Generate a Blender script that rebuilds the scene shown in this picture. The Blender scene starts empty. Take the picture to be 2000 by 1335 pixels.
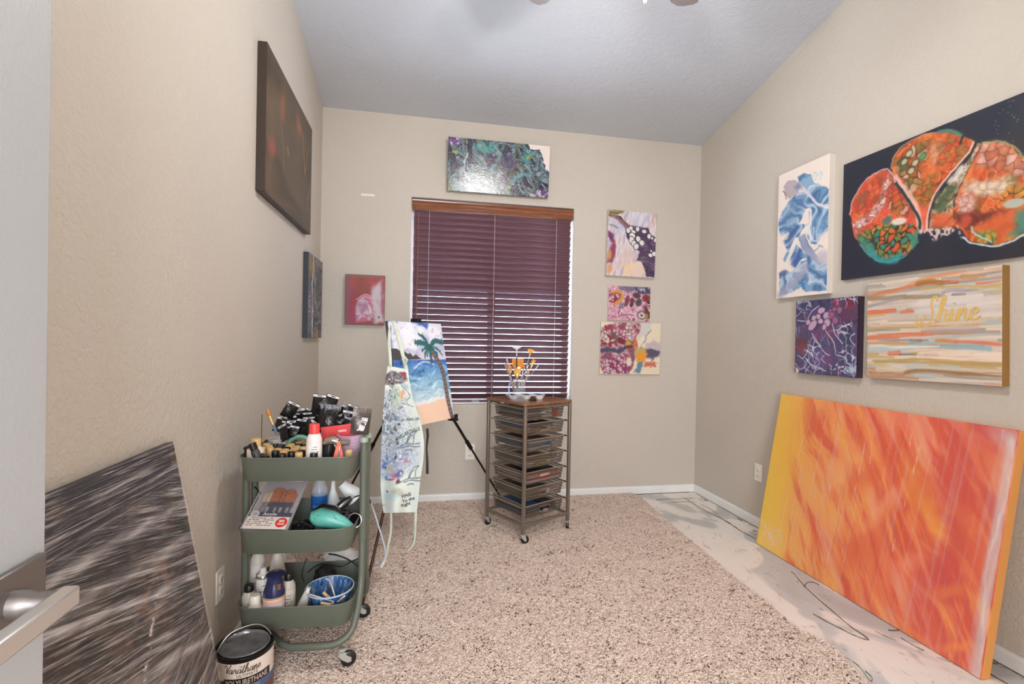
import bpy, bmesh, math, random
import numpy as np
from mathutils import Vector, Matrix
PI = math.pi
random.seed(7)
SC = bpy.context.scene
COL = SC.collection

# ------------------------------------------------------------------ camera
ROOM_W, ROOM_D, WALL_H, SLOPE = 2.850, 3.550, 2.745, 0.2036     # metres; ceiling rises towards the door
CAM = np.array([0.664, 0.0, 1.186])
FPX = 957.45                                                     # focal length in pixels of a 2000 px wide frame
YAW, PITCH, ROLL = 0.1905, -0.0062, 0.0197
_f = np.array([math.sin(YAW)*math.cos(PITCH), math.cos(YAW)*math.cos(PITCH), math.sin(PITCH)])
_r = np.array([math.cos(YAW), -math.sin(YAW), 0.0]); _u = np.cross(_r, _f)
CR = math.cos(ROLL)*_r + math.sin(ROLL)*_u; CU = -math.sin(ROLL)*_r + math.cos(ROLL)*_u; CF = _f
cam = bpy.data.objects.new('camera', bpy.data.cameras.new('camera')); COL.objects.link(cam)
cam.matrix_world = Matrix(((CR[0], CU[0], -CF[0], CAM[0]), (CR[1], CU[1], -CF[1], CAM[1]), (CR[2], CU[2], -CF[2], CAM[2]), (0, 0, 0, 1)))
cam.data.sensor_width = 36.0; cam.data.lens = 36.0*FPX/2000.0; cam.data.clip_start = 0.02
SC.camera = cam

# ------------------------------------------------------------------ light
SC.view_settings.view_transform = 'Standard'; SC.view_settings.look = 'None'
SC.view_settings.gamma = 1.0; SC.view_settings.exposure = -0.06
try: SC.view_settings.use_curve_mapping = False
except Exception: pass
wd = bpy.data.worlds.new('sky'); SC.world = wd; wd.use_nodes = True
wd.node_tree.nodes['Background'].inputs[0].default_value = (0.66, 0.79, 1.0, 1)
wd.node_tree.nodes['Background'].inputs[1].default_value = 12.0
FAN = (1.37, 1.55)                                               # fan centre on plan

def lamp(name, kind, loc, energy, col, size=0.1, rot=(0, 0, 0), sy=None):
    l = bpy.data.lights.new(name, kind); l.energy = energy; l.color = col
    if kind == 'AREA':
        l.size = size
        if sy: l.shape = 'RECTANGLE'; l.size_y = sy
    else: l.shadow_soft_size = size
    o = bpy.data.objects.new(name, l); COL.objects.link(o); o.location = loc; o.rotation_euler = rot
    return o
for k in range(3):                                               # bulbs of the fan's light kit
    a = math.radians(36 + 120*k)
    lamp('fan_bulb_light', 'POINT', (FAN[0]+0.168*math.cos(a), FAN[1]+0.168*math.sin(a), 2.459), (4.0, 23.0, 23.0)[k], (1.0, 0.985, 0.965), 0.028)
# two added area lights in the unseen hall, brightening the room through the doorway
lamp('hall_fill_light', 'AREA', (0.70, -1.86, 1.35), 112.0, (0.90, 0.97, 1.08), 1.2, (math.radians(90), 0, 0), 1.9)
lamp('hall_top_fill', 'AREA', (0.95, -0.9, 2.40), 14.0, (1.0, 0.99, 0.97), 0.9)

# ------------------------------------------------------------------ helpers
def lin(c):
    c = np.asarray(c, float)
    return np.where(c <= 0.04045, c/12.92, ((c+0.055)/1.055)**2.4)
def S(r, g, b, k=0.86):
    """surface colour from a 0-255 colour seen under the room's light"""
    return np.clip(lin(np.array([r, g, b])/255.0)/k, 0, 0.92)
def ray(px, py):
    return CF + (px-1000.0)/FPX*CR - (py-667.5)/FPX*CU
def at(px, py, ax, val):
    d = ray(px, py); return CAM + (val-CAM[ax])/d[ax]*d
def atp(px, py, n, p0):
    d = ray(px, py); n = np.asarray(n); return CAM + (n@(np.asarray(p0)-CAM))/(n@d)*d

MATS = {}
def nt(name):
    m = bpy.data.materials.new(name); m.use_nodes = True
    return m, m.node_tree.nodes, m.node_tree.links, m.node_tree.nodes['Principled BSDF']
def mat(name, col, rough=0.5, metal=0.0, bump=0.0, bscale=60.0, vary=0.0, vscale=8.0, coat=0.0, trans=0.0, ior=1.45, alpha=1.0, spec=0.5):
    """plain procedural material: colour with faint noise variation and optional fine relief"""
    if name in MATS: return MATS[name]
    m, n, l, p = nt(name)
    col = tuple(float(x) for x in col[:3])
    p.inputs['Base Color'].default_value = (*col, 1)
    p.inputs['Roughness'].default_value = rough; p.inputs['Metallic'].default_value = metal
    p.inputs['Coat Weight'].default_value = coat; p.inputs['Transmission Weight'].default_value = trans
    p.inputs['IOR'].default_value = ior; p.inputs['Alpha'].default_value = alpha
    p.inputs['Specular IOR Level'].default_value = spec
    tc = n.new('ShaderNodeTexCoord')
    if vary > 0:
        no = n.new('ShaderNodeTexNoise'); no.inputs['Scale'].default_value = vscale; no.inputs['Detail'].default_value = 5
        l.new(tc.outputs['Object'], no.inputs['Vector'])
        r = n.new('ShaderNodeValToRGB')
        r.color_ramp.elements[0].position = 0.3; r.color_ramp.elements[1].position = 0.7
        r.color_ramp.elements[0].color = (*[c*(1-vary) for c in col], 1); r.color_ramp.elements[1].color = (*[min(1, c*(1+vary)) for c in col], 1)
        l.new(no.outputs['Fac'], r.inputs['Fac']); l.new(r.outputs['Color'], p.inputs['Base Color'])
    if bump > 0:
        nb = n.new('ShaderNodeTexNoise'); nb.inputs['Scale'].default_value = bscale; nb.inputs['Detail'].default_value = 3
        l.new(tc.outputs['Object'], nb.inputs['Vector'])
        b = n.new('ShaderNodeBump'); b.inputs['Strength'].default_value = bump; b.inputs['Distance'].default_value = 0.01
        l.new(nb.outputs['Fac'], b.inputs['Height']); l.new(b.outputs['Normal'], p.inputs['Normal'])
    MATS[name] = m
    return m

class MB:
    """collects shapes and links them as ONE mesh object"""
    def __init__(self): self.v = []; self.f = []; self.m = []
    def add(self, vs, fs, m=0):
        o = len(self.v); self.v.extend([tuple(map(float, p)) for p in vs])
        for f in fs: self.f.append(tuple(i+o for i in f)); self.m.append(m)
        return self
    def box(self, c, s, rot=None, m=0):
        hx, hy, hz = s[0]/2, s[1]/2, s[2]/2
        vs = [Vector((x, y, z)) for x in (-hx, hx) for y in (-hy, hy) for z in (-hz, hz)]
        if rot is not None: vs = [rot @ p for p in vs]
        c = Vector(c); vs = [p+c for p in vs]
        return self.add(vs, [(0, 1, 3, 2), (4, 6, 7, 5), (0, 4, 5, 1), (2, 3, 7, 6), (0, 2, 6, 4), (1, 5, 7, 3)], m)
    def tube(self, pts, r, n=8, caps=True, m=0, closed=False, flat=None):
        pts = [Vector(p) for p in pts]; k = len(pts)
        rs = r if isinstance(r, (list, tuple)) else [r]*k
        tang = []
        for i in range(k):
            a = pts[(i-1) % k] if (i > 0 or closed) else pts[i]
            b = pts[(i+1) % k] if (i < k-1 or closed) else pts[i]
            tang.append((b-a).normalized())
        up = Vector((0, 0, 1)) if abs(tang[0].z) < 0.9 else Vector((1, 0, 0))
        nrm = (up - tang[0]*up.dot(tang[0])).normalized(); vs = []
        for i in range(k):
            nrm = (nrm - tang[i]*nrm.dot(tang[i])).normalized(); bi = tang[i].cross(nrm)
            for j in range(n):
                a = 2*PI*j/n; ca, sa = math.cos(a), math.sin(a)*(flat if flat else 1)
                vs.append(pts[i] + (nrm*ca+bi*sa)*rs[i])
        fs = []
        for i in range(k if closed else k-1):
            i2 = (i+1) % k
            for j in range(n): fs.append((i*n+j, i*n+(j+1) % n, i2*n+(j+1) % n, i2*n+j))
        if caps and not closed: fs += [tuple(reversed(range(n))), tuple((k-1)*n+j for j in range(n))]
        return self.add(vs, fs, m)
    def cyl(self, a, b, r, r2=None, n=16, m=0): return self.tube([a, b], [r, r if r2 is None else r2], n, True, m)
    def lathe(self, prof, n=20, o=(0, 0, 0), M=None, m=0, cap=True):
        vs = []; fs = []
        for (r, z) in prof:
            for j in range(n):
                p = Vector((r*math.cos(2*PI*j/n), r*math.sin(2*PI*j/n), z))
                if M is not None: p = M @ p
                vs.append(p+Vector(o))
        k = len(prof)
        for i in range(k-1):
            for j in range(n): fs.append((i*n+j, i*n+(j+1) % n, (i+1)*n+(j+1) % n, (i+1)*n+j))
        if cap: fs += [tuple(reversed(range(n))), tuple((k-1)*n+j for j in range(n))]
        return self.add(vs, fs, m)
    def prism(self, poly, h, M=None, m=0):
        """polygon in local xy extruded along z from 0 to h"""
        k = len(poly); vs = [Vector((p[0], p[1], 0)) for p in poly]+[Vector((p[0], p[1], h)) for p in poly]
        if M is not None: vs = [M @ p for p in vs]
        return self.add(vs, [tuple(reversed(range(k))), tuple(range(k, 2*k))]+[(i, (i+1) % k, (i+1) % k+k, i+k) for i in range(k)], m)
    def grid(self, P, m=0):
        ny, nx = len(P), len(P[0])
        return self.add([p for row in P for p in row], [(j*nx+i, j*nx+i+1, (j+1)*nx+i+1, (j+1)*nx+i) for j in range(ny-1) for i in range(nx-1)], m)
    def mesh(self, name, mats, smooth=True, ang=38):
        me = bpy.data.meshes.new(name); me.from_pydata(self.v, [], self.f)
        for x in (mats if isinstance(mats, (list, tuple)) else [mats]): me.materials.append(x)
        if any(self.m): me.polygons.foreach_set('material_index', self.m)
        if smooth:
            me.polygons.foreach_set('use_smooth', [True]*len(self.f)); me.set_sharp_from_angle(angle=math.radians(ang))
        me.update(); return me
    def build(self, name, mats, parent=None, bevel=0.0, smooth=True, segs=2, **kw):
        o = bpy.data.objects.new(name, self.mesh(name, mats, smooth)); COL.objects.link(o)
        if parent is not None: o.parent = parent
        if bevel > 0:
            b = o.modifiers.new('bevel', 'BEVEL'); b.width = bevel; b.segments = segs; b.limit_method = 'ANGLE'; b.angle_limit = math.radians(40)
        for k, v in kw.items(): o[k] = v
        return o
def tag(o, label=None, cat=None, group=None, kind=None):
    if label: o['label'] = label
    if cat: o['category'] = cat
    if group: o['group'] = group
    if kind: o['kind'] = kind
    return o
def thing(name, label, cat, loc=(0, 0, 0), rz=0.0, group=None, rot=None):
    o = bpy.data.objects.new(name, None); COL.objects.link(o); o.empty_display_size = 0.05
    o.location = loc; o.rotation_euler = rot if rot is not None else (0, 0, rz)
    return tag(o, label, cat, group)
def dup(o, loc=None, rz=None, label=None, group=None, parent=None, rot=None):
    c = o.copy(); COL.objects.link(c)
    if parent is not None: c.parent = parent
    if loc is not None: c.location = loc
    if rz is not None: c.rotation_euler = (0, 0, rz)
    if rot is not None: c.rotation_euler = rot
    if label: c['label'] = label
    if group: c['group'] = group
    for ch in list(o.children): dup(ch, parent=c)
    return c
def catmull(P, k=8):
    P = [np.asarray(p, float) for p in P]; Q = [2*P[0]-P[1]]+P+[2*P[-1]-P[-2]]; out = []
    for i in range(1, len(Q)-2):
        for j in range(k):
            t = j/k; a, b, c, d = Q[i-1], Q[i], Q[i+1], Q[i+2]
            out.append(0.5*((2*b)+(c-a)*t+(2*a-5*b+4*c-d)*t*t+(3*b-a-3*c+d)*t**3))
    out.append(P[-1]); return out
def axes(o, R_, U_, N_, pos):
    """orient an object so local x=R_, y=U_, z=N_ at pos"""
    o.matrix_world = Matrix(((R_[0], U_[0], N_[0], pos[0]), (R_[1], U_[1], N_[1], pos[1]), (R_[2], U_[2], N_[2], pos[2]), (0, 0, 0, 1)))
def text(body, size, m, parent, M, name='lettering', ext=0.0002, shear=0.0, bold=0.0, align='CENTER', bend=None, sx=1.0):
    c = bpy.data.curves.new(name, 'FONT'); c.body = body; c.size = size; c.extrude = ext; c.shear = shear; c.offset = bold
    c.align_x = align; c.align_y = 'CENTER'; c.resolution_u = 3
    t = bpy.data.objects.new(name, c); COL.objects.link(t)
    bpy.context.view_layer.update()
    me = bpy.data.meshes.new_from_object(t.evaluated_get(bpy.context.evaluated_depsgraph_get()))
    COL.objects.unlink(t); bpy.data.objects.remove(t)
    for v in me.vertices:
        p = Vector((v.co.x*sx, v.co.y, v.co.z))
        v.co = bend(p) if bend else M @ p
    me.materials.clear(); me.materials.append(m); me.name = name
    o = bpy.data.objects.new(name, me); COL.objects.link(o); o.parent = parent
    return o
GLYPH = {  # handwriting strokes, x-height 1
 'h': ([[(0, .1), (.5, 1.6), (.55, 2.1), (.36, 2.2), (.25, 1.6), (.2, 0)], [(.2, 0), (.3, .7), (.6, 1), (.76, .8), (.7, .2), (.85, 0), (1.1, .3)]], 1.05),
 'a': ([[(.8, .85), (.5, 1), (.15, .7), (.1, .2), (.35, 0), (.65, .3), (.82, .95)], [(.82, .95), (.76, .2), (.9, 0), (1.1, .25)]], 1.05),
 'r': ([[(0, .2), (.3, 1.05), (.4, .8), (.65, .85), (.65, .2), (.8, 0), (1, .25)]], .95),
 't': ([[(0, .2), (.3, 1.2), (.4, 1.9), (.25, 1), (.2, .2), (.4, 0), (.65, .25)], [(0, 1.2), (.65, 1.25)]], .6),
 'n': ([[(0, .2), (.2, 1), (.15, 0)], [(.17, .3), (.45, .95), (.66, .9), (.62, .2), (.8, 0), (1, .25)]], .98),
 'e': ([[(0, .25), (.4, .45), (.6, .75), (.45, 1), (.2, .8), (.12, .3), (.4, 0), (.85, .3)]], .8),
 'i': ([[(0, .2), (.2, 1), (.18, .2), (.35, 0), (.55, .25)], [(.27, 1.4), (.3, 1.52)]], .55),
 'V': ([[(-.25, 1.5), (-.1, 1.95), (.2, 2.1), (.42, 1.7), (.6, 0)], [(.6, 0), (1.0, 1.4), (1.35, 2.25)]], 1.05),
 'S': ([[(1.25, 1.75), (1.15, 2.2), (.85, 2.1), (.75, 1.5), (.95, .8), (.8, -.1), (.2, -.55), (-.35, -.2), (-.4, .5)], [(-.1, -.3), (.35, .6)]], 1.35)}
def script_word(word, size, w, f, mb, slant=0.22):
    """pen strokes as thin ribbons, f maps (x,y,lift) on the surface to a point"""
    x0 = 0.0; lift = 0.0
    for ch in word:
        for st in GLYPH[ch][0]:
            P = catmull(st, 5); L = []; Rr = []; lift += 0.00008
            for i, p in enumerate(P):
                d = P[min(i+1, len(P)-1)]-P[max(i-1, 0)]; d = d/(np.linalg.norm(d)+1e-9)
                ww = w*(0.45+0.75*abs(d[1]))
                nx, ny = -d[1]*ww/2, d[0]*ww/2; X = x0+p[0]+slant*p[1]; Y = p[1]
                lift += 0.000006; L.append(f((X+nx)*size, (Y+ny)*size, lift)); Rr.append(f((X-nx)*size, (Y-ny)*size, lift))
            mb.grid([L, Rr])
        x0 += GLYPH[ch][1]
    return x0*size

# ------------------------------------------------------------------ noise for painted surfaces
def pn(x, y, seed=0):
    xi, yi = np.floor(x), np.floor(y); xf, yf = x-xi, y-yi
    def g(ix, iy, dx, dy):
        h = np.sin(ix*127.1+iy*311.7+seed*74.7)*43758.5453; a = (h-np.floor(h))*2*PI
        return np.cos(a)*dx+np.sin(a)*dy
    u = xf*xf*xf*(xf*(xf*6-15)+10); v = yf*yf*yf*(yf*(yf*6-15)+10)
    a = g(xi, yi, xf, yf); b = g(xi+1, yi, xf-1, yf); c = g(xi, yi+1, xf, yf-1); d = g(xi+1, yi+1, xf-1, yf-1)
    return (a+(b-a)*u)+((c+(d-c)*u)-(a+(b-a)*u))*v
def fbm(x, y, seed=0, o=4, g=0.5):
    t = 0; a = 1.0
    for k in range(o): t = t+a*pn(x*2**k, y*2**k, seed+k*13); a *= g
    return t
def vor(x, y, seed=0, jit=0.9):
    xi, yi = np.floor(x), np.floor(y); f1 = np.full(x.shape, 9.0); f2 = f1.copy(); cid = np.zeros(x.shape)
    for i in (-1, 0, 1):
        for j in (-1, 0, 1):
            cx, cy = xi+i, yi+j
            h1 = np.sin(cx*157.3+cy*113.5+seed*31.7)*43758.5453; h2 = np.sin(cx*269.5+cy*183.3+seed*57.1)*43758.5453
            h1 -= np.floor(h1); h2 -= np.floor(h2)
            d = np.hypot(cx+0.5+(h1-.5)*jit-x, cy+0.5+(h2-.5)*jit-y)
            n1 = d < f1; f2 = np.where(n1, f1, np.minimum(f2, d)); cid = np.where(n1, (h1*7.13+h2*3.7) % 1, cid); f1 = np.where(n1, d, f1)
    return f1, f2, cid
def sst(e0, e1, x):
    t = np.clip((x-e0)/(e1-e0), 0, 1); return t*t*(3-2*t)
def ramp(t, stops):
    xs = [s[0] for s in stops]; return np.stack([np.interp(t, xs, [s[1][k] for s in stops]) for k in range(3)], -1)
class Paint:
    """one painted face: s,t metres from its top left corner; colours 0-255 as seen in the lit room"""
    def __init__(self, w, h, step, q):
        self.w, self.h = w, h; self.nx = max(8, int(w/step)); self.ny = max(8, int(h/step))
        self.s, self.t = np.meshgrid(np.linspace(0, w, self.nx), np.linspace(0, h, self.ny))
        self.c = np.zeros((self.ny, self.nx, 3)); self.q = q
    def fill(self, col): self.c[:] = col
    def mix(self, mask, col):
        col = np.asarray(col, float); m = np.clip(mask, 0, 1)[..., None]; self.c = self.c*(1-m)+col*m
    def P(self, pts): return [self.q(*p) for p in pts]
    def dist(self, pts, ss=None, tt=None, closed=False):
        s = self.s if ss is None else ss; t = self.t if tt is None else tt
        d = np.full(s.shape, 9.0); n = len(pts); par = np.zeros(s.shape)
        best = np.full(s.shape, 9.0)
        for i in range(n if closed else n-1):
            a, b = np.array(pts[i]), np.array(pts[(i+1) % n]); e = b-a
            h = np.clip(((s-a[0])*e[0]+(t-a[1])*e[1])/(e@e+1e-12), 0, 1)
            dd = np.hypot(s-a[0]-h*e[0], t-a[1]-h*e[1]); d = np.minimum(d, dd)
        return d
    def sdf(self, pts, ss=None, tt=None):
        s = self.s if ss is None else ss; t = self.t if tt is None else tt
        d = self.dist(pts, s, t, True); inside = np.zeros(s.shape, bool); n = len(pts)
        for i in range(n):
            (x1, y1), (x2, y2) = pts[i], pts[(i+1) % n]
            if y1 != y2: inside ^= ((y1 > t) != (y2 > t)) & (s < (x2-x1)*(t-y1)/(y2-y1)+x1)
        return np.where(inside, -d, d)
    def wob(self, amp, sc, seed):
        return self.s+amp*fbm(self.s*sc, self.t*sc, seed, 3), self.t+amp*fbm(self.s*sc+7, self.t*sc, seed+5, 3)
    def poly(self, pts, soft=0.004, amp=0.006, sc=30, seed=1):
        a, b = self.wob(amp, sc, seed); return sst(soft, -soft, self.sdf(self.P(pts), a, b))
    def line(self, pts, w, soft=0.002, amp=0.003, sc=30, seed=1, smooth=True):
        a, b = self.wob(amp, sc, seed); P = self.P(pts)
        if smooth and len(P) > 2: P = catmull(P, 4)
        return sst(w/2+soft, w/2-soft, self.dist(P, a, b))
    def ell(self, px, py, rx, ry, ang=0, soft=0.15, amp=0.0, sc=30, seed=2):
        a, b = self.wob(amp, sc, seed) if amp else (self.s, self.t); x, y = self.q(px, py); c, n = math.cos(ang), math.sin(ang)
        u = ((a-x)*c+(b-y)*n)/rx; v = (-(a-x)*n+(b-y)*c)/ry
        return sst(1+soft, 1-soft, np.hypot(u, v))
def canvas(name, label, R_, U_, N_, tl, w, h, t, paint, step, rough=0.35, coat=0.15, bump=0.25, bscale=250, edge=None, cat='painting', back=(210, 195, 170), group=None):
    """stretched canvas whose FRONT top-left corner is tl; the face is a fine grid carrying the paint"""
    R_, U_, N_ = np.array(R_, float), np.array(U_, float), np.array(N_, float); tl = np.array(tl, float)
    def q(px, py):
        p = atp(px, py, N_, tl)-tl; return (float(p@R_), float(-p@U_))
    pa = Paint(w, h, step, q); paint(pa)
    nx, ny = pa.nx, pa.ny; cc = np.clip(pa.c, 0, 255)
    X = (pa.s-w/2).ravel(); Y = (h/2-pa.t).ravel(); vs = np.stack([X, Y, np.zeros_like(X)], -1)
    cols = lin(cc.reshape(-1, 3)/255.0)/0.86
    loop = [i for i in range(nx)]+[j*nx+nx-1 for j in range(1, ny)]+[(ny-1)*nx+i for i in range(nx-2, -1, -1)]+[j*nx for j in range(ny-2, 0, -1)]
    ec = cols[loop] if edge is None else np.tile(lin(np.array(edge)/255.0)/0.86, (len(loop), 1))
    V = [vs]; Cc = [cols]; n0 = nx*ny; rim = vs[loop].copy()
    r1 = rim.copy(); r1[:, 2] = -0.0005; V.append(r1); Cc.append(ec)
    r2 = rim.copy(); r2[:, 2] = -t; V.append(r2); Cc.append(ec)
    k = len(loop); idx = np.arange(n0).reshape(ny, nx)
    F = np.stack([idx[:-1, :-1], idx[1:, :-1], idx[1:, 1:], idx[:-1, 1:]], -1).reshape(-1, 4)
    i = np.arange(k); j = (i+1) % k; L = np.array(loop)
    F1 = np.stack([L[i], L[j], n0+j, n0+i], -1); F2 = np.stack([n0+i, n0+j, n0+k+j, n0+k+i], -1)
    V = np.concatenate(V); F = np.concatenate([F, F1, F2]); Cc = np.concatenate(Cc)
    me = bpy.data.meshes.new(name); nv = len(V); nf = len(F)
    me.vertices.add(nv); me.vertices.foreach_set('co', V.ravel())
    corners = [n0+k, n0+k+nx-1, n0+k+nx+ny-2, n0+k+2*nx+ny-3]
    me.loops.add(nf*4+4); me.polygons.add(nf+1)
    me.loops.foreach_set('vertex_index', np.concatenate([F.ravel(), corners]).astype(np.int32))
    me.polygons.foreach_set('loop_start', np.arange(nf+1, dtype=np.int32)*4)
    me.update(calc_edges=True); me.validate()
    ca = me.color_attributes.new('paint', 'FLOAT_COLOR', 'POINT')
    ca.data.foreach_set('color', np.concatenate([np.clip(Cc, 0, 0.92), np.ones((nv, 1))], 1).astype(np.float32).ravel())
    me.materials.append(paint_mat(rough, coat, bump, bscale))
    o = bpy.data.objects.new(name, me); COL.objects.link(o)
    pos = tl+R_*w/2-U_*h/2; axes(o, R_, U_, N_, pos)
    tag(o, label, cat, group); o.data.name = name
    return o, pa
def paint_mat(rough, coat, bump, bscale):
    key = 'paint_%g_%g_%g_%g' % (rough, coat, bump, bscale)
    if key in MATS: return MATS[key]
    m, n, l, p = nt('dried_paint')
    a = n.new('ShaderNodeVertexColor'); a.layer_name = 'paint'; l.new(a.outputs['Color'], p.inputs['Base Color'])
    p.inputs['Roughness'].default_value = rough; p.inputs['Coat Weight'].default_value = coat; p.inputs['Coat Roughness'].default_value = 0.08
    tc = n.new('ShaderNodeTexCoord'); no = n.new('ShaderNodeTexNoise'); no.inputs['Scale'].default_value = bscale; no.inputs['Detail'].default_value = 3
    l.new(tc.outputs['Object'], no.inputs['Vector']); b = n.new('ShaderNodeBump'); b.inputs['Strength'].default_value = bump; b.inputs['Distance'].default_value = 0.003
    l.new(no.outputs['Fac'], b.inputs['Height']); l.new(b.outputs['Normal'], p.inputs['Normal']); l.new(b.outputs['Normal'], p.inputs['Coat Normal'])
    MATS[key] = m; return m

# ================================================================== the room
def wall_mat(name, col, bs=0.30, sc=55, tint=None):
    m, n, l, p = nt(name); p.inputs['Roughness'].default_value = 0.62; p.inputs['Specular IOR Level'].default_value = 0.3
    tc = n.new('ShaderNodeTexCoord'); a = n.new('ShaderNodeTexNoise'); a.inputs['Scale'].default_value = sc; a.inputs['Detail'].default_value = 4; a.inputs['Distortion'].default_value = 0.8
    v = n.new('ShaderNodeTexNoise'); v.inputs['Scale'].default_value = 1.1; v.inputs['Detail'].default_value = 3
    l.new(tc.outputs['Object'], a.inputs['Vector']); l.new(tc.outputs['Object'], v.inputs['Vector'])
    r = n.new('ShaderNodeValToRGB'); r.color_ramp.elements[0].position = 0.42; r.color_ramp.elements[1].position = 0.62
    l.new(a.outputs['Fac'], r.inputs['Fac'])
    b = n.new('ShaderNodeBump'); b.inputs['Strength'].default_value = bs; b.inputs['Distance'].default_value = 0.004
    l.new(r.outputs['Color'], b.inputs['Height']); l.new(b.outputs['Normal'], p.inputs['Normal'])
    c = n.new('ShaderNodeValToRGB'); c.color_ramp.elements[0].position = 0.3; c.color_ramp.elements[1].position = 0.75
    c.color_ramp.elements[0].color = (*[x*0.97 for x in col], 1); c.color_ramp.elements[1].color = (*[min(1, x*1.03) for x in col], 1)
    l.new(v.outputs['Fac'], c.inputs['Fac']); l.new(c.outputs['Color'], p.inputs['Base Color'])
    return m
WALL = wall_mat('beige_wall_paint', S(191, 182, 170))
CEIL = wall_mat('grey_ceiling_paint', S(186, 189, 194), 0.35, 34)
TRIM = mat('white_trim_paint', S(218, 218, 214), 0.4, vary=0.04, vscale=5)
WHITE = mat('white_plastic', S(226, 222, 212), 0.35)

Y0 = -0.12                                                       # inner face of the wall with the doorway
def ceil_z(y): return WALL_H+SLOPE*(ROOM_D-y)
def struct(name, mb, m, **kw): return mb.build(name, m, smooth=kw.pop('smooth', False), kind='structure', **kw)

# floor: patched concrete under the torn-back carpet
m, n, l, p = nt('patched_concrete'); tc = n.new('ShaderNodeTexCoord'); p.inputs['Roughness'].default_value = 0.6
mp = n.new('ShaderNodeMapping'); mp.inputs['Scale'].default_value = (1, 0.55, 1); mp.inputs['Rotation'].default_value = (0, 0, 0.4)
l.new(tc.outputs['Object'], mp.inputs['Vector'])
a = n.new('ShaderNodeTexNoise'); a.inputs['Scale'].default_value = 2.3; a.inputs['Detail'].default_value = 3; a.inputs['Distortion'].default_value = 1.2
l.new(mp.outputs['Vector'], a.inputs['Vector'])
r = n.new('ShaderNodeValToRGB'); e = r.color_ramp.elements
e[0].position = 0.36; e[0].color = (*S(182, 178, 176), 1); e[1].position = 0.62; e[1].color = (*S(230, 222, 214), 1)
x = e.new(0.47); x.color = (*S(196, 193, 190), 1); x = e.new(0.5); x.color = (*S(226, 217, 208), 1)
l.new(a.outputs['Fac'], r.inputs['Fac'])
b = n.new('ShaderNodeTexNoise'); b.inputs['Scale'].default_value = 13; b.inputs['Detail'].default_value = 6; b.inputs['Distortion'].default_value = 2.5
l.new(mp.outputs['Vector'], b.inputs['Vector'])
r2 = n.new('ShaderNodeValToRGB'); r2.color_ramp.elements[0].position = 0.28; r2.color_ramp.elements[0].color = (0.52, 0.47, 0.42, 1); r2.color_ramp.elements[1].position = 0.4; r2.color_ramp.elements[1].color = (1, 1, 1, 1)
l.new(b.outputs['Fac'], r2.inputs['Fac'])
mx = n.new('ShaderNodeMixRGB'); mx.blend_type = 'MULTIPLY'; mx.inputs[0].default_value = 0.7
l.new(r.outputs['Color'], mx.inputs[1]); l.new(r2.outputs['Color'], mx.inputs[2]); l.new(mx.outputs['Color'], p.inputs['Base Color'])
bp = n.new('ShaderNodeBump'); bp.inputs['Strength'].default_value = 0.15; bp.inputs['Distance'].default_value = 0.01
l.new(b.outputs['Fac'], bp.inputs['Height']); l.new(bp.outputs['Normal'], p.inputs['Normal'])
FLOORM = m
floor = struct('floor', MB().box((1.4, 0.9, -0.05), (3.6, 5.6, 0.1)), FLOORM)
GLUE = mat('dried_brown_adhesive', S(92, 74, 54), 0.55, bump=0.5, bscale=90, vary=0.4, vscale=30)
def fl(px, py): return at(px, py, 2, 0.0015)
for pts, w in [([(1337, 971), (1355, 984), (1378, 997), (1395, 1006), (1420, 1018), (1443, 1034), (1476, 1052)], .007),
               ([(1281, 976), (1300, 974), (1330, 974), (1352, 972)], .004), ([(1370, 985), (1392, 996), (1415, 1016), (1440, 1030)], .003),
               ([(1545, 1115), (1552, 1121), (1566, 1138), (1590, 1162), (1625, 1192), (1660, 1222), (1695, 1246), (1690, 1248), (1668, 1240), (1640, 1226), (1612, 1212), (1588, 1198)], .006),
               ([(1570, 1146), (1577, 1137), (1590, 1137), (1600, 1142)], .007), ([(1735, 1230), (1745, 1231), (1756, 1230)], .008),
               ([(1690, 1310), (1703, 1322), (1702, 1330), (1694, 1322), (1680, 1303), (1665, 1290)], .005),
               ([(1710, 1232), (1730, 1242), (1750, 1250)], .003), ([(1470, 1035), (1480, 1038)], .006), ([(1760, 1245), (1785, 1260), (1805, 1270)], .004),
               ([(1922, 1286), (1935, 1294), (1950, 1296)], .012), ([(1918, 1305), (1945, 1322), (1970, 1336)], .006), ([(1916, 1312), (1932, 1322)], .008),
               ([(1310, 980), (1345, 979), (1360, 982)], .003), ([(1375, 976), (1382, 978)], .008), ([(1440, 1012), (1450, 1017)], .009)]:
    P = [fl(*q) for q in pts]; P = catmull(P, 4); rs = [w*(0.26+0.3*random.random()) for _ in P]
    MB().tube(P, rs, 6, flat=0.3).build('adhesive_line', GLUE, floor)

# walls
def side_wall(name, x0, x1):
    y0, y1 = Y0-0.1, ROOM_D+0.16
    vs = [(x, y, z) for x in (x0, x1) for (y, z) in ((y0, 0), (y1, 0), (y1, ceil_z(y1)+.05), (y0, ceil_z(y0)+.05))]
    return struct(name, MB().add(vs, [(0, 1, 2, 3), (7, 6, 5, 4), (0, 4, 5, 1), (1, 5, 6, 2), (2, 6, 7, 3), (3, 7, 4, 0)]), WALL)
side_wall('wall_left', -0.1, 0.0); side_wall('wall_right', ROOM_W, ROOM_W+0.1)
WX0, WX1, WZ0, WZ1 = 0.607, 1.806, 0.706, 2.176                  # window opening
def ring(y, g): return [(WX0-g, y, WZ0-g), (WX1+g, y, WZ0-g), (WX1+g, y, WZ1+g), (WX0-g, y, WZ1+g)]
mb = MB(); yb = ROOM_D+0.16
out = [(-.02, ROOM_D, 0), (ROOM_W+.02, ROOM_D, 0), (ROOM_W+.02, ROOM_D, WALL_H+.02), (-.02, ROOM_D, WALL_H+.02)]
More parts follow.
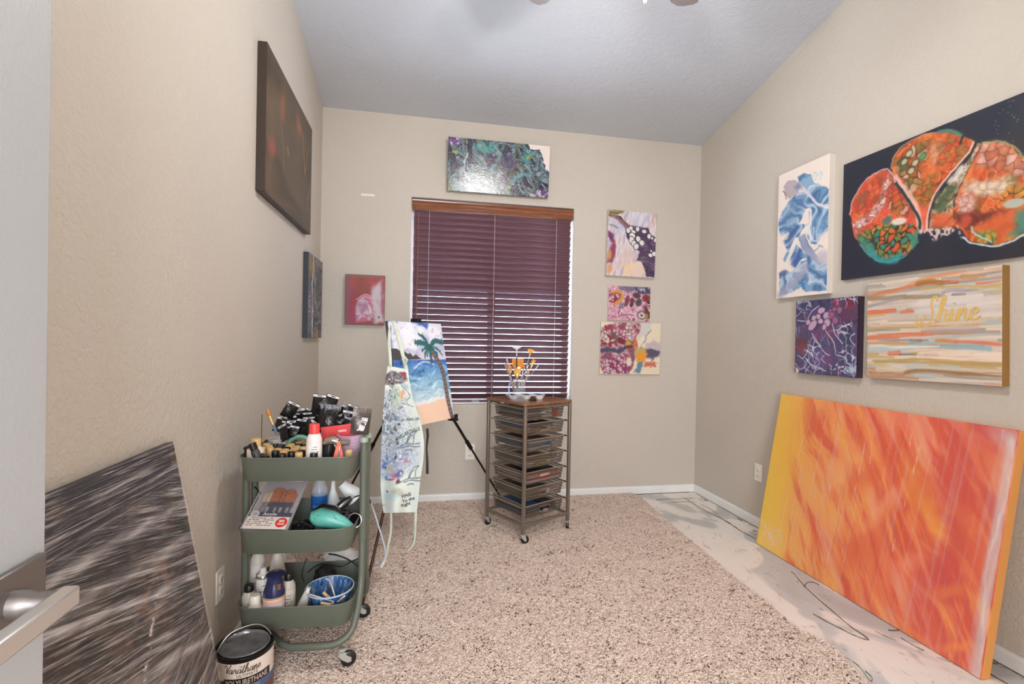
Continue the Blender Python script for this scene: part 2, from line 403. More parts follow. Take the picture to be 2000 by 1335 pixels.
loops = [[(p[0], yb, p[2]) for p in out], out]+[ring(ROOM_D+d, g) for d, g in ((0, .012), (.0025, .005), (.007, .0015), (.014, 0))]+[ring(yb, 0)]
vs = [p for L in loops for p in L]; k = len(loops)
fs = [(i*4+j, i*4+(j+1) % 4, ((i+1) % k)*4+(j+1) % 4, ((i+1) % k)*4+j) for i in range(k) for j in range(4)]
struct('wall_back', mb.add(vs, fs), WALL, smooth=True)
DX0, DX1, DZ = 0.235, 1.80, 2.10                                 # unseen doorway behind the camera, widened to pass more fill light
mb = MB(); zt = ceil_z(Y0)
mb.box(((DX0-.02)/2-.01, Y0-.05, zt/2), (DX0+.02-.02, .1, zt)).box(((DX1+ROOM_W)/2+.01, Y0-.05, zt/2), (ROOM_W-DX1+.02, .1, zt)).box(((DX0+DX1)/2, Y0-.05, (DZ+zt)/2), (DX1-DX0, .1, zt-DZ))
struct('wall_front', mb, WALL)
vs = [(x, y, ceil_z(y)+d) for d in (0, .1) for (x, y) in ((-.05, Y0-.1), (ROOM_W+.05, Y0-.1), (ROOM_W+.05, ROOM_D+.1), (-.05, ROOM_D+.1))]
struct('ceiling', MB().add(vs, [(0, 1, 2, 3), (7, 6, 5, 4), (0, 4, 5, 1), (1, 5, 6, 2), (2, 6, 7, 3), (3, 7, 4, 0)]), CEIL)
# hall outside the doorway
HALL = mat('hall_paint', S(200, 190, 176), 0.6)
struct('wall_hall', MB().box((-.15, -1.1, 1.25), (.1, 1.8, 2.5)).box((2.2, -1.1, 1.25), (.1, 1.8, 2.5)).box((1.0, -1.95, 1.25), (2.4, .1, 2.5)), HALL)
struct('ceiling_hall', MB().box((1.0, -1.1, 2.5), (2.4, 1.8, .1)), HALL)

def bboard(name, pts, nrm):
    """skirting along a wall: small stepped profile"""
    prof = [(0, .004), (.012, .004), (.012, .050), (.009, .058), (.004, .062), (0, .062)]
    a, b = np.array(pts[0]), np.array(pts[1]); nn = np.array(nrm); vs = []
    for e in (a, b): vs += [(e[0]+nn[0]*d, e[1]+nn[1]*d, z) for d, z in prof]
    k = len(prof)
    fs = [(i, (i+1) % k, (i+1) % k+k, i+k) for i in range(k)]+[tuple(range(k-1, -1, -1)), tuple(range(k, 2*k))]
    return struct(name, MB().add(vs, fs), TRIM)
bboard('baseboard_back', [(0, ROOM_D), (ROOM_W, ROOM_D)], (0, -1))
bboard('baseboard_right', [(ROOM_W, ROOM_D-.012), (ROOM_W, Y0)], (-1, 0))
bboard('baseboard_left', [(0, Y0), (0, ROOM_D-.012)], (1, 0))
MB().box((ROOM_W-.006, 1.7, .002), (.012, 3.6, .0035)).build('shadow_gap', mat('dark_floor_gap', S(88, 66, 46), 0.8), floor)
MB().box((1.4, ROOM_D-.0075, .002), (2.8, .013, .0035)).build('shadow_gap', MATS['dark_floor_gap'], floor)

# window
VINYL = mat('white_vinyl', S(232, 232, 228), 0.35)
win = struct('window_1', MB().box(((WX0+WX1)/2, ROOM_D+.148, WZ0-.012), (WX1-WX0+.04, .03, .024)), VINYL)
mb = MB(); fy = ROOM_D+.135; w = WX1-WX0; hh = WZ1-WZ0; cx = (WX0+WX1)/2; cz = (WZ0+WZ1)/2
mb.box((WX0+.022, fy, cz), (.044, .05, hh)).box((WX1-.022, fy, cz), (.044, .05, hh)).box((cx, fy, WZ0+.022), (w-.088, .05, .044)).box((cx, fy, WZ1-.022), (w-.088, .05, .044))
mb.build('window_frame', VINYL, win, smooth=False)
MB().box((cx, fy, cz), (.055, .046, hh-.088)).build('mullion', VINYL, win, smooth=False)
GLASS = mat('window_glass', (1, 1, 1), 0.0, trans=1.0, ior=1.01)
for s in (-1, 1): MB().box((cx+s*(w/4-.008), fy, cz), (w/2-.074, .004, hh-.09)).build('pane', GLASS, win, smooth=False)

# ------------------------------------------------------------------ wooden blind
def wood(name, c1, c2, rough=0.35, coat=0.3, sc=(2, 30, 30)):
    m, n, l, p = nt(name); tc = n.new('ShaderNodeTexCoord'); mp = n.new('ShaderNodeMapping'); mp.inputs['Scale'].default_value = sc
    l.new(tc.outputs['Object'], mp.inputs['Vector']); a = n.new('ShaderNodeTexNoise'); a.inputs['Scale'].default_value = 2.2; a.inputs['Detail'].default_value = 6; a.inputs['Distortion'].default_value = 0.6
    l.new(mp.outputs['Vector'], a.inputs['Vector']); r = n.new('ShaderNodeValToRGB'); r.color_ramp.elements[0].position = 0.32; r.color_ramp.elements[1].position = 0.68
    r.color_ramp.elements[0].color = (*c1, 1); r.color_ramp.elements[1].color = (*c2, 1); l.new(a.outputs['Fac'], r.inputs['Fac']); l.new(r.outputs['Color'], p.inputs['Base Color'])
    p.inputs['Roughness'].default_value = rough; p.inputs['Coat Weight'].default_value = coat; p.inputs['Coat Roughness'].default_value = 0.15; return m
SLATM = wood('stained_blind_wood', S(80, 52, 55), S(102, 72, 78), 0.34, 0.3)
VALM = wood('cherry_valance_wood', S(104, 58, 34), S(140, 84, 50), 0.2, 0.6)
CORD = mat('pale_blind_cord', S(200, 190, 190), 0.7)
blind = thing('window_blind', 'dark cherry wood slatted blind filling the window recess', 'blind', (cx, ROOM_D+.035, WZ0))
bw = 1.165
mb = MB(); prof = [(-.034, 1.385), (-.034, 1.39), (-.026, 1.41), (-.030, 1.418), (-.026, 1.436), (-.034, 1.444), (-.036, 1.457), (-.018, 1.457), (-.018, 1.385)]
k = len(prof); vs = [(x, y, z) for x in (-.596, .596) for y, z in prof]
mb.add(vs, [((i+1) % k, i, i+k, (i+1) % k+k) for i in range(k)]+[tuple(range(k)), tuple(range(2*k-1, k-1, -1))])
mb.build('valance', VALM, blind, bevel=.001)
th = math.radians(51.8); sl = None
for i in range(31):
    z = 1.364-.0436*i
    o = None
    if sl is None:
        P = []
        for a in np.linspace(-1, 1, 5):
            d = .025*a; P.append((d*math.cos(th), d*math.sin(th)))
        nx_, nz_ = -math.sin(th), math.cos(th)
        loop = [(y+nx_*(.0014+.0014*(1-(j-2)**2/4)), zz+nz_*(.0014+.0014*(1-(j-2)**2/4))) for j, (y, zz) in enumerate(P)]
        loop += [(y-nx_*.0012, zz-nz_*.0012) for (y, zz) in reversed(P)]
        k = len(loop); mb = MB(); vs = [(x, -y, zz) for x in (-bw/2, bw/2) for y, zz in loop]
        mb.add(vs, [(i_, (i_+1) % k, (i_+1) % k+k, i_+k) for i_ in range(k)]+[tuple(range(k-1, -1, -1)), tuple(range(k, 2*k))])
        sl = o = mb.build('slat', SLATM, blind)
    else: o = sl.copy(); COL.objects.link(o)
    o.location = (random.uniform(-.001, .001), 0, z); o.rotation_euler = (math.radians(random.uniform(-2.2, 1.2)), 0, 0)
MB().box((0, 0, .022), (bw, .045, .018)).build('bottom_rail', SLATM, blind, bevel=.003)
MB().box((0, .004, 1.425), (1.192, .05, .086)).build('head_rail', SLATM, blind, bevel=.002)
for x in (-.475, .0, .47):
    mb = MB()
    for y in (-.019, .019): mb.tube([(x, y, .03), (x, y, 1.385)], .0011, 5)
    for i in range(31): mb.tube([(x, -.019, 1.364-.0436*i-.015), (x, .019, 1.364-.0436*i+.015)], .0008, 4)
    mb.build('ladder_cord', CORD, blind)
mb = MB().tube([(-.55, -.03, 1.36), (-.552, -.035, .95), (-.556, -.04, .62)], .0042, 8); mb.lathe([(.003, 0), (.006, .004), (.006, .03), (.003, .034)], 10, (-.556, -.04, .59))
w_ = mb.build('tilt_wand', mat('brown_wand', S(120, 78, 70), 0.4), blind)
MB().box((-.12, -.026, .022), (.055, .012, .014)).build('rail_clip', mat('grey_clip', S(150, 150, 155), 0.4), blind, bevel=.002)

# ------------------------------------------------------------------ carpet
cp = [(0, -.118)]+[(float(q[0]), float(q[1])) for q in [at(px, py, 2, .012) for px, py in ((1712, 1345), (1700, 1335), (1663, 1300), (1628, 1262), (1560, 1228), (1500, 1178), (1440, 1132), (1400, 1098), (1350, 1056), (1310, 1024), (1275, 992), (1252, 972), (1240, 967))]]
cp.insert(1, (2.24, -.118)); cp[-1] = (cp[-1][0], ROOM_D-.016); cp.append((0.0, ROOM_D-.016))
cp = [(max(.013, x), y) for x, y in cp]
m, n, l, p = nt('carpet_backing'); tc = n.new('ShaderNodeTexCoord'); a = n.new('ShaderNodeTexNoise'); a.inputs['Scale'].default_value = 160; a.inputs['Detail'].default_value = 3
l.new(tc.outputs['Object'], a.inputs['Vector']); r = n.new('ShaderNodeValToRGB'); r.color_ramp.elements[0].color = (*S(110, 92, 80), 1); r.color_ramp.elements[1].color = (*S(170, 148, 134), 1)
l.new(a.outputs['Fac'], r.inputs['Fac']); l.new(r.outputs['Color'], p.inputs['Base Color']); p.inputs['Roughness'].default_value = 0.95
BACKM = m
carpet = MB().prism([(x, y) for x, y in cp], .009, Matrix.Translation((0, 0, .0015))).build('carpet', BACKM, smooth=False)
tag(carpet, 'beige shag carpet speckled with brown, its edge cut back from bare concrete', 'carpet')
m, n, l, p = nt('carpet_yarn'); at_ = n.new('ShaderNodeAttribute'); at_.attribute_type = 'INSTANCER'; at_.attribute_name = 'tint'
tc = n.new('ShaderNodeTexCoord')
r = n.new('ShaderNodeValToRGB'); r.color_ramp.interpolation = 'LINEAR'; e = r.color_ramp.elements
e[0].position = 0; e[0].color = (*S(84, 64, 54), 1); e[1].position = 1; e[1].color = (*S(226, 210, 198), 1)
for q, c in ((.05, (112, 92, 80)), (.10, (188, 166, 151)), (.5, (206, 185, 170))):
    x = e.new(q); x.color = (*S(*c), 1)
l.new(at_.outputs['Fac'], r.inputs['Fac']); l.new(r.outputs['Color'], p.inputs['Base Color']); p.inputs['Roughness'].default_value = 0.9; p.inputs['Specular IOR Level'].default_value = 0.15
YARN = m
pile = MB().prism([(x, y) for x, y in cp], .0005, Matrix.Translation((0, 0, .010))).build('pile', YARN, carpet, smooth=False, kind='stuff')
ng = bpy.data.node_groups.new('pile', 'GeometryNodeTree')
ng.interface.new_socket('Geometry', in_out='INPUT', socket_type='NodeSocketGeometry'); ng.interface.new_socket('Geometry', in_out='OUTPUT', socket_type='NodeSocketGeometry')
N = ng.nodes; K = ng.links; gi = N.new('NodeGroupInput'); go = N.new('NodeGroupOutput')
dp = N.new('GeometryNodeDistributePointsOnFaces'); dp.inputs['Density'].default_value = 25000; K.new(gi.outputs[0], dp.inputs['Mesh'])
qb = N.new('GeometryNodeCurveQuadraticBezier'); qb.inputs['Resolution'].default_value = 3
qb.inputs['Start'].default_value = (-.006, 0, -.004); qb.inputs['Middle'].default_value = (0, .0015, .0125); qb.inputs['End'].default_value = (.0075, -.001, .001)
cc = N.new('GeometryNodeCurvePrimitiveCircle'); cc.inputs['Resolution'].default_value = 4; cc.inputs['Radius'].default_value = .0019
cm = N.new('GeometryNodeCurveToMesh'); K.new(qb.outputs[0], cm.inputs[0]); K.new(cc.outputs[0], cm.inputs[1])
sm = N.new('GeometryNodeSetMaterial'); sm.inputs['Material'].default_value = YARN; K.new(cm.outputs[0], sm.inputs[0])
ip = N.new('GeometryNodeInstanceOnPoints'); K.new(dp.outputs[0], ip.inputs['Points']); K.new(sm.outputs[0], ip.inputs['Instance'])
rr = N.new('FunctionNodeRandomValue'); rr.data_type = 'FLOAT_VECTOR'; rr.inputs[0].default_value = (-.35, -.35, 0); rr.inputs[1].default_value = (.35, .35, 6.283); K.new(rr.outputs[0], ip.inputs['Rotation'])
rs = N.new('FunctionNodeRandomValue'); rs.data_type = 'FLOAT'; rs.inputs[2].default_value = .7; rs.inputs[3].default_value = 1.35; rs.inputs['Seed'].default_value = 3; K.new(rs.outputs[1], ip.inputs['Scale'])
sa = N.new('GeometryNodeStoreNamedAttribute'); sa.data_type = 'FLOAT'; sa.domain = 'INSTANCE'; sa.inputs['Name'].default_value = 'tint'
rt = N.new('FunctionNodeRandomValue'); rt.data_type = 'FLOAT'; rt.inputs['Seed'].default_value = 9
nz = N.new('ShaderNodeTexNoise'); nz.inputs['Scale'].default_value = 9; nz.inputs['Detail'].default_value = 3
ps_ = N.new('GeometryNodeInputPosition'); K.new(ps_.outputs[0], nz.inputs['Vector'])
m1 = N.new('ShaderNodeMath'); m1.operation = 'MULTIPLY_ADD'; m1.inputs[1].default_value = .34; m1.inputs[2].default_value = -.14; K.new(nz.outputs[0], m1.inputs[0])
m2 = N.new('ShaderNodeMath'); m2.operation = 'ADD'; K.new(m1.outputs[0], m2.inputs[0]); K.new(rt.outputs[1], m2.inputs[1])
K.new(ip.outputs[0], sa.inputs['Geometry']); K.new(m2.outputs[0], sa.inputs['Value']); K.new(sa.outputs[0], go.inputs[0])
md = pile.modifiers.new('pile', 'NODES'); md.node_group = ng

# ------------------------------------------------------------------ outlets, door, fan, strip
SLOT = mat('dark_slot', (.02, .02, .02), 0.6)
def outlet(label, pos, rz):
    t = thing('wall_outlet', label, 'outlet', pos, rz)             # local -y faces the room
    MB().box((0, -.003, 0), (.070, .006, .114)).build('cover_plate', WHITE, t, bevel=.0025)
    for s in (-1, 1):
        k = MB().lathe([(.0, .0), (.0165, 0), (.0165, .0025), (.015, .0035), (0, .0035)], 20, (0, -.0055, s*.0195), Matrix.Rotation(PI/2, 3, 'X'), cap=False).build('socket', WHITE, t)
        mb = MB().box((-.0055, -.0092, s*.0195+.002), (.0018, .0006, .008)).box((.0055, -.0092, s*.0195+.002), (.0018, .0006, .0065)).cyl((0, -.0089, s*.0195-.0075), (0, -.0095, s*.0195-.0075), .0024, n=10)
        mb.build('slots', SLOT, k)
    MB().lathe([(0, 0), (.003, 0), (.0022, .001), (0, .001)], 12, (0, -.006, 0), Matrix.Rotation(PI/2, 3, 'X'), cap=False).build('screw', mat('steel', (.55, .55, .55), .3, 1), t)
outlet('white wall outlet on the window wall behind the right easel leg', (1.053, ROOM_D, .360), 0)
outlet('white wall outlet low on the right wall beside the orange canvas', (ROOM_W, 2.806, .353), PI/2*-1)
outlet('white wall outlet low on the left wall beside the green cart', (0, 1.863, .310), PI/2)
tag(MB().box((.307, ROOM_D-.002, 2.1665), (.093, .004, .014)).build('adhesive_strip', WHITE, bevel=.001), 'short white adhesive strip stuck high on the window wall', 'strip')
NAIL = mat('small_nail', (.1, .09, .08), .5, .5)

DOORM = mat('grey_white_door_paint', S(160, 161, 162), 0.45, bump=.05, bscale=200)
NICK = mat('satin_nickel', S(206, 204, 200), 0.3, 0.85)
DARKN = mat('dark_satin_nickel', S(128, 122, 118), 0.35, 0.8)
door = MB().box((.2325, .27, 1.02), (.035, .76, 2.02)).build('door_1', DOORM, bevel=.002, kind='structure')
h = MB().box((.254, .604, .9), (.008, .072, .072)).build('handle_plate', DARKN, door, bevel=.002)
mb = MB().lathe([(.0, 0), (.0155, 0), (.0145, .012), (.011, .02), (.011, .04), (0, .04)], 20, (.257, .596, .9), Matrix.Rotation(PI/2, 3, 'Y'), cap=False)
mb.build('handle_neck', DARKN, door)
MB().box((.3015, .535, .9), (.017, .148, .022)).build('lever', NICK, door, bevel=.003)
MB().box((.2325, .651, .9), (.026, .002, .057)).build('latch_plate', NICK, door)
for z in (.25, 1.0, 1.8): MB().cyl((.258, -.1, z-.045), (.258, -.1, z+.045), .007).build('hinge', NICK, door)

fan = thing('ceiling_fan', 'ceiling fan at the top edge with light kit and pull chain', 'ceiling fan', (FAN[0], FAN[1], 0))
FM = mat('fan_grey_metal', S(150, 140, 135), .4, .6); BLM = mat('fan_blade_grey', S(112, 104, 100), .5)
zc = ceil_z(FAN[1])
MB().lathe([(.065, zc+.01), (.065, zc-.03), (.05, zc-.06), (.015, zc-.075), (.015, zc-.08)], 24).build('canopy', FM, fan)
MB().cyl((0, 0, zc-.07), (0, 0, 2.74), .012).build('downrod', FM, fan)
MB().lathe([(.02, 2.76), (.09, 2.745), (.115, 2.70), (.115, 2.65), (.09, 2.61), (.05, 2.60)], 28).build('motor_housing', FM, fan)
bl = [(.17, -.05), (.545, -.062), (.578, -.045), (.588, -.02), (.588, .02), (.578, .045), (.545, .062), (.17, .05)]
b0 = None
for k in range(5):
    a = math.radians(44.3+72*k); R = Matrix.Rotation(a, 4, 'Z') @ Matrix.Translation((0, 0, 2.648)) @ Matrix.Rotation(math.radians(11), 4, 'X')
    if b0 is None:
        b0 = b = MB().prism(bl, .006).build('blade', BLM, fan, bevel=.001); i0 = i = MB().box((.135, 0, -.004), (.12, .035, .006)).build('blade_iron', FM, b)
    else:
        b = b0.copy(); COL.objects.link(b); i = i0.copy(); COL.objects.link(i); i.parent = b
    b.matrix_local = R
MB().lathe([(.05, 2.60), (.06, 2.59), (.06, 2.575), (.035, 2.56), (.0, 2.555)], 24).build('light_fitter', FM, fan)
FROST = mat('frosted_glass_shade', (.9, .9, .9), .4, alpha=.25)
BULB = bpy.data.materials.new('lit_bulb'); BULB.use_nodes = True
bs_ = BULB.node_tree.nodes['Principled BSDF']; bs_.inputs['Emission Color'].default_value = (1, .95, .88, 1); bs_.inputs['Emission Strength'].default_value = 12
for k in range(3):
    a = math.radians(36+120*k); c, s = math.cos(a), math.sin(a)
    MB().tube([(.05*c, .05*s, 2.585), (.12*c, .12*s, 2.59), (.165*c, .165*s, 2.57), (.168*c, .168*s, 2.545)], .009).build('lamp_arm', FM, fan)
    MB().lathe([(.016, .085), (.026, .07), (.036, .04), (.044, .012)], 24, (.168*c, .168*s, 2.466), Matrix.Rotation(.15, 3, (-s, c, 0)), cap=False).build('lamp_shade', FROST, fan)
MB().tube([(.022, -.01, 2.56), (.022, -.01, 2.34)], .0012, 5).build('pull_chain', FM, fan)
MB().lathe([(0, 0), (.004, .002), (.0055, .01), (.004, .022), (.001, .026)], 12, (.022, -.01, 2.317), cap=False).build('chain_pull', WHITE, fan)

# ================================================================== paintings
RWALL = ((0, -1, 0), (0, 0, 1), (-1, 0, 0)); BWALL = ((1, 0, 0), (0, 0, 1), (0, -1, 0)); LWALL = ((0, 1, 0), (0, 0, 1), (1, 0, 0))
def zq(x0, y0, k): return lambda pts: [(x0+a/k, y0+b/k) for a, b in pts]
def marble(p, stops, sc, seed, warp=1.0, o=4, ang=None, st=1.0):
    s, t = p.s*sc, p.t*sc
    if ang is not None: c, n = math.cos(ang), math.sin(ang); s, t = s*c+t*n, (-s*n+t*c)*st
    a = fbm(s, t, seed, 3)*warp; b = fbm(s+5.2, t+1.3, seed+3, 3)*warp
    v = fbm(s+2*a, t+2*b, seed+7, o)
    return ramp(np.clip(v*1.1+.5, 0, 1), stops), v
def cells(p, mask, sc, seed, cols, line, lw=.10, warp=.25, jit=.95, shade=.3):
    a = p.s*sc+warp*fbm(p.s*sc*.7, p.t*sc*.7, seed, 2); b = p.t*sc+warp*fbm(p.s*sc*.7+9, p.t*sc*.7, seed+2, 2)
    f1, f2, cid = vor(a, b, seed, jit); C = np.array(cols, float)[np.minimum((cid*len(cols)).astype(int), len(cols)-1)]
    C = C*(1-shade*np.clip(f1, 0, 1)[..., None]); e = sst(lw, lw*.35, f2-f1)
    C = C*(1-e[..., None])+np.array(line, float)*e[..., None]
    m = np.clip(mask, 0, 1)[..., None]; p.c = p.c*(1-m)+C*m

def contour(p, v, n, w, col, al, mask=1.0):
    f = np.abs((v*n) % 1-.5); p.mix(al*sst(w, w*.3, f)*mask, col)
# --- left wall, big dark canvas
def pt_dark(p):
    c, v = marble(p, [(0, (40, 33, 25)), (.45, (66, 53, 38)), (.7, (88, 69, 49)), (1, (78, 66, 54))], 1.6, 3, .7, 3, 1.45, .35)
    p.c = c; Z = zq(480, 60, 2.153)
    p.mix(.5*sst(.0, .35, p.s-.45), (74, 62, 48))
    for (x, y, rx, ry, a, col, al) in [(155, 320, .035, .06, .2, (150, 88, 56), .8), (110, 490, .05, .035, -.3, (158, 78, 58), .85), (222, 395, .05, .04, .5, (146, 84, 60), .75), (120, 300, .1, .12, 0, (104, 88, 60), .4)]:
        p.mix(al*p.ell(*Z([(x, y)])[0], rx, ry, a, 1.0, .02, 12, 5), col)
    for pts, w, col, al in [([(222, 395), (240, 440), (246, 540), (250, 610)], .018, (150, 100, 66), .7), ([(262, 500), (256, 560), (246, 600)], .012, (168, 124, 84), .6), ([(150, 400), (158, 500), (160, 600)], .014, (120, 108, 84), .6), ([(176, 490), (182, 520)], .008, (170, 150, 120), .8), ([(268, 670), (258, 720), (264, 760)], .012, (150, 112, 76), .6), ([(95, 250), (110, 400), (100, 600), (105, 700)], .05, (104, 76, 58), .4)]:
        p.mix(al*p.line(Z(pts), w, .012, .008, 14, 4), col)
T = .035
canvas('canvas_painting', 'large dark brown canvas with faint orange smears high on the left wall', *LWALL, (T+.0025, 2.176, 2.384), .87, .612, T, pt_dark, .006, .5, .0, .2, 220, edge=(58, 46, 38))
# --- left wall, small black canvas
def pt_small(p):
    c, v = marble(p, [(0, (34, 36, 40)), (.4, (74, 76, 80)), (.55, (60, 62, 66)), (.7, (120, 122, 126)), (1, (52, 54, 58))], 9, 5, .9, 5, 1.5, .3); p.c = c
    Z = zq(570, 480, 6.671)
    p.mix(.9*p.line(Z([(285, 150), (280, 300), (270, 420), (266, 600), (270, 800), (262, 1180)]), .03, .012, .02, 20, 6), (206, 206, 204))
    p.mix(.7*p.line(Z([(285, 330), (300, 450), (300, 650), (310, 760)]), .05, .03, .03, 18, 8), (150, 152, 154))
    p.mix(.8*p.ell(*Z([(240, 250)])[0], .07, .09, 0, .6, .05, 18, 9), (150, 104, 52)); p.mix(.9*p.ell(*Z([(328, 1130)])[0], .04, .03, 0, .5, .02, 20), (176, 110, 44))
    cells(p, p.ell(*Z([(215, 750)])[0], .10, .09, 0, .5, .05, 20, 3), 40, 4, [(60, 62, 66), (40, 42, 48)], (200, 200, 200), .22)
    p.mix(.6*sst(.02, -.02, p.s-.02), (40, 90, 140))
canvas('canvas_painting', 'small black and grey marbled canvas low on the left wall by the corner', *LWALL, (.03, 3.048, 1.672), .42, .502, .03, pt_small, .004, .45, .05, .3, 200, edge=(40, 44, 50))

# --- window wall, red and pink canvas on the left
def pt_red(p):
    Z = zq(650, 520, 10.27); p.fill((140, 98, 92))
    x0, y0 = p.q(*Z([(620, 900)])[0]); r = np.hypot(p.s-x0, (p.t-y0)*.8)+.035*fbm(p.s*7, p.t*7, 2, 3); an = np.arctan2(p.t-y0, p.s-x0)
    v = r*7+.25*fbm(p.s*22+an, p.t*22, 4, 4)
    arch = ramp(np.clip(v/2.2, 0, 1), [(0, (170, 60, 96)), (.3, (140, 40, 64)), (.42, (136, 60, 82)), (.55, (160, 64, 66)), (.68, (142, 60, 48)), (.8, (150, 84, 58)), (1, (136, 96, 92))])
    p.c = arch
    p.mix(.85*sst(.05, -.05, p.s-.13-.3*p.t+.03*fbm(p.s*15, p.t*15, 9))*sst(.03, .10, p.s), (128, 58, 44)); p.mix(.8*sst(.05, .018, p.s), (120, 76, 78))
    p.mix(.92*p.poly(Z([(800, 420), (960, 290), (985, 480), (975, 700), (1010, 1010), (1040, 1130), (830, 1140), (790, 800), (770, 560)]), .018, .012, 18, 5), (188, 180, 184))
    p.mix(.5*sst(.05, .4, fbm(p.s*40, p.t*18, 6, 4))*p.poly(Z([(800, 420), (1060, 200), (1060, 1150), (790, 1150)]), .03), (160, 130, 140))
    hood = p.poly(Z([(460, 800), (480, 680), (570, 600), (680, 560), (770, 620), (800, 720), (790, 900), (780, 1090), (460, 1130), (450, 900)]), .006, .006, 25, 7)
    p.mix(.9*hood, (180, 90, 126)); cells(p, .95*p.poly(Z([(465, 820), (520, 680), (620, 640), (720, 700), (760, 820), (790, 1000), (740, 1090), (600, 1010), (480, 1110), (450, 900)]), .008, .008, 25, 8), 24, 3, [(206, 190, 196), (216, 204, 206), (196, 176, 188)], (170, 96, 128), .16, .7)
    for pts in ([(470, 660), (600, 580), (700, 565), (790, 650), (820, 760)], [(520, 690), (640, 610), (740, 640), (790, 760)]): p.mix(.8*p.line(Z(pts), .006, .003, .004), (212, 180, 190))
    p.mix(.8*p.line(Z([(970, 290), (990, 430), (980, 640), (985, 800)]), .008, .005, .008), (150, 80, 110)); p.mix(.8*p.line(Z([(830, 270), (900, 250), (970, 230), (1040, 180)]), .012, .006, .01), (150, 40, 50))
    p.mix(.55*sst(.035, .01, np.minimum(p.t, p.w*0+p.t)), (122, 90, 84)); p.mix(.9*p.ell(*Z([(925, 1020)])[0], .006, .008), (70, 46, 60)); p.mix(.6*p.poly(Z([(330, 1000), (450, 870), (470, 1150), (330, 1160)]), .03), (142, 56, 100))
canvas('canvas_painting', 'maroon and grey pink swirled canvas on the window wall left of the window', *BWALL, (.172, ROOM_D-.04, 1.607), .262, .342, .04, pt_red, .0028, .5, .0, .3, 260, edge=(96, 66, 62))

# --- window wall, teal pour above the window (leans forward at its top)
def pt_top(p):
    Z = zq(780, 240, 5.5556)
    c, v = marble(p, [(0, (44, 36, 70)), (.18, (74, 72, 92)), (.3, (34, 34, 44)), (.38, (112, 118, 128)), (.46, (78, 138, 142)), (.52, (176, 182, 196)), (.57, (66, 84, 92)), (.64, (96, 146, 138)), (.72, (150, 154, 170)), (.8, (128, 134, 76)), (.88, (52, 46, 66)), (1, (196, 198, 204))], 2.7, 21, 1.0, 5, .9, 1.6)
    p.c = c*.82; contour(p, v, 7, .10, (30, 28, 40), .75); contour(p, v+.3, 9, .06, (206, 208, 214), .6); c2, v2 = marble(p, [(0, (60, 40, 90)), (.4, (104, 92, 120)), (.5, (28, 26, 32)), (.6, (120, 110, 70)), (1, (70, 60, 96))], 7, 31, 1.1, 5)
    k = p.poly(Z([(1060, 380), (1230, 330), (1290, 460), (1280, 560), (1180, 700), (1080, 680), (1130, 520), (930, 460), (960, 340)]), .02, .02, 14, 3); p.c = p.c*(1-.85*k[..., None])+c2*.85*k[..., None]
    p.mix(.75*p.poly(Z([(800, 220), (960, 215), (1060, 250), (1020, 330), (900, 320), (830, 290)]), .02, .02, 14, 4), (84, 156, 152)); p.mix(.6*p.poly(Z([(1340, 260), (1450, 300), (1420, 440), (1370, 520), (1330, 400)]), .02, .03, 14, 5), (70, 150, 150))
    p.mix(.6*p.line(Z([(1000, 500), (1080, 380), (1130, 260)]), .02, .006, .01), (104, 160, 160)); p.mix(.75*p.line(Z([(1270, 250), (1320, 400), (1350, 530)]), .016, .006, .01), (92, 96, 76))
    p.mix(.7*p.line(Z([(760, 610), (700, 500), (740, 330)]), .012, .006, .008), (190, 196, 206)); p.mix(.6*p.line(Z([(1220, 650), (1300, 570), (1420, 560)]), .03, .01, .015), (108, 176, 184))
    for x, y in ((600, 330), (1400, 380), (1440, 290), (1190, 700)): p.mix(.75*p.ell(*Z([(x, y)])[0], .022, .012, .7, .5, .02, 30), (164, 170, 70))
    rng = np.random.RandomState(4)
    for i in range(120):
        s0, t0, r = rng.uniform(.02, p.w-.05), rng.uniform(.02, p.h-.02), rng.uniform(.003, .011); d = np.hypot(p.s-s0, (p.t-t0)*1.15)
        if i % 3: p.mix(.9*sst(r*1.25, r, d), (34, 30, 40)); p.mix(.9*sst(r*.8, r*.6, d), [(190, 190, 200), (92, 120, 124), (84, 74, 104)][i % 3])
        else: p.mix(.85*sst(r*1.2, r*.9, d), (200, 204, 210)); p.mix(.9*sst(r*.75, r*.5, d), (60, 70, 84))
    cor = p.poly(Z([(1380, 200), (1420, 285), (1530, 295), (1560, 390), (1590, 500), (1640, 560), (1660, 200)]), .003, .012, 30, 6); p.mix(p.line(Z([(1375, 235), (1420, 285), (1530, 295), (1560, 390), (1590, 500), (1625, 560)]), .012, .005, .01), (36, 60, 90)); p.mix(cor, (226, 212, 206))
    for x, y in ((590, 190), (1560, 770)): cells(p, p.ell(*Z([(x, y)])[0], .05, .03, 0, .5, .02, 20, 8), 60, 5, [(120, 70, 150), (160, 120, 180), (210, 200, 214)], (50, 30, 60), .12)
tilt = math.radians(5.1); U_ = np.array([0, -math.sin(tilt), math.cos(tilt)]); N_ = np.array([0, -math.cos(tilt), -math.sin(tilt)])
tw, thh = .738, .370
canvas('canvas_painting', 'teal, purple and white poured canvas above the window', (1, 0, 0), U_, N_, (.852, ROOM_D-.040-thh*math.sin(tilt), 2.597), tw, thh, .018, pt_top, .0026, .2, .4, .28, 100, edge=(120, 96, 84))

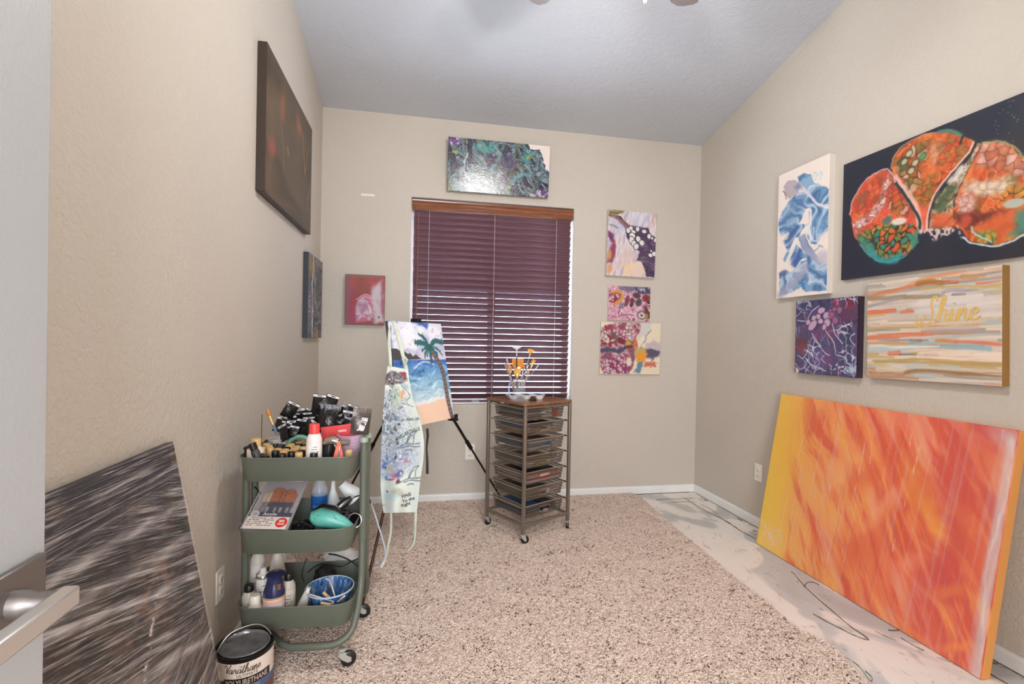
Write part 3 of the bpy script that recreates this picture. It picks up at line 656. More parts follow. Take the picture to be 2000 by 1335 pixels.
# --- window wall right column, top
def pt_A(p):
    Z = zq(1140, 390, 7.856); p.fill((206, 190, 190))
    d = p.s*.5+p.t; v = fbm(p.s*26+d*6, p.t*7, 3, 4); p.c = ramp(np.clip(v+.5, 0, 1), [(0, (166, 158, 172)), (.4, (196, 186, 194)), (.6, (216, 204, 208)), (1, (190, 166, 164))])
    p.mix(.7*p.poly(Z([(640, 700), (780, 780), (830, 900), (640, 1000), (500, 1150), (560, 900)]), .03, .01), (208, 180, 172))
    band = p.poly(Z([(385, 210), (560, 250), (690, 390), (840, 410), (990, 430), (1030, 540), (1130, 590), (1100, 1190), (960, 1180), (940, 1080), (890, 950), (810, 930), (860, 800), (760, 720), (660, 580), (640, 440), (520, 320), (390, 240)]), .004, .006, 24, 4)
    w2 = fbm(p.s*14+2*fbm(p.s*9, p.t*9, 2), p.t*14, 8, 4); p.c = p.c*(1-band[..., None])+ramp(np.clip(w2*1.2+.5, 0, 1), [(0, (52, 38, 62)), (.4, (84, 52, 98)), (.6, (62, 50, 64)), (.75, (110, 96, 108)), (1, (92, 60, 104))])*band[..., None]
    p.mix(.9*p.line(Z([(400, 225), (520, 280), (620, 350), (690, 400)]), .022, .006, .006), (128, 78, 66)); p.mix(.9*p.poly(Z([(390, 150), (640, 165), (600, 200), (510, 235), (390, 220)]), .006, .006), (132, 122, 72)); p.mix(.8*p.line(Z([(400, 190), (500, 205), (600, 180)]), .006, .002), (50, 46, 40))
    for x, y, rx, ry, a in ((685, 470, .016, .020, 0), (725, 435, .016, .013, .6), (828, 450, .014, .017, 0), (765, 490, .018, .012, .3), (745, 550, .024, .020, .3), (735, 620, .020, .028, -.2), (770, 670, .018, .022, 0), (838, 600, .017, .022, -.3), (892, 660, .019, .021, -.5), (808, 715, .019, .022, .4), (930, 485, .019, .014, 0), (1003, 560, .014, .019, 0), (1050, 590, .008, .011, 0), (1105, 615, .013, .020, .4), (1025, 850, .016, .013, .4), (1080, 830, .017, .018, -.5), (1035, 785, .008, .007, 0)):
        e = Z([(x, y)])[0]; p.mix(p.ell(*e, rx*1.22, ry*1.22, a, .1, .003, 40), (48, 42, 50)); p.mix(p.ell(*e, rx, ry, a, .12, .003, 40), (212, 208, 206))
    p.mix(.9*p.poly(Z([(375, 470), (440, 500), (490, 620), (480, 860), (440, 960), (350, 970), (370, 800), (440, 660), (400, 600)]), .012, .01, 20, 6), (128, 44, 76)); p.mix(.8*p.poly(Z([(375, 480), (430, 520), (450, 600), (400, 600), (372, 560)]), .01), (84, 46, 96)); p.mix(.8*p.ell(*Z([(390, 840)])[0], .022, .04, 0, .5), (190, 156, 92)); p.mix(.8*p.poly(Z([(345, 600), (390, 610), (395, 720), (345, 740)]), .01), (160, 158, 176))
    p.mix(.85*p.poly(Z([(355, 990), (450, 980), (430, 1100), (380, 1140), (345, 1130)]), .015), (204, 146, 96)); p.mix(.85*p.poly(Z([(620, 1010), (740, 950), (860, 960), (930, 1060), (920, 1170), (600, 1150)]), .012, .01), (222, 192, 150)); p.mix(.7*p.ell(*Z([(820, 1080)])[0], .055, .045, -.4, .4), (212, 190, 186))
    for i in range(5): p.mix(.8*p.line(Z([(900+i*8, 950+i*30), (950, 975+i*30), (1000, 965+i*32)]), .005, .002, .004), (40, 36, 40))
    p.mix(.8*p.poly(Z([(450, 260), (640, 420), (560, 560), (430, 470), (390, 360)]), .03, .01), (184, 180, 198)); p.mix(.7*p.line(Z([(400, 380), (470, 400), (520, 430)]), .012, .008), (104, 98, 116))
    p.mix(.5*p.poly(Z([(700, 170), (1000, 190), (960, 400), (720, 400)]), .03, .01), (206, 206, 216)); p.mix(.6*p.poly(Z([(1050, 200), (1140, 210), (1130, 290), (1060, 260)]), .03), (178, 142, 130))
wA = math.radians(2.2); RA = np.array([math.cos(wA), 0, -math.sin(wA)*.5]); RA /= np.linalg.norm(RA); UA = np.array([RA[2]*-1, 0, RA[0]])
def tilted(rz): R_ = np.array([math.cos(rz), 0, -math.sin(rz)]); return R_, np.array([math.sin(rz), 0, math.cos(rz)]), (0, -1, 0)
canvas('canvas_painting', 'tall lavender and purple canvas with white pebble shapes, topmost right of the window', *tilted(.02), at(1189, 408, 1, ROOM_D-.036), .394, .50, .036, pt_A, .003, .3, .4, .3, 220, edge=(196, 184, 178))
# --- right column, middle
def pt_B(p):
    Z = zq(1150, 540, 6.357); c, v = marble(p, [(0, (140, 70, 100)), (.35, (206, 160, 172)), (.5, (222, 192, 194)), (.6, (180, 120, 140)), (.75, (214, 170, 182)), (1, (150, 90, 120))], 9, 41, 1.0, 4); p.c = c; contour(p, v, 6, .09, (130, 60, 96), .6)
    p.mix(.8*p.poly(Z([(380, 115), (640, 110), (770, 130), (770, 200), (600, 180), (520, 190), (400, 160)]), .02, .015, 18, 3), (86, 82, 110)); cells(p, .85*p.poly(Z([(560, 140), (765, 130), (765, 215), (600, 215)]), .01, .01), 40, 6, [(150, 140, 160), (60, 60, 90), (190, 180, 190)], (40, 36, 50), .14)
    p.mix(.9*p.poly(Z([(255, 200), (320, 170), (400, 170), (435, 230), (420, 290), (370, 340), (300, 350), (255, 310)]), .006, .006), (194, 140, 56)); p.mix(.95*p.poly(Z([(250, 215), (300, 200), (350, 200), (400, 215), (390, 270), (320, 320), (250, 320)]), .006, .008), (140, 30, 66)); cells(p, p.poly(Z([(250, 240), (300, 210), (380, 220), (380, 270), (310, 310), (250, 300)]), .004), 48, 8, [(200, 130, 150), (150, 40, 80), (222, 190, 190)], (120, 20, 56), .18)
    for x, y, rx, ry, col in ((475, 300, .014, .034, (160, 50, 80)), (540, 300, .016, .018, (130, 40, 50)), (530, 350, .012, .014, (60, 50, 56)), (595, 235, .026, .018, (82, 56, 58)), (620, 320, .02, .024, (70, 72, 80)), (715, 270, .028, .022, (160, 36, 40)), (415, 352, .018, .016, (150, 160, 176)), (655, 480, .03, .026, (210, 204, 196)), (740, 320, .012, .01, (46, 46, 50))):
        e = Z([(x, y)])[0]; p.mix(.9*p.ell(*e, rx*1.25, ry*1.25, .2, .2, .004, 40), (60, 40, 50)); p.mix(.9*p.ell(*e, rx, ry, .2, .25, .006, 40), col); p.mix(.8*p.ell(*e, rx*.4, ry*.35, .6, .4, .004, 40), (44, 34, 40))
    p.mix(.9*p.poly(Z([(680, 350), (720, 380), (765, 450), (765, 520), (720, 530), (690, 420)]), .008, .008), (70, 42, 40)); p.mix(.8*p.ell(*Z([(715, 490)])[0], .016, .02, 0, .4), (176, 128, 60)); p.mix(.8*p.line(Z([(370, 490), (460, 470), (560, 480)]), .006, .004), (110, 60, 96))
canvas('canvas_painting', 'small pink canvas with a gold ring, middle of three right of the window', *tilted(.005), at(1189, 557, 1, ROOM_D-.02), .342, .264, .02, pt_B, .0028, .25, .5, .3, 220, edge=(210, 190, 186))
# --- right column, bottom
def pt_C(p):
    Z = zq(1150, 540, 6.357); p.fill((220, 204, 178)); c, v = marble(p, [(0, (150, 60, 84)), (.4, (196, 150, 156)), (.55, (214, 186, 182)), (.7, (150, 90, 116)), (1, (120, 70, 100))], 6, 51, 1.0, 5)
    c = c*(1-.5*sst(.12, .04, np.abs((v*7) % 1-.5)))[..., None]; left = np.clip(p.poly(Z([(150, 640), (200, 600), (310, 590), (330, 555), (660, 575), (640, 680), (590, 740), (610, 850), (560, 960), (560, 1080), (500, 1195), (180, 1200), (120, 1100), (150, 900)]), .008, .014, 16, 3), 0, 1); p.c = p.c*(1-left[..., None])+c*left[..., None]
    cells(p, p.poly(Z([(320, 590), (520, 570), (600, 700), (560, 790), (470, 800), (400, 760), (350, 690)]), .01, .012), 40, 4, [(222, 198, 196), (206, 160, 170), (176, 80, 110), (224, 208, 200)], (120, 24, 60), .12, .4)
    cells(p, p.poly(Z([(145, 640), (210, 610), (260, 720), (350, 790), (300, 860), (180, 850), (140, 760)]), .01, .012), 42, 7, [(214, 180, 180), (170, 50, 66), (226, 210, 200), (150, 40, 60)], (96, 20, 36), .14, .4)
    cells(p, p.poly(Z([(150, 1050), (300, 1000), (470, 1000), (490, 1190), (170, 1195)]), .01, .012), 44, 9, [(176, 80, 120), (206, 170, 180), (150, 60, 104), (216, 196, 196)], (126, 40, 84), .16, .5)
    contour(p, fbm(p.s*9, p.t*9, 77, 4), 5, .10, (90, 24, 50), .55, p.poly(Z([(150, 640), (310, 590), (640, 600), (600, 740), (560, 960), (540, 1190), (180, 1200), (130, 1000)]), .02, .02))
    p.mix(.9*p.line(Z([(150, 915), (260, 905), (370, 925), (450, 880), (520, 860)]), .03, .008, .01), (54, 58, 86)); p.mix(.85*p.line(Z([(300, 720), (360, 770), (430, 810), (560, 830)]), .035, .012, .012), (92, 76, 70)); p.mix(.9*p.ell(*Z([(410, 800)])[0], .035, .02, .4, .4, .01), (110, 14, 40))
    p.mix(.85*p.ell(*Z([(490, 830)])[0], .025, .022, 0, .5), (206, 160, 60)); p.mix(.85*p.line(Z([(580, 800), (560, 860), (500, 890)]), .03, .012), (206, 110, 60)); p.mix(.8*p.ell(*Z([(510, 870)])[0], .03, .014, 0, .4), (60, 40, 50)); p.mix(.8*p.poly(Z([(480, 900), (560, 900), (580, 990), (540, 1100), (520, 1000)]), .012, .012), (120, 70, 84)); p.mix(.9*p.poly(Z([(470, 1020), (520, 1000), (530, 1110), (475, 1110)]), .006), (220, 204, 180))
    p.mix(.9*p.poly(Z([(560, 900), (640, 870), (720, 870), (760, 930), (700, 1010), (650, 1070), (590, 1050), (570, 970)]), .014, .016, 20, 6), (178, 152, 92)); p.mix(.9*p.ell(*Z([(655, 995)])[0], .04, .045, .4, .5, .012), (224, 140, 40)); p.mix(.9*p.poly(Z([(710, 900), (780, 880), (880, 930), (880, 985), (790, 1030), (720, 1000)]), .012, .016, 24, 8), (70, 60, 92)); p.mix(.8*p.poly(Z([(690, 830), (800, 790), (885, 830), (880, 920), (780, 890), (720, 890)]), .014, .014, 24, 9), (176, 162, 170))
    p.mix(.85*p.poly(Z([(610, 1060), (670, 1060), (680, 1110), (630, 1190), (560, 1185), (600, 1110)]), .01, .014, 30, 4), (70, 110, 140)); p.mix(.85*p.poly(Z([(680, 1050), (760, 1060), (845, 1060), (840, 1110), (700, 1120)]), .008, .02, 40, 5), (186, 84, 66))
    p.mix(.9*p.poly(Z([(650, 575), (770, 578), (775, 660), (700, 760), (660, 840), (600, 780), (640, 680)]), .01, .01), (196, 190, 186)); p.mix(.9*p.line(Z([(775, 660), (715, 740), (700, 800), (660, 840), (655, 890)]), .008, .004, .006), (120, 126, 150)); p.mix(p.poly(Z([(610, 790), (670, 730), (700, 760), (650, 860), (610, 850)]), .01), (220, 204, 180))
canvas('canvas_painting', 'cream canvas with a maroon and gold splash, lowest of three right of the window', *tilted(.004), at(1174, 628, 1, ROOM_D-.02), .492, .396, .02, pt_C, .0024, .25, .5, .3, 220, edge=(206, 194, 176))

# --- right wall, tall blue pour
def pt_blue(p):
    Z = zq(1500, 290, 4.45); p.fill((230, 216, 204))
    def flow(seed, sc=7):
        A = .5*fbm(p.s*4, p.t*4, seed, 3); ph = (p.s*.8+p.t*1.0)*sc*.55+2.2*fbm(p.s*3.2+A, p.t*3.2, seed+1, 3)+.35*fbm(p.s*12+3*A, p.t*12, seed+2, 3)
        k = .5+.5*np.sin(ph*6.0); fine = .5+.5*np.sin(ph*31+2*A)
        c = ramp(np.clip(.75*k+.25*fine, 0, 1), [(0, (58, 92, 140)), (.25, (84, 124, 164)), (.5, (112, 150, 182)), (.72, (138, 172, 196)), (.88, (178, 192, 208)), (1, (204, 206, 214))])
        d = sst(.35, .6, fbm(p.s*6, p.t*6, seed+9, 3))[..., None]; return c*(1-.5*d)+np.array((60., 84, 140))*.5*d
    def body(pts, seed, sc=7, soft=.003, amp=.008):
        k = p.poly(Z(pts), soft, amp, 16, seed)[..., None]; p.c = p.c*(1-k)+flow(seed, sc)*k
    body([(250, 240), (310, 215), (370, 220), (400, 290), (460, 320), (530, 350), (530, 500), (440, 490), (380, 420), (330, 360), (280, 310)], 61)
    p.mix(p.poly(Z([(135, 330), (170, 280), (230, 270), (280, 300), (310, 350), (260, 390), (190, 440), (150, 400)]), .004, .006), (176, 162, 166)); p.mix(.7*p.poly(Z([(225, 340), (260, 300), (290, 330), (250, 360)]), .012), (96, 116, 156)); p.mix(.8*p.line(Z([(130, 370), (150, 390), (160, 440)]), .006, .003), (120, 70, 80))
    body([(90, 640), (130, 540), (190, 450), (250, 390), (310, 375), (350, 410), (430, 490), (530, 520), (530, 700), (460, 760), (420, 830), (370, 830), (340, 760), (360, 620), (350, 530), (320, 530), (290, 620), (230, 700), (150, 755), (100, 740)], 71)
    p.mix(.45*p.poly(Z([(100, 640), (190, 460), (310, 390), (360, 450), (250, 600), (120, 740)]), .03, .01), (78, 116, 158)); p.mix(.5*p.poly(Z([(400, 600), (510, 590), (510, 700), (410, 800)]), .03), (134, 172, 196))
    p.mix(p.line(Z([(270, 365), (330, 370), (390, 440), (440, 490), (530, 490)]), .014, .005, .006), (206, 200, 208)); p.mix(p.line(Z([(260, 700), (310, 600), (330, 540), (365, 530), (370, 620), (355, 700), (380, 790)]), .016, .005, .006), (226, 216, 210)); p.mix(.9*p.line(Z([(400, 690), (395, 800), (440, 780), (520, 690)]), .010, .005, .006), (196, 200, 214))
    body([(205, 690), (260, 660), (350, 655), (300, 700), (270, 760), (230, 770), (200, 850), (180, 920), (150, 990), (130, 970), (165, 880), (130, 800), (170, 790)], 81, 9)
    p.mix(.5*p.poly(Z([(210, 690), (270, 665), (250, 720), (190, 830), (140, 810)]), .02), (44, 70, 124))
    body([(265, 770), (320, 740), (350, 830), (420, 920), (530, 1010), (530, 1230), (320, 1240), (290, 1200), (210, 1250), (100, 1275), (95, 1100), (170, 1080), (240, 1050), (290, 980), (340, 960), (300, 880)], 91, 6)
    p.mix(.85*p.poly(Z([(265, 770), (320, 740), (350, 830), (440, 950), (460, 1030), (380, 960), (300, 880)]), .01, .006), (150, 152, 176)); p.mix(.8*p.line(Z([(110, 1270), (200, 1180), (290, 1090), (320, 1040)]), .05, .02), (160, 160, 182)); p.mix(.75*p.poly(Z([(95, 1080), (140, 1050), (180, 1070), (130, 1110), (100, 1130)]), .008), (52, 76, 126))
    body([(190, 960), (250, 840), (290, 880), (340, 950), (290, 960), (240, 1030), (200, 1010)], 95, 12); p.mix(.6*p.ell(*Z([(250, 950)])[0], .03, .05, .6, .4, .01), (40, 70, 140)); p.mix(.8*p.line(Z([(185, 1010), (190, 950), (220, 880), (250, 830)]), .007, .003), (180, 190, 210))
    p.mix(.9*p.poly(Z([(420, 960), (440, 900), (500, 880), (530, 880), (530, 1010), (460, 990)]), .02, .01), (190, 182, 190)); p.mix(.8*p.line(Z([(395, 895), (440, 860), (445, 840), (475, 855)]), .006, .003), (90, 130, 160))
    for pts in ([(385, 260), (400, 210), (420, 215), (410, 280)], [(430, 240), (460, 205), (470, 230), (445, 270)]): p.mix(.8*p.line(Z(pts), .005, .002), (150, 190, 206))
    p.mix(p.poly(Z([(215, 1245), (250, 1215), (300, 1225), (320, 1250), (220, 1265)]), .006), (228, 214, 204)); p.mix(.9*p.poly(Z([(290, 1170), (320, 1170), (325, 1240), (295, 1215)]), .005, .005), (44, 120, 184))
canvas('canvas_painting', 'tall narrow white canvas with blue swirls on the right wall', *RWALL, at(1521, 343, 0, ROOM_W-.036), .378, .752, .036, pt_blue, .0036, .3, .5, .3, 200, edge=(214, 204, 194))

# --- right wall, navy canvas with orange fan shapes
def pt_navy(p):
    Z = zq(1630, 160, 3.338); c, v = marble(p, [(0, (30, 33, 46)), (.5, (36, 39, 52)), (1, (44, 42, 48))], 1.5, 3, .5, 3); p.c = c
    OR = [(208, 92, 44), (216, 108, 60), (196, 74, 44), (212, 130, 70)]
    def shape(pts, seed, base, amp=.008):
        global _last
        k = p.poly(Z(pts), .004, amp, 18, seed); cc, v = marble(p, base, 6, seed, 1.0, 5); p.c = p.c*(1-k[..., None])+cc*k[..., None]; return k
    def rimline(pts, col, w=.008): p.mix(.85*p.line(Z(pts), w, .003, .008, 18, 5), col)
    WARM = [(0, (120, 60, 34)), (.3, (196, 84, 44)), (.5, (210, 104, 54)), (.62, (204, 130, 60)), (.75, (190, 70, 44)), (1, (120, 90, 44))]
    L = [(100, 860), (115, 780), (170, 680), (240, 610), (330, 565), (375, 600), (400, 660), (470, 760), (530, 860), (550, 930), (535, 1040), (470, 1120), (390, 1165), (300, 1170), (230, 1130), (170, 1060), (130, 1010)]
    VEIN = (110, 40, 24)
    k = shape(L, 11, [(0, (190, 70, 48)), (.4, (206, 84, 54)), (.6, (212, 100, 60)), (.8, (196, 70, 56)), (1, (214, 120, 70))])
    low = p.poly(Z([(140, 1000), (250, 940), (400, 920), (545, 930), (535, 1040), (470, 1120), (390, 1165), (300, 1170), (230, 1130), (170, 1060)]), .012, .01)
    cells(p, low, 34, 5, [(150, 130, 60), (200, 110, 50), (110, 130, 70), (70, 130, 110), (206, 90, 50), (170, 150, 60)], (60, 40, 30), .2, .6)
    p.mix(.75*p.poly(Z([(150, 1000), (220, 1020), (270, 1150), (230, 1135), (170, 1060)]), .02, .01), (64, 140, 116)); p.mix(.8*p.line(Z([(240, 1110), (300, 1160), (390, 1160), (430, 1130)]), .03, .012, .008), (40, 140, 150)); p.mix(.8*p.poly(Z([(490, 1000), (550, 960), (540, 1050), (500, 1090)]), .01, .01), (50, 140, 120))
    cells(p, p.poly(Z([(105, 920), (200, 880), (290, 770), (325, 640), (350, 590), (360, 660), (330, 800), (250, 900), (150, 990)]), .008, .01), 43, 6, [(224, 190, 182), (214, 160, 154), (230, 204, 192), (200, 120, 110)], (150, 60, 50), .12, .5)
    cells(p, .8*p.poly(Z([(370, 600), (470, 760), (540, 880), (420, 870), (340, 820), (345, 700)]), .015, .012), 37, 9, [(204, 90, 52), (170, 110, 60), (190, 70, 60), (216, 170, 150), (110, 90, 50)], (90, 46, 36), .14, .7)
    cells(p, .55*p.poly(Z([(110, 860), (170, 690), (320, 580), (320, 760), (200, 870)]), .02, .01), 34, 33, [(206, 80, 48), (196, 60, 50), (214, 110, 70), (120, 70, 50)], (150, 44, 30), .10, .6)
    p.mix(.9*p.ell(*Z([(420, 908)])[0], .036, .016, .1, .25), (214, 204, 194)); p.mix(.8*p.ell(*Z([(345, 900)])[0], .026, .018, -.3, .3, .006), (60, 110, 110)); p.mix(.6*p.poly(Z([(140, 770), (180, 730), (200, 800), (150, 800)]), .02, .01), (100, 90, 60))
    rimline(L[:9]+[L[9]], (206, 160, 160)); rimline([L[11], L[12], L[13], L[14], L[15]], (60, 150, 150), .006)
    M_ = [(370, 560), (385, 490), (450, 420), (560, 350), (650, 330), (760, 320), (830, 350), (870, 365), (920, 390), (880, 470), (800, 560), (700, 680), (650, 760), (620, 850), (605, 970), (555, 960), (545, 880), (480, 770), (420, 680)]
    shape(M_, 21, WARM); cells(p, .85*p.poly(Z([(385, 520), (520, 400), (640, 370), (600, 480), (560, 640), (500, 760), (420, 660)]), .02, .015), 26, 12, [(190, 100, 50), (120, 110, 60), (206, 90, 50), (150, 140, 90), (204, 180, 150), (70, 100, 70)], (90, 56, 30), .16, .6)
    cells(p, .8*p.poly(Z([(560, 640), (680, 580), (640, 740), (600, 830), (540, 800), (490, 760)]), .02, .015), 37, 14, [(180, 120, 50), (140, 110, 50), (200, 100, 50)], (96, 70, 36), .16, .5); cells(p, .75*p.poly(Z([(600, 440), (700, 380), (720, 450), (640, 540)]), .02, .012), 29, 15, [(224, 190, 170), (212, 150, 120), (220, 170, 140)], (170, 80, 50), .1, .5)
    for x, y in ((485, 465), (525, 525), (455, 520), (575, 485), (500, 580)): e = Z([(x, y)])[0]; p.mix(.85*p.ell(*e, .02, .016, -.6, .2, .004), (70, 70, 50)); p.mix(.9*p.ell(*e, .014, .011, -.6, .3, .004), (190, 180, 150) if x != 575 else (80, 150, 90))
    cells(p, .7*p.poly(Z([(660, 400), (760, 340), (900, 400), (860, 480), (780, 560), (680, 560)]), .02, .012), 36, 35, [(214, 96, 48), (206, 120, 50), (196, 80, 44), (150, 110, 60)], (120, 56, 30), .12, .6)
    p.mix(.85*p.poly(Z([(545, 880), (500, 790), (570, 800), (620, 850), (605, 970), (555, 960)]), .014, .006), (214, 96, 70)); p.mix(.8*p.line(Z([(400, 620), (440, 680), (520, 790), (550, 900), (560, 960)]), .022, .008, .006), (224, 186, 178)); rimline(M_[10:15], (206, 180, 170), .006); rimline([M_[0], M_[1], M_[2], M_[3], M_[4], M_[5], M_[6]], (190, 130, 100), .007); p.mix(.8*p.line(Z([(680, 325), (760, 320), (830, 350)]), .014, .006), (60, 120, 100)); p.mix(.9*p.line(Z([(835, 350), (820, 400)]), .009, .003), (40, 36, 40))
    p.mix(p.line(Z([(400, 660), (480, 770), (550, 890), (556, 960)]), .012, .004), (36, 52, 56))
    B_ = [(925, 400), (965, 390), (900, 520), (830, 650), (780, 760), (780, 860), (770, 960), (700, 960), (615, 955), (625, 860), (680, 740), (800, 600), (890, 480)]
    shape(B_, 31, [(0, (60, 70, 46)), (.35, (120, 90, 60)), (.5, (196, 180, 164)), (.6, (80, 96, 64)), (.75, (190, 110, 70)), (1, (206, 170, 150))]); p.mix(.85*p.poly(Z([(640, 860), (770, 850), (770, 960), (620, 950)]), .02, .012), (206, 86, 48)); p.mix(.8*p.line(Z([(820, 560), (790, 620), (760, 640)]), .03, .01), (222, 206, 194)); p.mix(.85*p.line(Z([(690, 820), (720, 740), (760, 700)]), .04, .015, .01), (66, 84, 56))
    for o_, col in ((0, (34, 40, 44)), (-14, (210, 190, 184))): p.mix(.9*p.line(Z([(920+o_, 395), (880+o_, 470), (800+o_, 560), (700+o_, 680), (650+o_, 760), (622+o_, 860), (612+o_, 950)]), .007, .003, .003), col)
    R_ = [(970, 395), (1080, 390), (1160, 420), (1240, 500), (1330, 620), (1370, 760), (1340, 900), (1235, 1000), (1180, 1025), (1060, 1065), (960, 1050), (880, 1040), (820, 965), (775, 930), (770, 860), (790, 760), (840, 640), (900, 520)]
    shape(R_, 41, WARM); cells(p, .9*p.poly(Z([(970, 400), (1090, 395), (1240, 500), (1300, 600), (1100, 600), (960, 560), (910, 540)]), .02, .015), 29, 22, [(212, 150, 130), (190, 110, 80), (222, 180, 170), (200, 130, 100)], (140, 70, 50), .12, .5)
    cells(p, .95*p.poly(Z([(850, 650), (1000, 640), (1140, 620), (1200, 660), (1080, 740), (900, 740), (830, 700)]), .015, .015), 29, 24, [(226, 206, 180), (216, 190, 160), (222, 196, 172)], (176, 130, 96), .08, .5); cells(p, .9*p.poly(Z([(790, 760), (850, 720), (930, 760), (900, 850), (800, 850)]), .015, .012), 43, 26, [(226, 196, 190), (216, 170, 160)], (180, 90, 80), .1, .5)
    cells(p, .85*p.poly(Z([(1120, 680), (1300, 640), (1350, 780), (1200, 800), (1080, 790)]), .015, .012), 37, 27, [(214, 110, 50), (204, 140, 60), (220, 160, 70)], (90, 60, 30), .14, .5)
    p.mix(.8*p.poly(Z([(820, 840), (1000, 850), (1150, 830), (1000, 900), (900, 950), (790, 920)]), .015, .012), (96, 40, 40)); p.mix(.85*p.poly(Z([(900, 960), (1040, 870), (1180, 830), (1200, 950), (1120, 1010), (960, 1010)]), .015, .012), (196, 92, 50)); p.mix(.85*p.poly(Z([(1170, 850), (1360, 800), (1340, 910), (1235, 1000), (1130, 1010), (1190, 940)]), .015, .015), (56, 130, 116)); cells(p, .9*p.poly(Z([(920, 970), (1050, 970), (1060, 1050), (950, 1040)]), .012, .01), 37, 29, [(170, 170, 60), (200, 160, 60), (120, 160, 80)], (50, 110, 90), .14, .5)
    p.mix(.9*p.ell(*Z([(1170, 790)])[0], .034, .017, .1, .2), (170, 180, 170)); p.mix(.8*p.ell(*Z([(860, 900)])[0], .02, .024, 0, .4, .008), (196, 80, 60)); p.mix(.9*p.line(Z([(840, 1010), (880, 1045), (960, 1060), (1040, 1070), (1120, 1050), (1230, 1000)]), .007, .002, .004), (190, 204, 200)); p.mix(.85*p.line(Z([(890, 945), (910, 990), (960, 1010), (1020, 1040)]), .006, .002, .004), (150, 200, 190)); rimline([(970, 395), (1080, 390), (1160, 420), (1240, 500)], (150, 150, 90), .006)
    fr = p.poly(Z([(550, 960), (780, 950), (780, 985), (700, 1000), (640, 1040), (620, 985), (560, 990)]), .006, .012, 40, 6)*sst(-.1, .15, fbm(p.s*70, p.t*50, 9, 3)+.1); p.mix(.85*fr, (214, 190, 186)); p.mix(.6*p.poly(Z([(790, 930), (830, 960), (850, 1030), (800, 1000)]), .008, .012)*sst(0, .1, fbm(p.s*80, p.t*80, 3)), (214, 200, 200))
    rng = np.random.RandomState(2)
    for i in range(26): e = Z([(rng.uniform(1010, 1300), rng.uniform(100, 400))])[0]; p.mix(.7*p.ell(*e, .002, .0016, 0, .5), (150, 156, 170))
NW = .914
canvas('canvas_painting', 'wide navy canvas with fiery orange fan shapes on the right wall', *RWALL, at(1648, 322, 0, ROOM_W-.0225), NW, .600, .02, pt_navy, .0025, .35, .2, .12, 160, edge=(40, 34, 36))

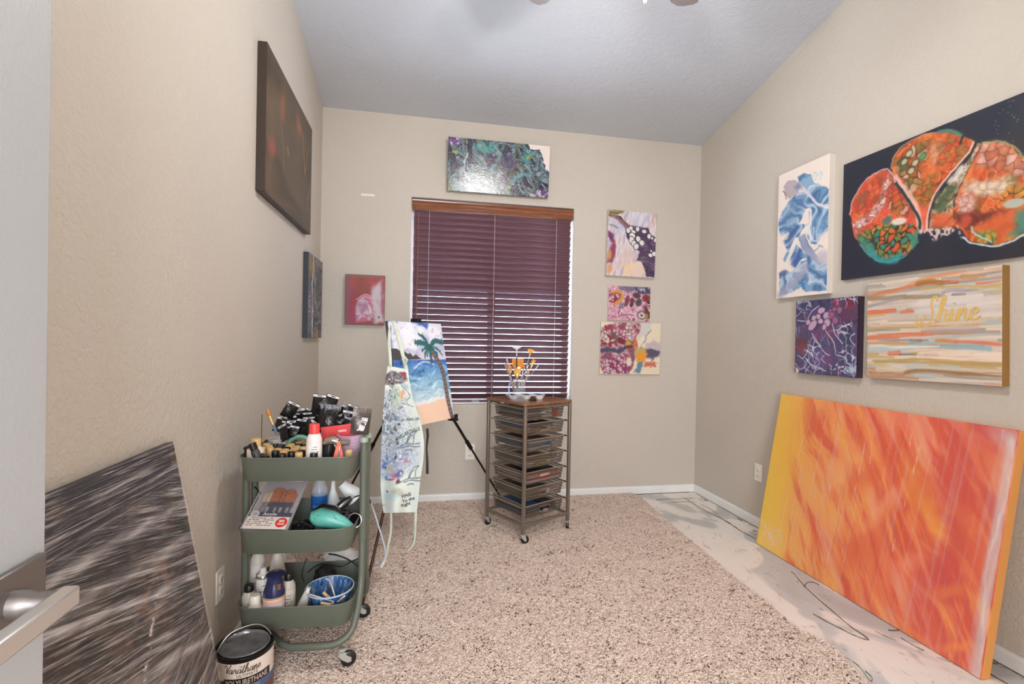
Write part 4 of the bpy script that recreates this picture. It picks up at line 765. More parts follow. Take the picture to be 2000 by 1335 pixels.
# --- right wall, purple web canvas
def pt_purple(p):
    Z = zq(1540, 560, 7.025); c, v = marble(p, [(0, (44, 42, 74)), (.3, (70, 60, 106)), (.5, (84, 62, 112)), (.62, (104, 56, 100)), (.75, (62, 56, 100)), (1, (48, 50, 90))], 6, 13, 1, 4); p.c = c
    for x, y, r, col in ((540, 620, .06, (120, 56, 96)), (830, 370, .06, (112, 46, 80)), (380, 660, .04, (120, 54, 100)), (500, 980, .05, (124, 66, 120)), (170, 770, .04, (110, 40, 50)), (190, 850, .035, (130, 34, 44)), (840, 220, .03, (140, 30, 54)), (660, 230, .018, (190, 40, 50)), (380, 1000, .05, (110, 80, 140)), (170, 250, .05, (46, 56, 96))): p.mix(.75*p.ell(*Z([(x, y)])[0], r, r, 0, .6, .02, 14), col)
    def web(sc, seed, lw, mask, al=.9):
        a = p.s*sc+.55*fbm(p.s*sc*.8, p.t*sc*.8, seed, 2); b = p.t*sc*.8+.55*fbm(p.s*sc*.8+4, p.t*sc*.8, seed+1, 2); f1, f2, _ = vor(a, b, seed); p.mix(al*mask*sst(lw, lw*.3, f2-f1), (196, 200, 214))
    p.c = p.c*.86; web(13, 3, .085, .8*sst(-.25, .1, fbm(p.s*6, p.t*6, 5))*(1-p.ell(*Z([(470, 430)])[0], .1, .1, 0, .5))); web(26, 7, .14, np.clip(p.ell(*Z([(770, 570)])[0], .06, .03, -.5, .4)+p.ell(*Z([(840, 960)])[0], .07, .05, .5, .5)+p.ell(*Z([(230, 250)])[0], .05, .03, 0, .5)+p.ell(*Z([(330, 860)])[0], .05, .07, .5, .5)+p.ell(*Z([(320, 1090)])[0], .07, .03, .3, .5)+p.ell(*Z([(800, 190)])[0], .06, .03, 0, .5), 0, 1))
    for pts in ([(120, 460), (240, 470), (290, 390), (330, 320), (420, 260)], [(500, 580), (560, 670), (620, 760), (640, 860), (660, 930), (780, 960)], [(320, 640), (380, 740), (480, 880), (560, 940)], [(600, 490), (640, 640), (740, 780)], [(270, 790), (265, 870), (200, 980), (130, 940)], [(910, 640), (850, 690), (870, 760), (910, 800)], [(240, 980), (300, 1060), (420, 1110), (510, 1150)], [(670, 600), (700, 570), (860, 500)]): p.mix(.85*p.line(Z(pts), .005, .002, .004), (200, 204, 218))
    for x, y, rx, ry, a in ((450, 325, .026, .016, -.2), (330, 525, .036, .020, -.75), (408, 405, .017, .014, 0), (530, 400, .026, .022, .3), (350, 425, .016, .012, -.6), (440, 470, .016, .014, .3), (530, 490, .02, .02, 0), (575, 330, .012, .008, .5), (630, 305, .012, .012, 0), (700, 320, .014, .018, 0), (640, 460, .018, .018, 0), (490, 550, .012, .018, 0), (270, 485, .016, .014, -.6), (590, 385, .018, .016, 0)):
        e = Z([(x, y)])[0]; p.mix(.9*p.ell(*e, rx*1.2, ry*1.25, a, .15, .003, 40), (58, 40, 72)); p.mix(.9*p.ell(*e, rx, ry, a, .2, .004, 40), (196, 160, 182) if x < 560 else (160, 84, 116))
    rng = np.random.RandomState(8)
    for i in range(26): x, y = rng.uniform(560, 990), rng.uniform(1060, 1180); p.mix(.9*p.ell(*Z([(x, y)])[0], rng.uniform(.002, .007), rng.uniform(.002, .005), .3, .3), (206, 214, 220))
    p.mix(.8*p.ell(*Z([(890, 1140)])[0], .04, .022, -.3, .6, .02, 40), (170, 190, 206)); p.mix(p.poly(Z([(100, 1080), (150, 1160), (100, 1180)]), .004), (200, 190, 190)); p.mix(.8*p.poly(Z([(450, 560), (480, 720), (560, 800), (540, 820), (440, 700)]), .014), (64, 84, 150))
canvas('canvas_painting', 'square dark purple canvas with a white web pattern on the right wall', *RWALL, at(1555, 589, 0, ROOM_W-.04), .405, .408, .04, pt_purple, .0028, .25, .5, .4, 150, edge=(48, 28, 50))

# --- right wall, striped canvas with a gold word
def pt_shine(p):
    Z = zq(1670, 500, 4.945); COLS = [(214, 196, 178), (200, 180, 164), (226, 208, 190), (196, 172, 120), (188, 168, 150), (216, 178, 150), (206, 196, 186), (170, 160, 150), (222, 200, 176), (196, 150, 116), (214, 190, 170), (190, 190, 184), (226, 206, 186)]
    tt = p.t+.006*fbm(p.s*5, p.t*9, 3, 3)+.0
    n = 44; f = tt/p.h*n; i0 = np.floor(f); h = np.sin(i0*91.7+np.floor(p.s*4+2*np.sin(i0*3.3))*17.3)*43758.5; h -= np.floor(h); h2 = np.sin((i0+1)*91.7+np.floor(p.s*4+2*np.sin((i0+1)*3.3))*17.3)*43758.5; h2 -= np.floor(h2)
    C = np.array(COLS, float); k = sst(.5, 1.0, f-i0)[..., None]; p.c = C[(h*len(COLS)).astype(int)]*(1-k)+C[(h2*len(COLS)).astype(int)]*k
    v = fbm(p.s*4, p.t*90, 8, 4); p.c = (p.c+26*v[..., None])*.93
    p.mix(.65*p.poly(Z([(560, 430), (900, 340), (1410, 360), (1420, 620), (900, 660), (560, 560)]), .03, .02), (206, 196, 190))
    for pts, w, col in [([(130, 385), (400, 330), (800, 180), (1040, 145)], .022, (206, 132, 92)), ([(130, 390), (500, 300), (900, 250)], .014, (190, 120, 80)), ([(600, 270), (740, 245), (830, 255)], .024, (150, 104, 50)), ([(850, 255), (980, 255)], .016, (170, 88, 56)), ([(1030, 200), (1240, 190)], .018, (150, 128, 96)), ([(1050, 205), (1230, 200)], .014, (206, 140, 72)), ([(1180, 260), (1290, 245), (1410, 222)], .014, (206, 110, 74)), ([(640, 310), (1000, 295), (1400, 290)], .010, (190, 158, 84)), ([(130, 410), (380, 400), (800, 385)], .022, (140, 124, 96)), ([(130, 490), (260, 450), (450, 405)], .016, (148, 144, 146)), ([(135, 545), (280, 535), (385, 525)], .024, (208, 96, 56)), ([(450, 545), (550, 535)], .018, (206, 100, 66)), ([(830, 380), (920, 330), (1320, 345)], .014, (150, 140, 148)), ([(940, 372), (1060, 365)], .010, (120, 104, 110)), ([(135, 790), (400, 765), (560, 755), (740, 750)], .022, (216, 110, 76)), ([(690, 705), (780, 706), (1200, 690)], .008, (204, 140, 126)), ([(700, 738), (1000, 725), (1400, 745)], .010, (160, 146, 148)), ([(240, 820), (420, 808), (700, 815)], .008, (120, 112, 116)), ([(790, 822), (880, 825), (970, 830)], .020, (210, 122, 50)), ([(970, 830), (1200, 835), (1430, 860)], .014, (206, 104, 78)), ([(540, 825), (630, 822)], .020, (150, 90, 54)), ([(140, 830), (520, 845)], .016, (206, 150, 84)), ([(520, 855), (800, 858), (1290, 895)], .030, (140, 170, 176)), ([(140, 905), (500, 895)], .016, (160, 186, 190)), ([(335, 940), (425, 930)], .024, (206, 92, 56)), ([(690, 950), (790, 950)], .018, (140, 78, 52)), ([(430, 945), (690, 955)], .006, (60, 66, 76)), ([(640, 970), (1100, 960), (1400, 985)], .05, (228, 208, 190)), ([(200, 1020), (420, 1010), (640, 1005), (1000, 1030), (1430, 1050)], .020, (176, 146, 78)), ([(480, 1070), (700, 1060), (1000, 1085)], .022, (180, 186, 172)), ([(220, 1090), (470, 1090)], .03, (216, 198, 170)), ([(490, 1125), (640, 1105), (1000, 1130), (1440, 1150)], .018, (140, 104, 62)), ([(140, 1125), (470, 1140)], .018, (170, 120, 80)), ([(580, 1150), (760, 1160)], .012, (170, 192, 196)), ([(150, 870), (500, 875), (800, 865)], .012, (232, 218, 200)), ([(1250, 640), (1400, 640)], .014, (160, 178, 186))]:
        p.mix(.82*sst(-.75, .1, fbm(p.s*5, p.t*140, 31, 3))*p.line(Z(pts), w*.9, .004, .005, 10, 3), col)
sh, pa = canvas('canvas_painting', 'striped orange and cream canvas with gold word Shine on the right wall', (0, -.99955, .02), (0, .02, .99955), (-1, 0, 0), at(1694, 554, 0, ROOM_W-.036), .562, .456, .036, pt_shine, .0026, .4, .15, .35, 150, edge=(150, 108, 50))
GOLD = mat('gold_lettering', S(208, 172, 96), .5)
def shine_f(x, y, l): return Vector((x-.02, y+.028, .0006+l))
mb = MB(); script_word('Shine', .048, .16, shine_f, mb, .10); mb.build('lettering', GOLD, sh, smooth=False)

# --- large orange canvas leaning on the right wall, film wrapped
def pt_orange(p):
    u = p.s/p.w; t_ = p.t/p.h; d = u-.12*(t_-.5)
    base = ramp(np.clip(d+.05*fbm(p.s*3, p.t*3, 2, 3), 0, 1), [(0, (232, 186, 52)), (.09, (232, 180, 62)), (.17, (232, 164, 76)), (.3, (230, 146, 74)), (.5, (226, 122, 66)), (.7, (220, 98, 62)), (.86, (206, 78, 58)), (1, (200, 70, 54))]); p.c = base
    c, n_ = math.cos(1.02), math.sin(1.02); A = p.s*c+p.t*n_; B = -p.s*n_+p.t*c
    v = fbm(A*2.2, B*11+1.5*fbm(A*2, B*2, 5, 2), 4, 4); p.mix(.8*sst(.0, .35, v)*sst(.08, .25, u), (208, 72, 36)); p.mix(.75*sst(.05, .4, -v)*sst(.1, .4, u), (240, 162, 78)); v3 = fbm(A*4+3, B*30, 24, 4); p.mix(.5*sst(.1, .45, v3)*sst(.12, .3, u), (232, 140, 60)); p.mix(.45*sst(.12, .45, -v3)*sst(.12, .3, u), (204, 76, 44))
    v2 = fbm(A*3+7, B*16, 14, 4); p.mix(.55*sst(.12, .5, v2)*sst(.15, .4, u), (226, 150, 130)); p.mix(.55*sst(.15, .5, -v2)*sst(.3, .5, u)*sst(.2, .5, t_), (196, 70, 52))
    Z = zq(1440, 740, 2.243)
    for x, y, rx, ry, a, col, al in [(225, 250, .1, .25, 0, (228, 170, 40), .6), (140, 690, .08, .06, 0, (230, 186, 130), .7), (800, 500, .14, .05, .95, (230, 150, 44), .6), (850, 590, .09, .03, 1.2, (232, 146, 50), .6), (905, 935, .07, .02, -.6, (230, 134, 50), .9), (730, 180, .12, .04, .3, (224, 124, 96), .6), (1090, 285, .03, .014, .1, (226, 120, 60), .9), (965, 590, .06, .014, .2, (222, 116, 60), .8), (1010, 640, .02, .07, .1, (216, 104, 58), .8), (975, 1175, .05, .016, -.5, (232, 124, 50), .8), (790, 1110, .04, .014, .1, (232, 120, 60), .8), (510, 760, .05, .10, .6, (212, 88, 44), .7), (540, 440, .05, .12, .7, (216, 92, 44), .65), (950, 480, .12, .10, 0, (200, 70, 60), .6), (1080, 250, .1, .12, 0, (196, 64, 58), .6), (860, 900, .06, .16, .3, (196, 66, 70), .5), (960, 760, .05, .14, 0, (196, 64, 50), .6), (1050, 750, .03, .10, .0, (226, 110, 60), .5), (420, 420, .06, .18, .5, (232, 160, 96), .6), (1130, 760, .02, .12, .1, (222, 116, 70), .7), (270, 600, .03, .2, .1, (232, 160, 90), .5), (640, 560, .03, .16, .6, (234, 150, 104), .55), (760, 800, .03, .06, .5, (232, 140, 110), .6)]:
        p.mix(al*p.ell(*Z([(x, y)])[0], rx, ry, a, .9, .03, 10, 6), col)
BX, TOPX = 2.662, 2.662+.147; lean = math.atan2(.147, .888); OU = np.array([math.sin(lean), 0, math.cos(lean)]); ON = np.array([-math.cos(lean), 0, math.sin(lean)])
otl = np.array([BX, 2.574, .003])+OU*.90
orange, pa = canvas('canvas_painting', 'large yellow to red canvas in clear film leaning against the right wall', (0, -1, 0), OU, ON, otl, 1.183, .90, .04, pt_orange, .0042, .4, .25, .15, 120, edge=(222, 150, 74))

def film_mat(name, col, rough=.12):
    m, n, l, p = nt(name); p.inputs['Base Color'].default_value = (*col, 1); p.inputs['Roughness'].default_value = rough
    a = n.new('ShaderNodeVertexColor'); a.layer_name = 'film'; l.new(a.outputs['Color'], p.inputs['Alpha']); return m
def film(parent, w, h, z, step, fn, m, bumpf=None, name='plastic_film'):
    nx, ny = int(w/step), int(h/step); s, t = np.meshgrid(np.linspace(0, w, nx), np.linspace(0, h, ny)); al = np.clip(fn(s, t), 0, 1)
    dz = (bumpf(s, t) if bumpf else 0*s)
    me = bpy.data.meshes.new(name); idx = np.arange(nx*ny).reshape(ny, nx); F = np.stack([idx[:-1, :-1], idx[1:, :-1], idx[1:, 1:], idx[:-1, 1:]], -1).reshape(-1, 4)
    me.vertices.add(nx*ny); me.vertices.foreach_set('co', np.stack([(s-w/2).ravel(), (h/2-t).ravel(), (z+dz).ravel()], -1).ravel()); me.loops.add(F.size); me.polygons.add(len(F))
    me.loops.foreach_set('vertex_index', F.ravel().astype(np.int32)); me.polygons.foreach_set('loop_start', np.arange(len(F), dtype=np.int32)*4); me.polygons.foreach_set('use_smooth', [True]*len(F)); me.update(calc_edges=True)
    ca = me.color_attributes.new('film', 'FLOAT_COLOR', 'POINT'); A = np.repeat(al.ravel()[:, None], 4, 1); ca.data.foreach_set('color', A.astype(np.float32).ravel())
    me.materials.append(m); o = bpy.data.objects.new(name, me); COL.objects.link(o); o.parent = parent; return o
FILM = film_mat('clear_plastic_film', (.92, .90, .88))
def of(s, t):
    st = fbm(s*3.0+.3*t, t*.9, 5, 3); v = fbm(s*70+t*4, t*1.3, 9, 3); a = .10*sst(.05, .5, v)+.04
    a = a+.34*np.exp(-((s-(1.183-.020+.014*np.sin(t*9)+.008*fbm(t*14, t*0, 3)))/.0055)**2)*sst(.0, .1, t)*(.6+.5*fbm(t*7, t*0, 8))+.4*np.exp(-((s-1.183+.02)/.02)**2)*sst(0, .05, t)
    for x0, sl, t0, t1 in ((.26, -.03, .05, .5), (.43, .02, .1, .55), (.60, -.05, .08, .75), (.62, .04, .1, .3), (.80, .0, .05, .2), (.86, -.10, .1, .7), (.34, .02, .03, .2)):
        a = a+.5*np.exp(-((s-x0-sl*t)/.0016)**2)*sst(t0, t0+.05, t)*sst(t1, t1-.1, t)*sst(-.2, .2, fbm(s*0+x0*9, t*14, 3))  # thin white glints painted into the film's opacity
    a = a+.45*sst(.05, .3, fbm(s*24, t*24, 6))*np.exp(-((s-.09)/.07)**2-((t-.80)/.04)**2)+.25*np.exp(-(((s-1.14)/.05)**2+((t-.02)/.04)**2))
    return a
film(orange, 1.179, .896, .0025, .005, of, FILM, lambda s, t: .0007*fbm(s*30+t*3, t*2.2, 4, 3))

# --- canvas wrapped in stretch film leaning on the left wall by the door
def pt_wrap(p):
    c, v = marble(p, [(0, (24, 21, 22)), (.4, (54, 44, 40)), (.6, (76, 58, 46)), (.8, (40, 36, 42)), (1, (104, 76, 60))], 5, 17, 1, 4); p.c = c
    p.mix(.8*sst(.22, .05, p.t-.12*(1-p.s/p.w)), (34, 35, 48)); p.mix(.4*sst(.2, .5, fbm(p.s*12, p.t*12, 5)), (120, 92, 60))
wb, wt = .185, .022; wl = math.atan2(wb-wt, .872); WU = np.array([-math.sin(wl), 0, math.cos(wl)]); WN = np.array([math.cos(wl), 0, math.sin(wl)])
ww = .86; wtl = np.array([wb, 1.468-ww, .020])+WU*math.hypot(.872, wb-wt)
wrapc, pa = canvas('canvas_painting', 'dark canvas bundled in stretch wrap leaning on the left wall by the door', (0, 1, 0), WU, WN, wtl, ww, math.hypot(.872, wb-wt), .018, pt_wrap, .008, .5, .0, .2, 120, edge=(44, 38, 38))
def wrap_waves(s, t, fr):
    z = t+.10*(s-.45); k1 = sst(.08, .16, z); k2 = sst(.44, .60, z)
    f0 = fbm(s*2.6, t*fr, 4, 5, .62); f1 = fbm(s*2.4+3, (t-.30*s)*fr, 6, 5, .62); f2 = fbm(s*2.6+8, (t+.10*s)*fr*.9, 9, 5, .62)+.35*fbm(s*4+2, (t+.42*s)*fr*.8, 19, 3)
    return f0*(1-k1)+f1*k1*(1-k2)+f2*k2
def wf(s, t):
    a = 0*s
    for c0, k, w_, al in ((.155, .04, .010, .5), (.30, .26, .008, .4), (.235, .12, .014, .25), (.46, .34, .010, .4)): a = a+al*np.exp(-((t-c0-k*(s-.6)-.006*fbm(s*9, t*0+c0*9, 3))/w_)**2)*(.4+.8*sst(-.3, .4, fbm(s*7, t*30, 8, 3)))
    g = np.exp(-((s-.62+.75*(t-.36))/.010)**2)*sst(.26, .34, t)*sst(.62, .5, t)*sst(.1, .35, fbm(s*50, t*50, 3)); return np.minimum(a+.8*g, .92)  # g is a painted glint, added to the wrap's opacity
m, n, l, p = nt('milky_stretch_wrap'); STRETCH = m
p.inputs['Base Color'].default_value = (*S(206, 198, 196), 1); p.inputs['Roughness'].default_value = .2; p.inputs['Specular IOR Level'].default_value = .3
tc = n.new('ShaderNodeTexCoord'); sx_ = n.new('ShaderNodeSeparateXYZ'); l.new(tc.outputs['Object'], sx_.inputs[0])
def M_(op, a, b, c=None):
    q = n.new('ShaderNodeMath'); q.operation = op
    for i_, v_ in enumerate((a, b, c)):
        if v_ is None: continue
        if isinstance(v_, (int, float)): q.inputs[i_].default_value = v_
        else: l.new(v_, q.inputs[i_])
    return q.outputs[0]
X_, Y_w = sx_.outputs[0], sx_.outputs[1]
def streak(k, fx, fy, off):
    cb = n.new('ShaderNodeCombineXYZ'); l.new(M_('MULTIPLY_ADD', X_, fx, off), cb.inputs[0]); l.new(M_('MULTIPLY', M_('MULTIPLY_ADD', X_, k, Y_w), fy), cb.inputs[1])
    q = n.new('ShaderNodeTexNoise'); q.inputs['Scale'].default_value = 1.0; q.inputs['Detail'].default_value = 6; q.inputs['Roughness'].default_value = .68; q.inputs['Distortion'].default_value = .25; l.new(cb.outputs[0], q.inputs['Vector'])
    r_ = n.new('ShaderNodeMapRange'); r_.interpolation_type = 'SMOOTHSTEP'; r_.inputs[1].default_value = .49; r_.inputs[2].default_value = .70; l.new(q.outputs['Fac'], r_.inputs[0]); return r_.outputs[0]
def zone(a, b):                                                   # 0..1 going down the canvas
    r_ = n.new('ShaderNodeMapRange'); r_.interpolation_type = 'SMOOTHSTEP'; r_.inputs[1].default_value = a; r_.inputs[2].default_value = b; l.new(M_('MULTIPLY_ADD', X_, .10, M_('MULTIPLY', Y_w, -1.0)), r_.inputs[0]); return r_.outputs[0]
s0 = M_('MAXIMUM', streak(0.0, 3.2, 70, 1.0), streak(.03, 6, 210, 21.0)); s1 = M_('MAXIMUM', streak(.30, 3.0, 74, 5.0), streak(.24, 6, 220, 25.0)); s2 = M_('MAXIMUM', M_('MAXIMUM', streak(-.10, 3.0, 66, 9.0), streak(-.16, 6, 210, 29.0)), M_('MULTIPLY', streak(-.48, 4.0, 70, 14.0), .85))
k1, k2 = zone(-.36, -.28), zone(.0, .16)
mA = n.new('ShaderNodeMix'); l.new(k1, mA.inputs[0]); l.new(s0, mA.inputs[2]); l.new(s1, mA.inputs[3]); mB = n.new('ShaderNodeMix'); l.new(k2, mB.inputs[0]); l.new(mA.outputs[0], mB.inputs[2]); l.new(s2, mB.inputs[3])
a_ = n.new('ShaderNodeVertexColor'); a_.layer_name = 'film'; sp_ = n.new('ShaderNodeSeparateColor'); l.new(a_.outputs['Color'], sp_.inputs[0])
l.new(M_('MINIMUM', M_('ADD', M_('MULTIPLY_ADD', mB.outputs[0], .62, .035), sp_.outputs[0]), .93), p.inputs['Alpha'])
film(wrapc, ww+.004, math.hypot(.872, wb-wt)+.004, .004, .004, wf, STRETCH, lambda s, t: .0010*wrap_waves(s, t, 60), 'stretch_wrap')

# ================================================================== green utility cart
GREEN = mat('sage_green_powder_coat', S(92, 97, 85), .42, vary=.03, vscale=6)
CHROME = mat('chrome', S(196, 196, 192), .3, .55); RUBBER = mat('black_rubber', S(34, 30, 28), .4)
CX, CY, CA = .270, 1.96, math.radians(-4)
cart = thing('utility_cart', 'sage green three tray rolling cart crowded with paint supplies', 'cart', (CX, CY, 0), CA)
def c2w(x, y, z): c, s = math.cos(CA), math.sin(CA); return (CX+c*x-s*y, CY+s*x+c*y, z)
def rrect(hx, hy, r, n=7):
    out = []
    for cx_, cy_, a0 in ((hx-r, hy-r, 0), (-hx+r, hy-r, 90), (-hx+r, -hy+r, 180), (hx-r, -hy+r, 270)):
        for i in range(n): a = math.radians(a0+90*i/(n-1)); out.append((cx_+r*math.cos(a), cy_+r*math.sin(a)))
    return out
tr = None
for zr in (.762, .512, .249):
    if tr is None:
        mb = MB(); L = []
        for hx, hy, r, z in ((.181, .155, .045, -.083), (.185, .159, .05, -.079), (.194, .169, .058, -.004), (.197, .172, .061, -.003), (.198, .173, .062, 0), (.197, .172, .061, .003), (.194, .169, .058, .002), (.192, .167, .056, -.004), (.183, .157, .048, -.076), (.179, .153, .044, -.079)):
            L.append([(x, y, z) for x, y in rrect(hx, hy, r)])
        k = len(L[0]); vs = [p for q in L for p in q]; fs = [(i*k+j, i*k+(j+1) % k, (i+1)*k+(j+1) % k, (i+1)*k+j) for i in range(len(L)-1) for j in range(k)]
        fs += [tuple(reversed(range(k))), tuple((len(L)-1)*k+j for j in range(k))]
        tr = t = mb.add(vs, fs).build('tray', GREEN, cart)
    else: t = tr.copy(); COL.objects.link(t)
    t.location = (0, 0, zr)
cs0 = None
for ly in (-.04, .04):
    sg = 1 if ly > 0 else -1
    P = [(-.207, ly, .80), (-.207, ly, .30), (-.207, ly+sg*.012, .26), (-.206, ly+sg*.05, .20), (-.200, ly+sg*.075, .165)]+[(-.200+.085*(1-math.cos(a)), ly+sg*(.075+.037*math.sin(a)), .165-.066*math.sin(a)) for a in np.linspace(.25, PI/2, 6)]
    Lp = [(-.207, ly, .742), (-.207, ly, .165)]+[(-.207+.07*(1-math.cos(a)), ly, .165-.066*math.sin(a)) for a in np.linspace(.3, PI/2, 6)]+[(-.10, ly+sg*.03, .099), (-.05, ly+sg*.085, .099), (-.01, ly+sg*.112, .099)]
    P = Lp+[(-x, y, z) for x, y, z in reversed(P)]
    MB().tube(P, .0125, 14).build('frame_tube', GREEN, cart)
    for lx in (-.207, .207):
        for z in (((.715, .465) if lx > 0 else (.465,))): MB().cyl((lx, ly, z-.045), (lx, ly, z+.045), .0140, n=14).build('sleeve', GREEN, cart, bevel=.001)
        if lx > 0: MB().lathe([(.0, .79), (.0155, .79), (.0155, .80), (.0145, .806), (0, .808)], 16, (lx, ly, 0), cap=False).build('post_cap', mat('pale_green_cap', S(150, 160, 148), .4), cart)
        sx = 1 if lx > 0 else -1
        if cs0 is None:
            mb = MB().cyl((0, 0, .036), (0, 0, .068), .008, n=12).lathe([(.004, .058), (.012, .058), (.013, .063), (.012, .068), (.004, .068)], 16)
            for yy in (-.012, .012): mb.prism([(-.012, .056), (.012, .056), (.013, .045), (.030, .034), (.030, .020), (.018, .018), (-.002, .032), (-.012, .045)], .0022, Matrix(((1, 0, 0, 0), (0, 0, 1, yy), (0, 1, 0, 0), (0, 0, 0, 1))))
            cs0 = cs = mb.build('caster', CHROME, cart)
            w0 = wh = MB().lathe([(.006, -.008), (.022, -.008), (.0265, -.005), (.0265, .005), (.022, .008), (.006, .008)], 22, (.021, .0, .0265), Matrix.Rotation(PI/2, 3, 'X')).build('wheel', RUBBER, cs)
        else:
            cs = cs0.copy(); COL.objects.link(cs); wh = w0.copy(); COL.objects.link(wh); wh.parent = cs
        cs.location = (sx*.165, ly+(.112 if ly > 0 else -.112), .020); cs.rotation_euler = (0, 0, [0, .3, 2.5, .25][(lx > 0)*1+(ly > 0)*2])
FZ = (.6835, .4335, .1705)                                        # tray floors

# ------------------------------------------------------------------ top tray contents
BLACKP = mat('black_plastic', S(28, 26, 27), .35); GOLDC = mat('tan_plastic_cap', S(202, 166, 110), .4, vary=.06, vscale=30); CREAM = mat('cream_plastic', S(216, 196, 172), .45)
def bottle_proto(capm, bodym, label):
    t = thing('paint_bottle', label, 'bottle', group='small craft paint bottles on the top tray')
    MB().lathe([(.0, 0), (.0135, 0), (.0145, .003), (.0145, .050), (.012, .058), (.0085, .062), (.0085, .068), (0, .068)], 14, cap=False).build('body', bodym, t)
    MB().lathe([(.0, .065), (.0128, .065), (.0132, .067), (.0132, .086), (.0122, .088), (0, .0882)], 16, cap=False).build('cap', capm, t)
    return t
zt_ = lambda pts: [(440+a/10, 840+b/10) for a, b in pts]
gold = [(995, 185), (1005, 225), (880, 335), (855, 292), (1260, 152), (1185, 205), (1158, 245), (1285, 258), (1245, 298), (1390, 305), (1425, 158), (1535, 182), (1030, 355), (1170, 365), (1355, 342), (1530, 322), (1320, 380), (1140, 405), (1437, 430), (1640, 365), (800, 255), (1440, 225), (1590, 240)]
blk = [(985, 250), (1100, 278), (1065, 318), (1205, 332), (1335, 208), (1432, 262), (1562, 272), (980, 398), (1112, 455), (1300, 418), (1492, 390), (1730, 440), (850, 185), (862, 218)]
GB = mat('pale_paint_bottle', S(210, 180, 130), .4, vary=.3, vscale=40); BB = mat('dark_paint_bottle', S(60, 56, 60), .4, vary=.3, vscale=40)
g0 = bottle_proto(GOLDC, GB, 'small craft paint bottle with a tan cap standing among others on the top tray'); b0 = bottle_proto(BLACKP, BB, 'small craft paint bottle with a black cap standing among others on the top tray')
placed = []
for proto, lst in ((g0, gold), (b0, blk)):
    for i, q in enumerate(zt_(lst)):
        p = at(q[0], q[1], 2, FZ[0]+.088)
        for it in range(14):                                       # nudge apart
            for o_ in placed:
                d = np.hypot(*(p[:2]-o_)); 
                if d < .0298: p[:2] += (p[:2]-o_)/(d+1e-6)*(.0302-d)*.6
        placed.append(p[:2].copy()); o = proto if i == 0 else dup(proto)
        o.location = (p[0], p[1], FZ[0]); o.rotation_euler.z = random.uniform(0, 6)
def px_on(px, y, z): d = ray(px, 700); x = CAM[0]+(y-CAM[1])/d[1]*d[0]; return (float(x), y, z)

LABELW = mat('white_label', S(226, 220, 214), .5); INK = mat('dark_print', S(60, 56, 58), .6); REDC = mat('red_plastic', S(214, 70, 66), .4)
def small_print(parent, r, z0, z1, a0, rows=4, m=INK, aw=.5):
    """a few lines of print too small to read, as thin bars round a bottle"""
    mb = MB()
    for k in range(rows):
        z = z1-(z1-z0)*(k+.5)/rows; w = aw*(.6+.4*((k*7) % 5)/4)
        for j in range(6):
            if (j*5+k*3) % 7 == 0: continue
            A = [a0-w/2+w*(j+f)/6 for f in (.1, .5, .9)]
            mb.grid([[(r*math.cos(a), r*math.sin(a), zz) for a in A] for zz in (z-.0012, z+.0012)])
    return mb.build('print', m, parent, smooth=False)
sc_ = thing('spray_can', 'white spray can with a red cap standing on the top tray', 'spray can', px_on(616.5, 1.852, FZ[0]))
MB().lathe([(0, 0), (.026, 0), (.027, .003), (.027, .124), (.025, .138), (.019, .150), (.0175, .152), (0, .152)], 24, cap=False).build('body', mat('white_can_paint', S(222, 210, 204), .35), sc_)
MB().lathe([(0, .150), (.0182, .150), (.0182, .180), (.0168, .186), (0, .187)], 22, cap=False).build('cap', REDC, sc_)
lb = MB().lathe([(.0272, .0), (.0272, .116)], 24, cap=False).build('label', LABELW, sc_); small_print(lb, .0274, .06, .112, -1.3, 6, aw=1.0)
t = thing('paint_bottle', 'square cream bottle with a tall wooden-coloured cap at the left of the top tray', 'bottle', px_on(503, 1.872, FZ[0]), .1)
MB().prism(rrect(.0275, .02, .008, 4), .098).lathe([(.02, .096), (.018, .104), (.012, .108)], 16).build('body', CREAM, t, bevel=.002)
MB().lathe([(0, .106), (.0165, .106), (.0165, .130), (.0155, .132), (0, .132)], 20, cap=False).build('cap', GOLDC, t); lb = MB().box((0.004, -.0204, .045), (.036, .001, .07)).build('label', LABELW, t)
def tipped(px, py, y, label, rot, s=1.0):
    t = thing('paint_bottle', label, 'bottle', tuple(at(px, py, 1, y)), rot=rot)
    MB().lathe([(0, -.045*s), (.013*s, -.045*s), (.014*s, -.04*s), (.014*s, .01*s), (.009*s, .018*s), (0, .018*s)], 14, cap=False).build('body', BB, t); MB().lathe([(0, .016*s), (.0125*s, .016*s), (.0125*s, .040*s), (0, .041*s)], 14, cap=False).build('cap', BLACKP, t)
tipped(487, 889, 1.885, 'black bottle tipped against the left end of the top tray', (0, -.3, .5), .85); tipped(500, 886, 1.84, 'black bottle leaning in front of the square cream bottle', (0, -.35, 0)); tipped(515, 892, 1.845, 'black bottle lying flat at the front left of the top tray', (PI/2, 0, .6), .9)
tag(MB().box(tuple(at(489, 897, 1, 1.815)), (.014, .004, .012)).build('paper_scrap', LABELW), 'scrap of white paper at the front left rim of the top tray', 'paper')
g = dup(g0, loc=px_on(684, 1.862, FZ[0]), label='lone small tan-capped bottle in front of the ribbed cup on the top tray'); del g['group']
ROD = mat('dark_metal_rod', S(84, 76, 66), .4, .8)
p0 = at(511, 846, 1, 1.93); p1 = at(511.5, 809, 1, 1.93); tag(MB().cyl((p0[0], p0[1], FZ[0]), p1, .0013, n=6).build('metal_rod', ROD), 'thin dark metal rod standing upright at the left of the top tray', 'rod')
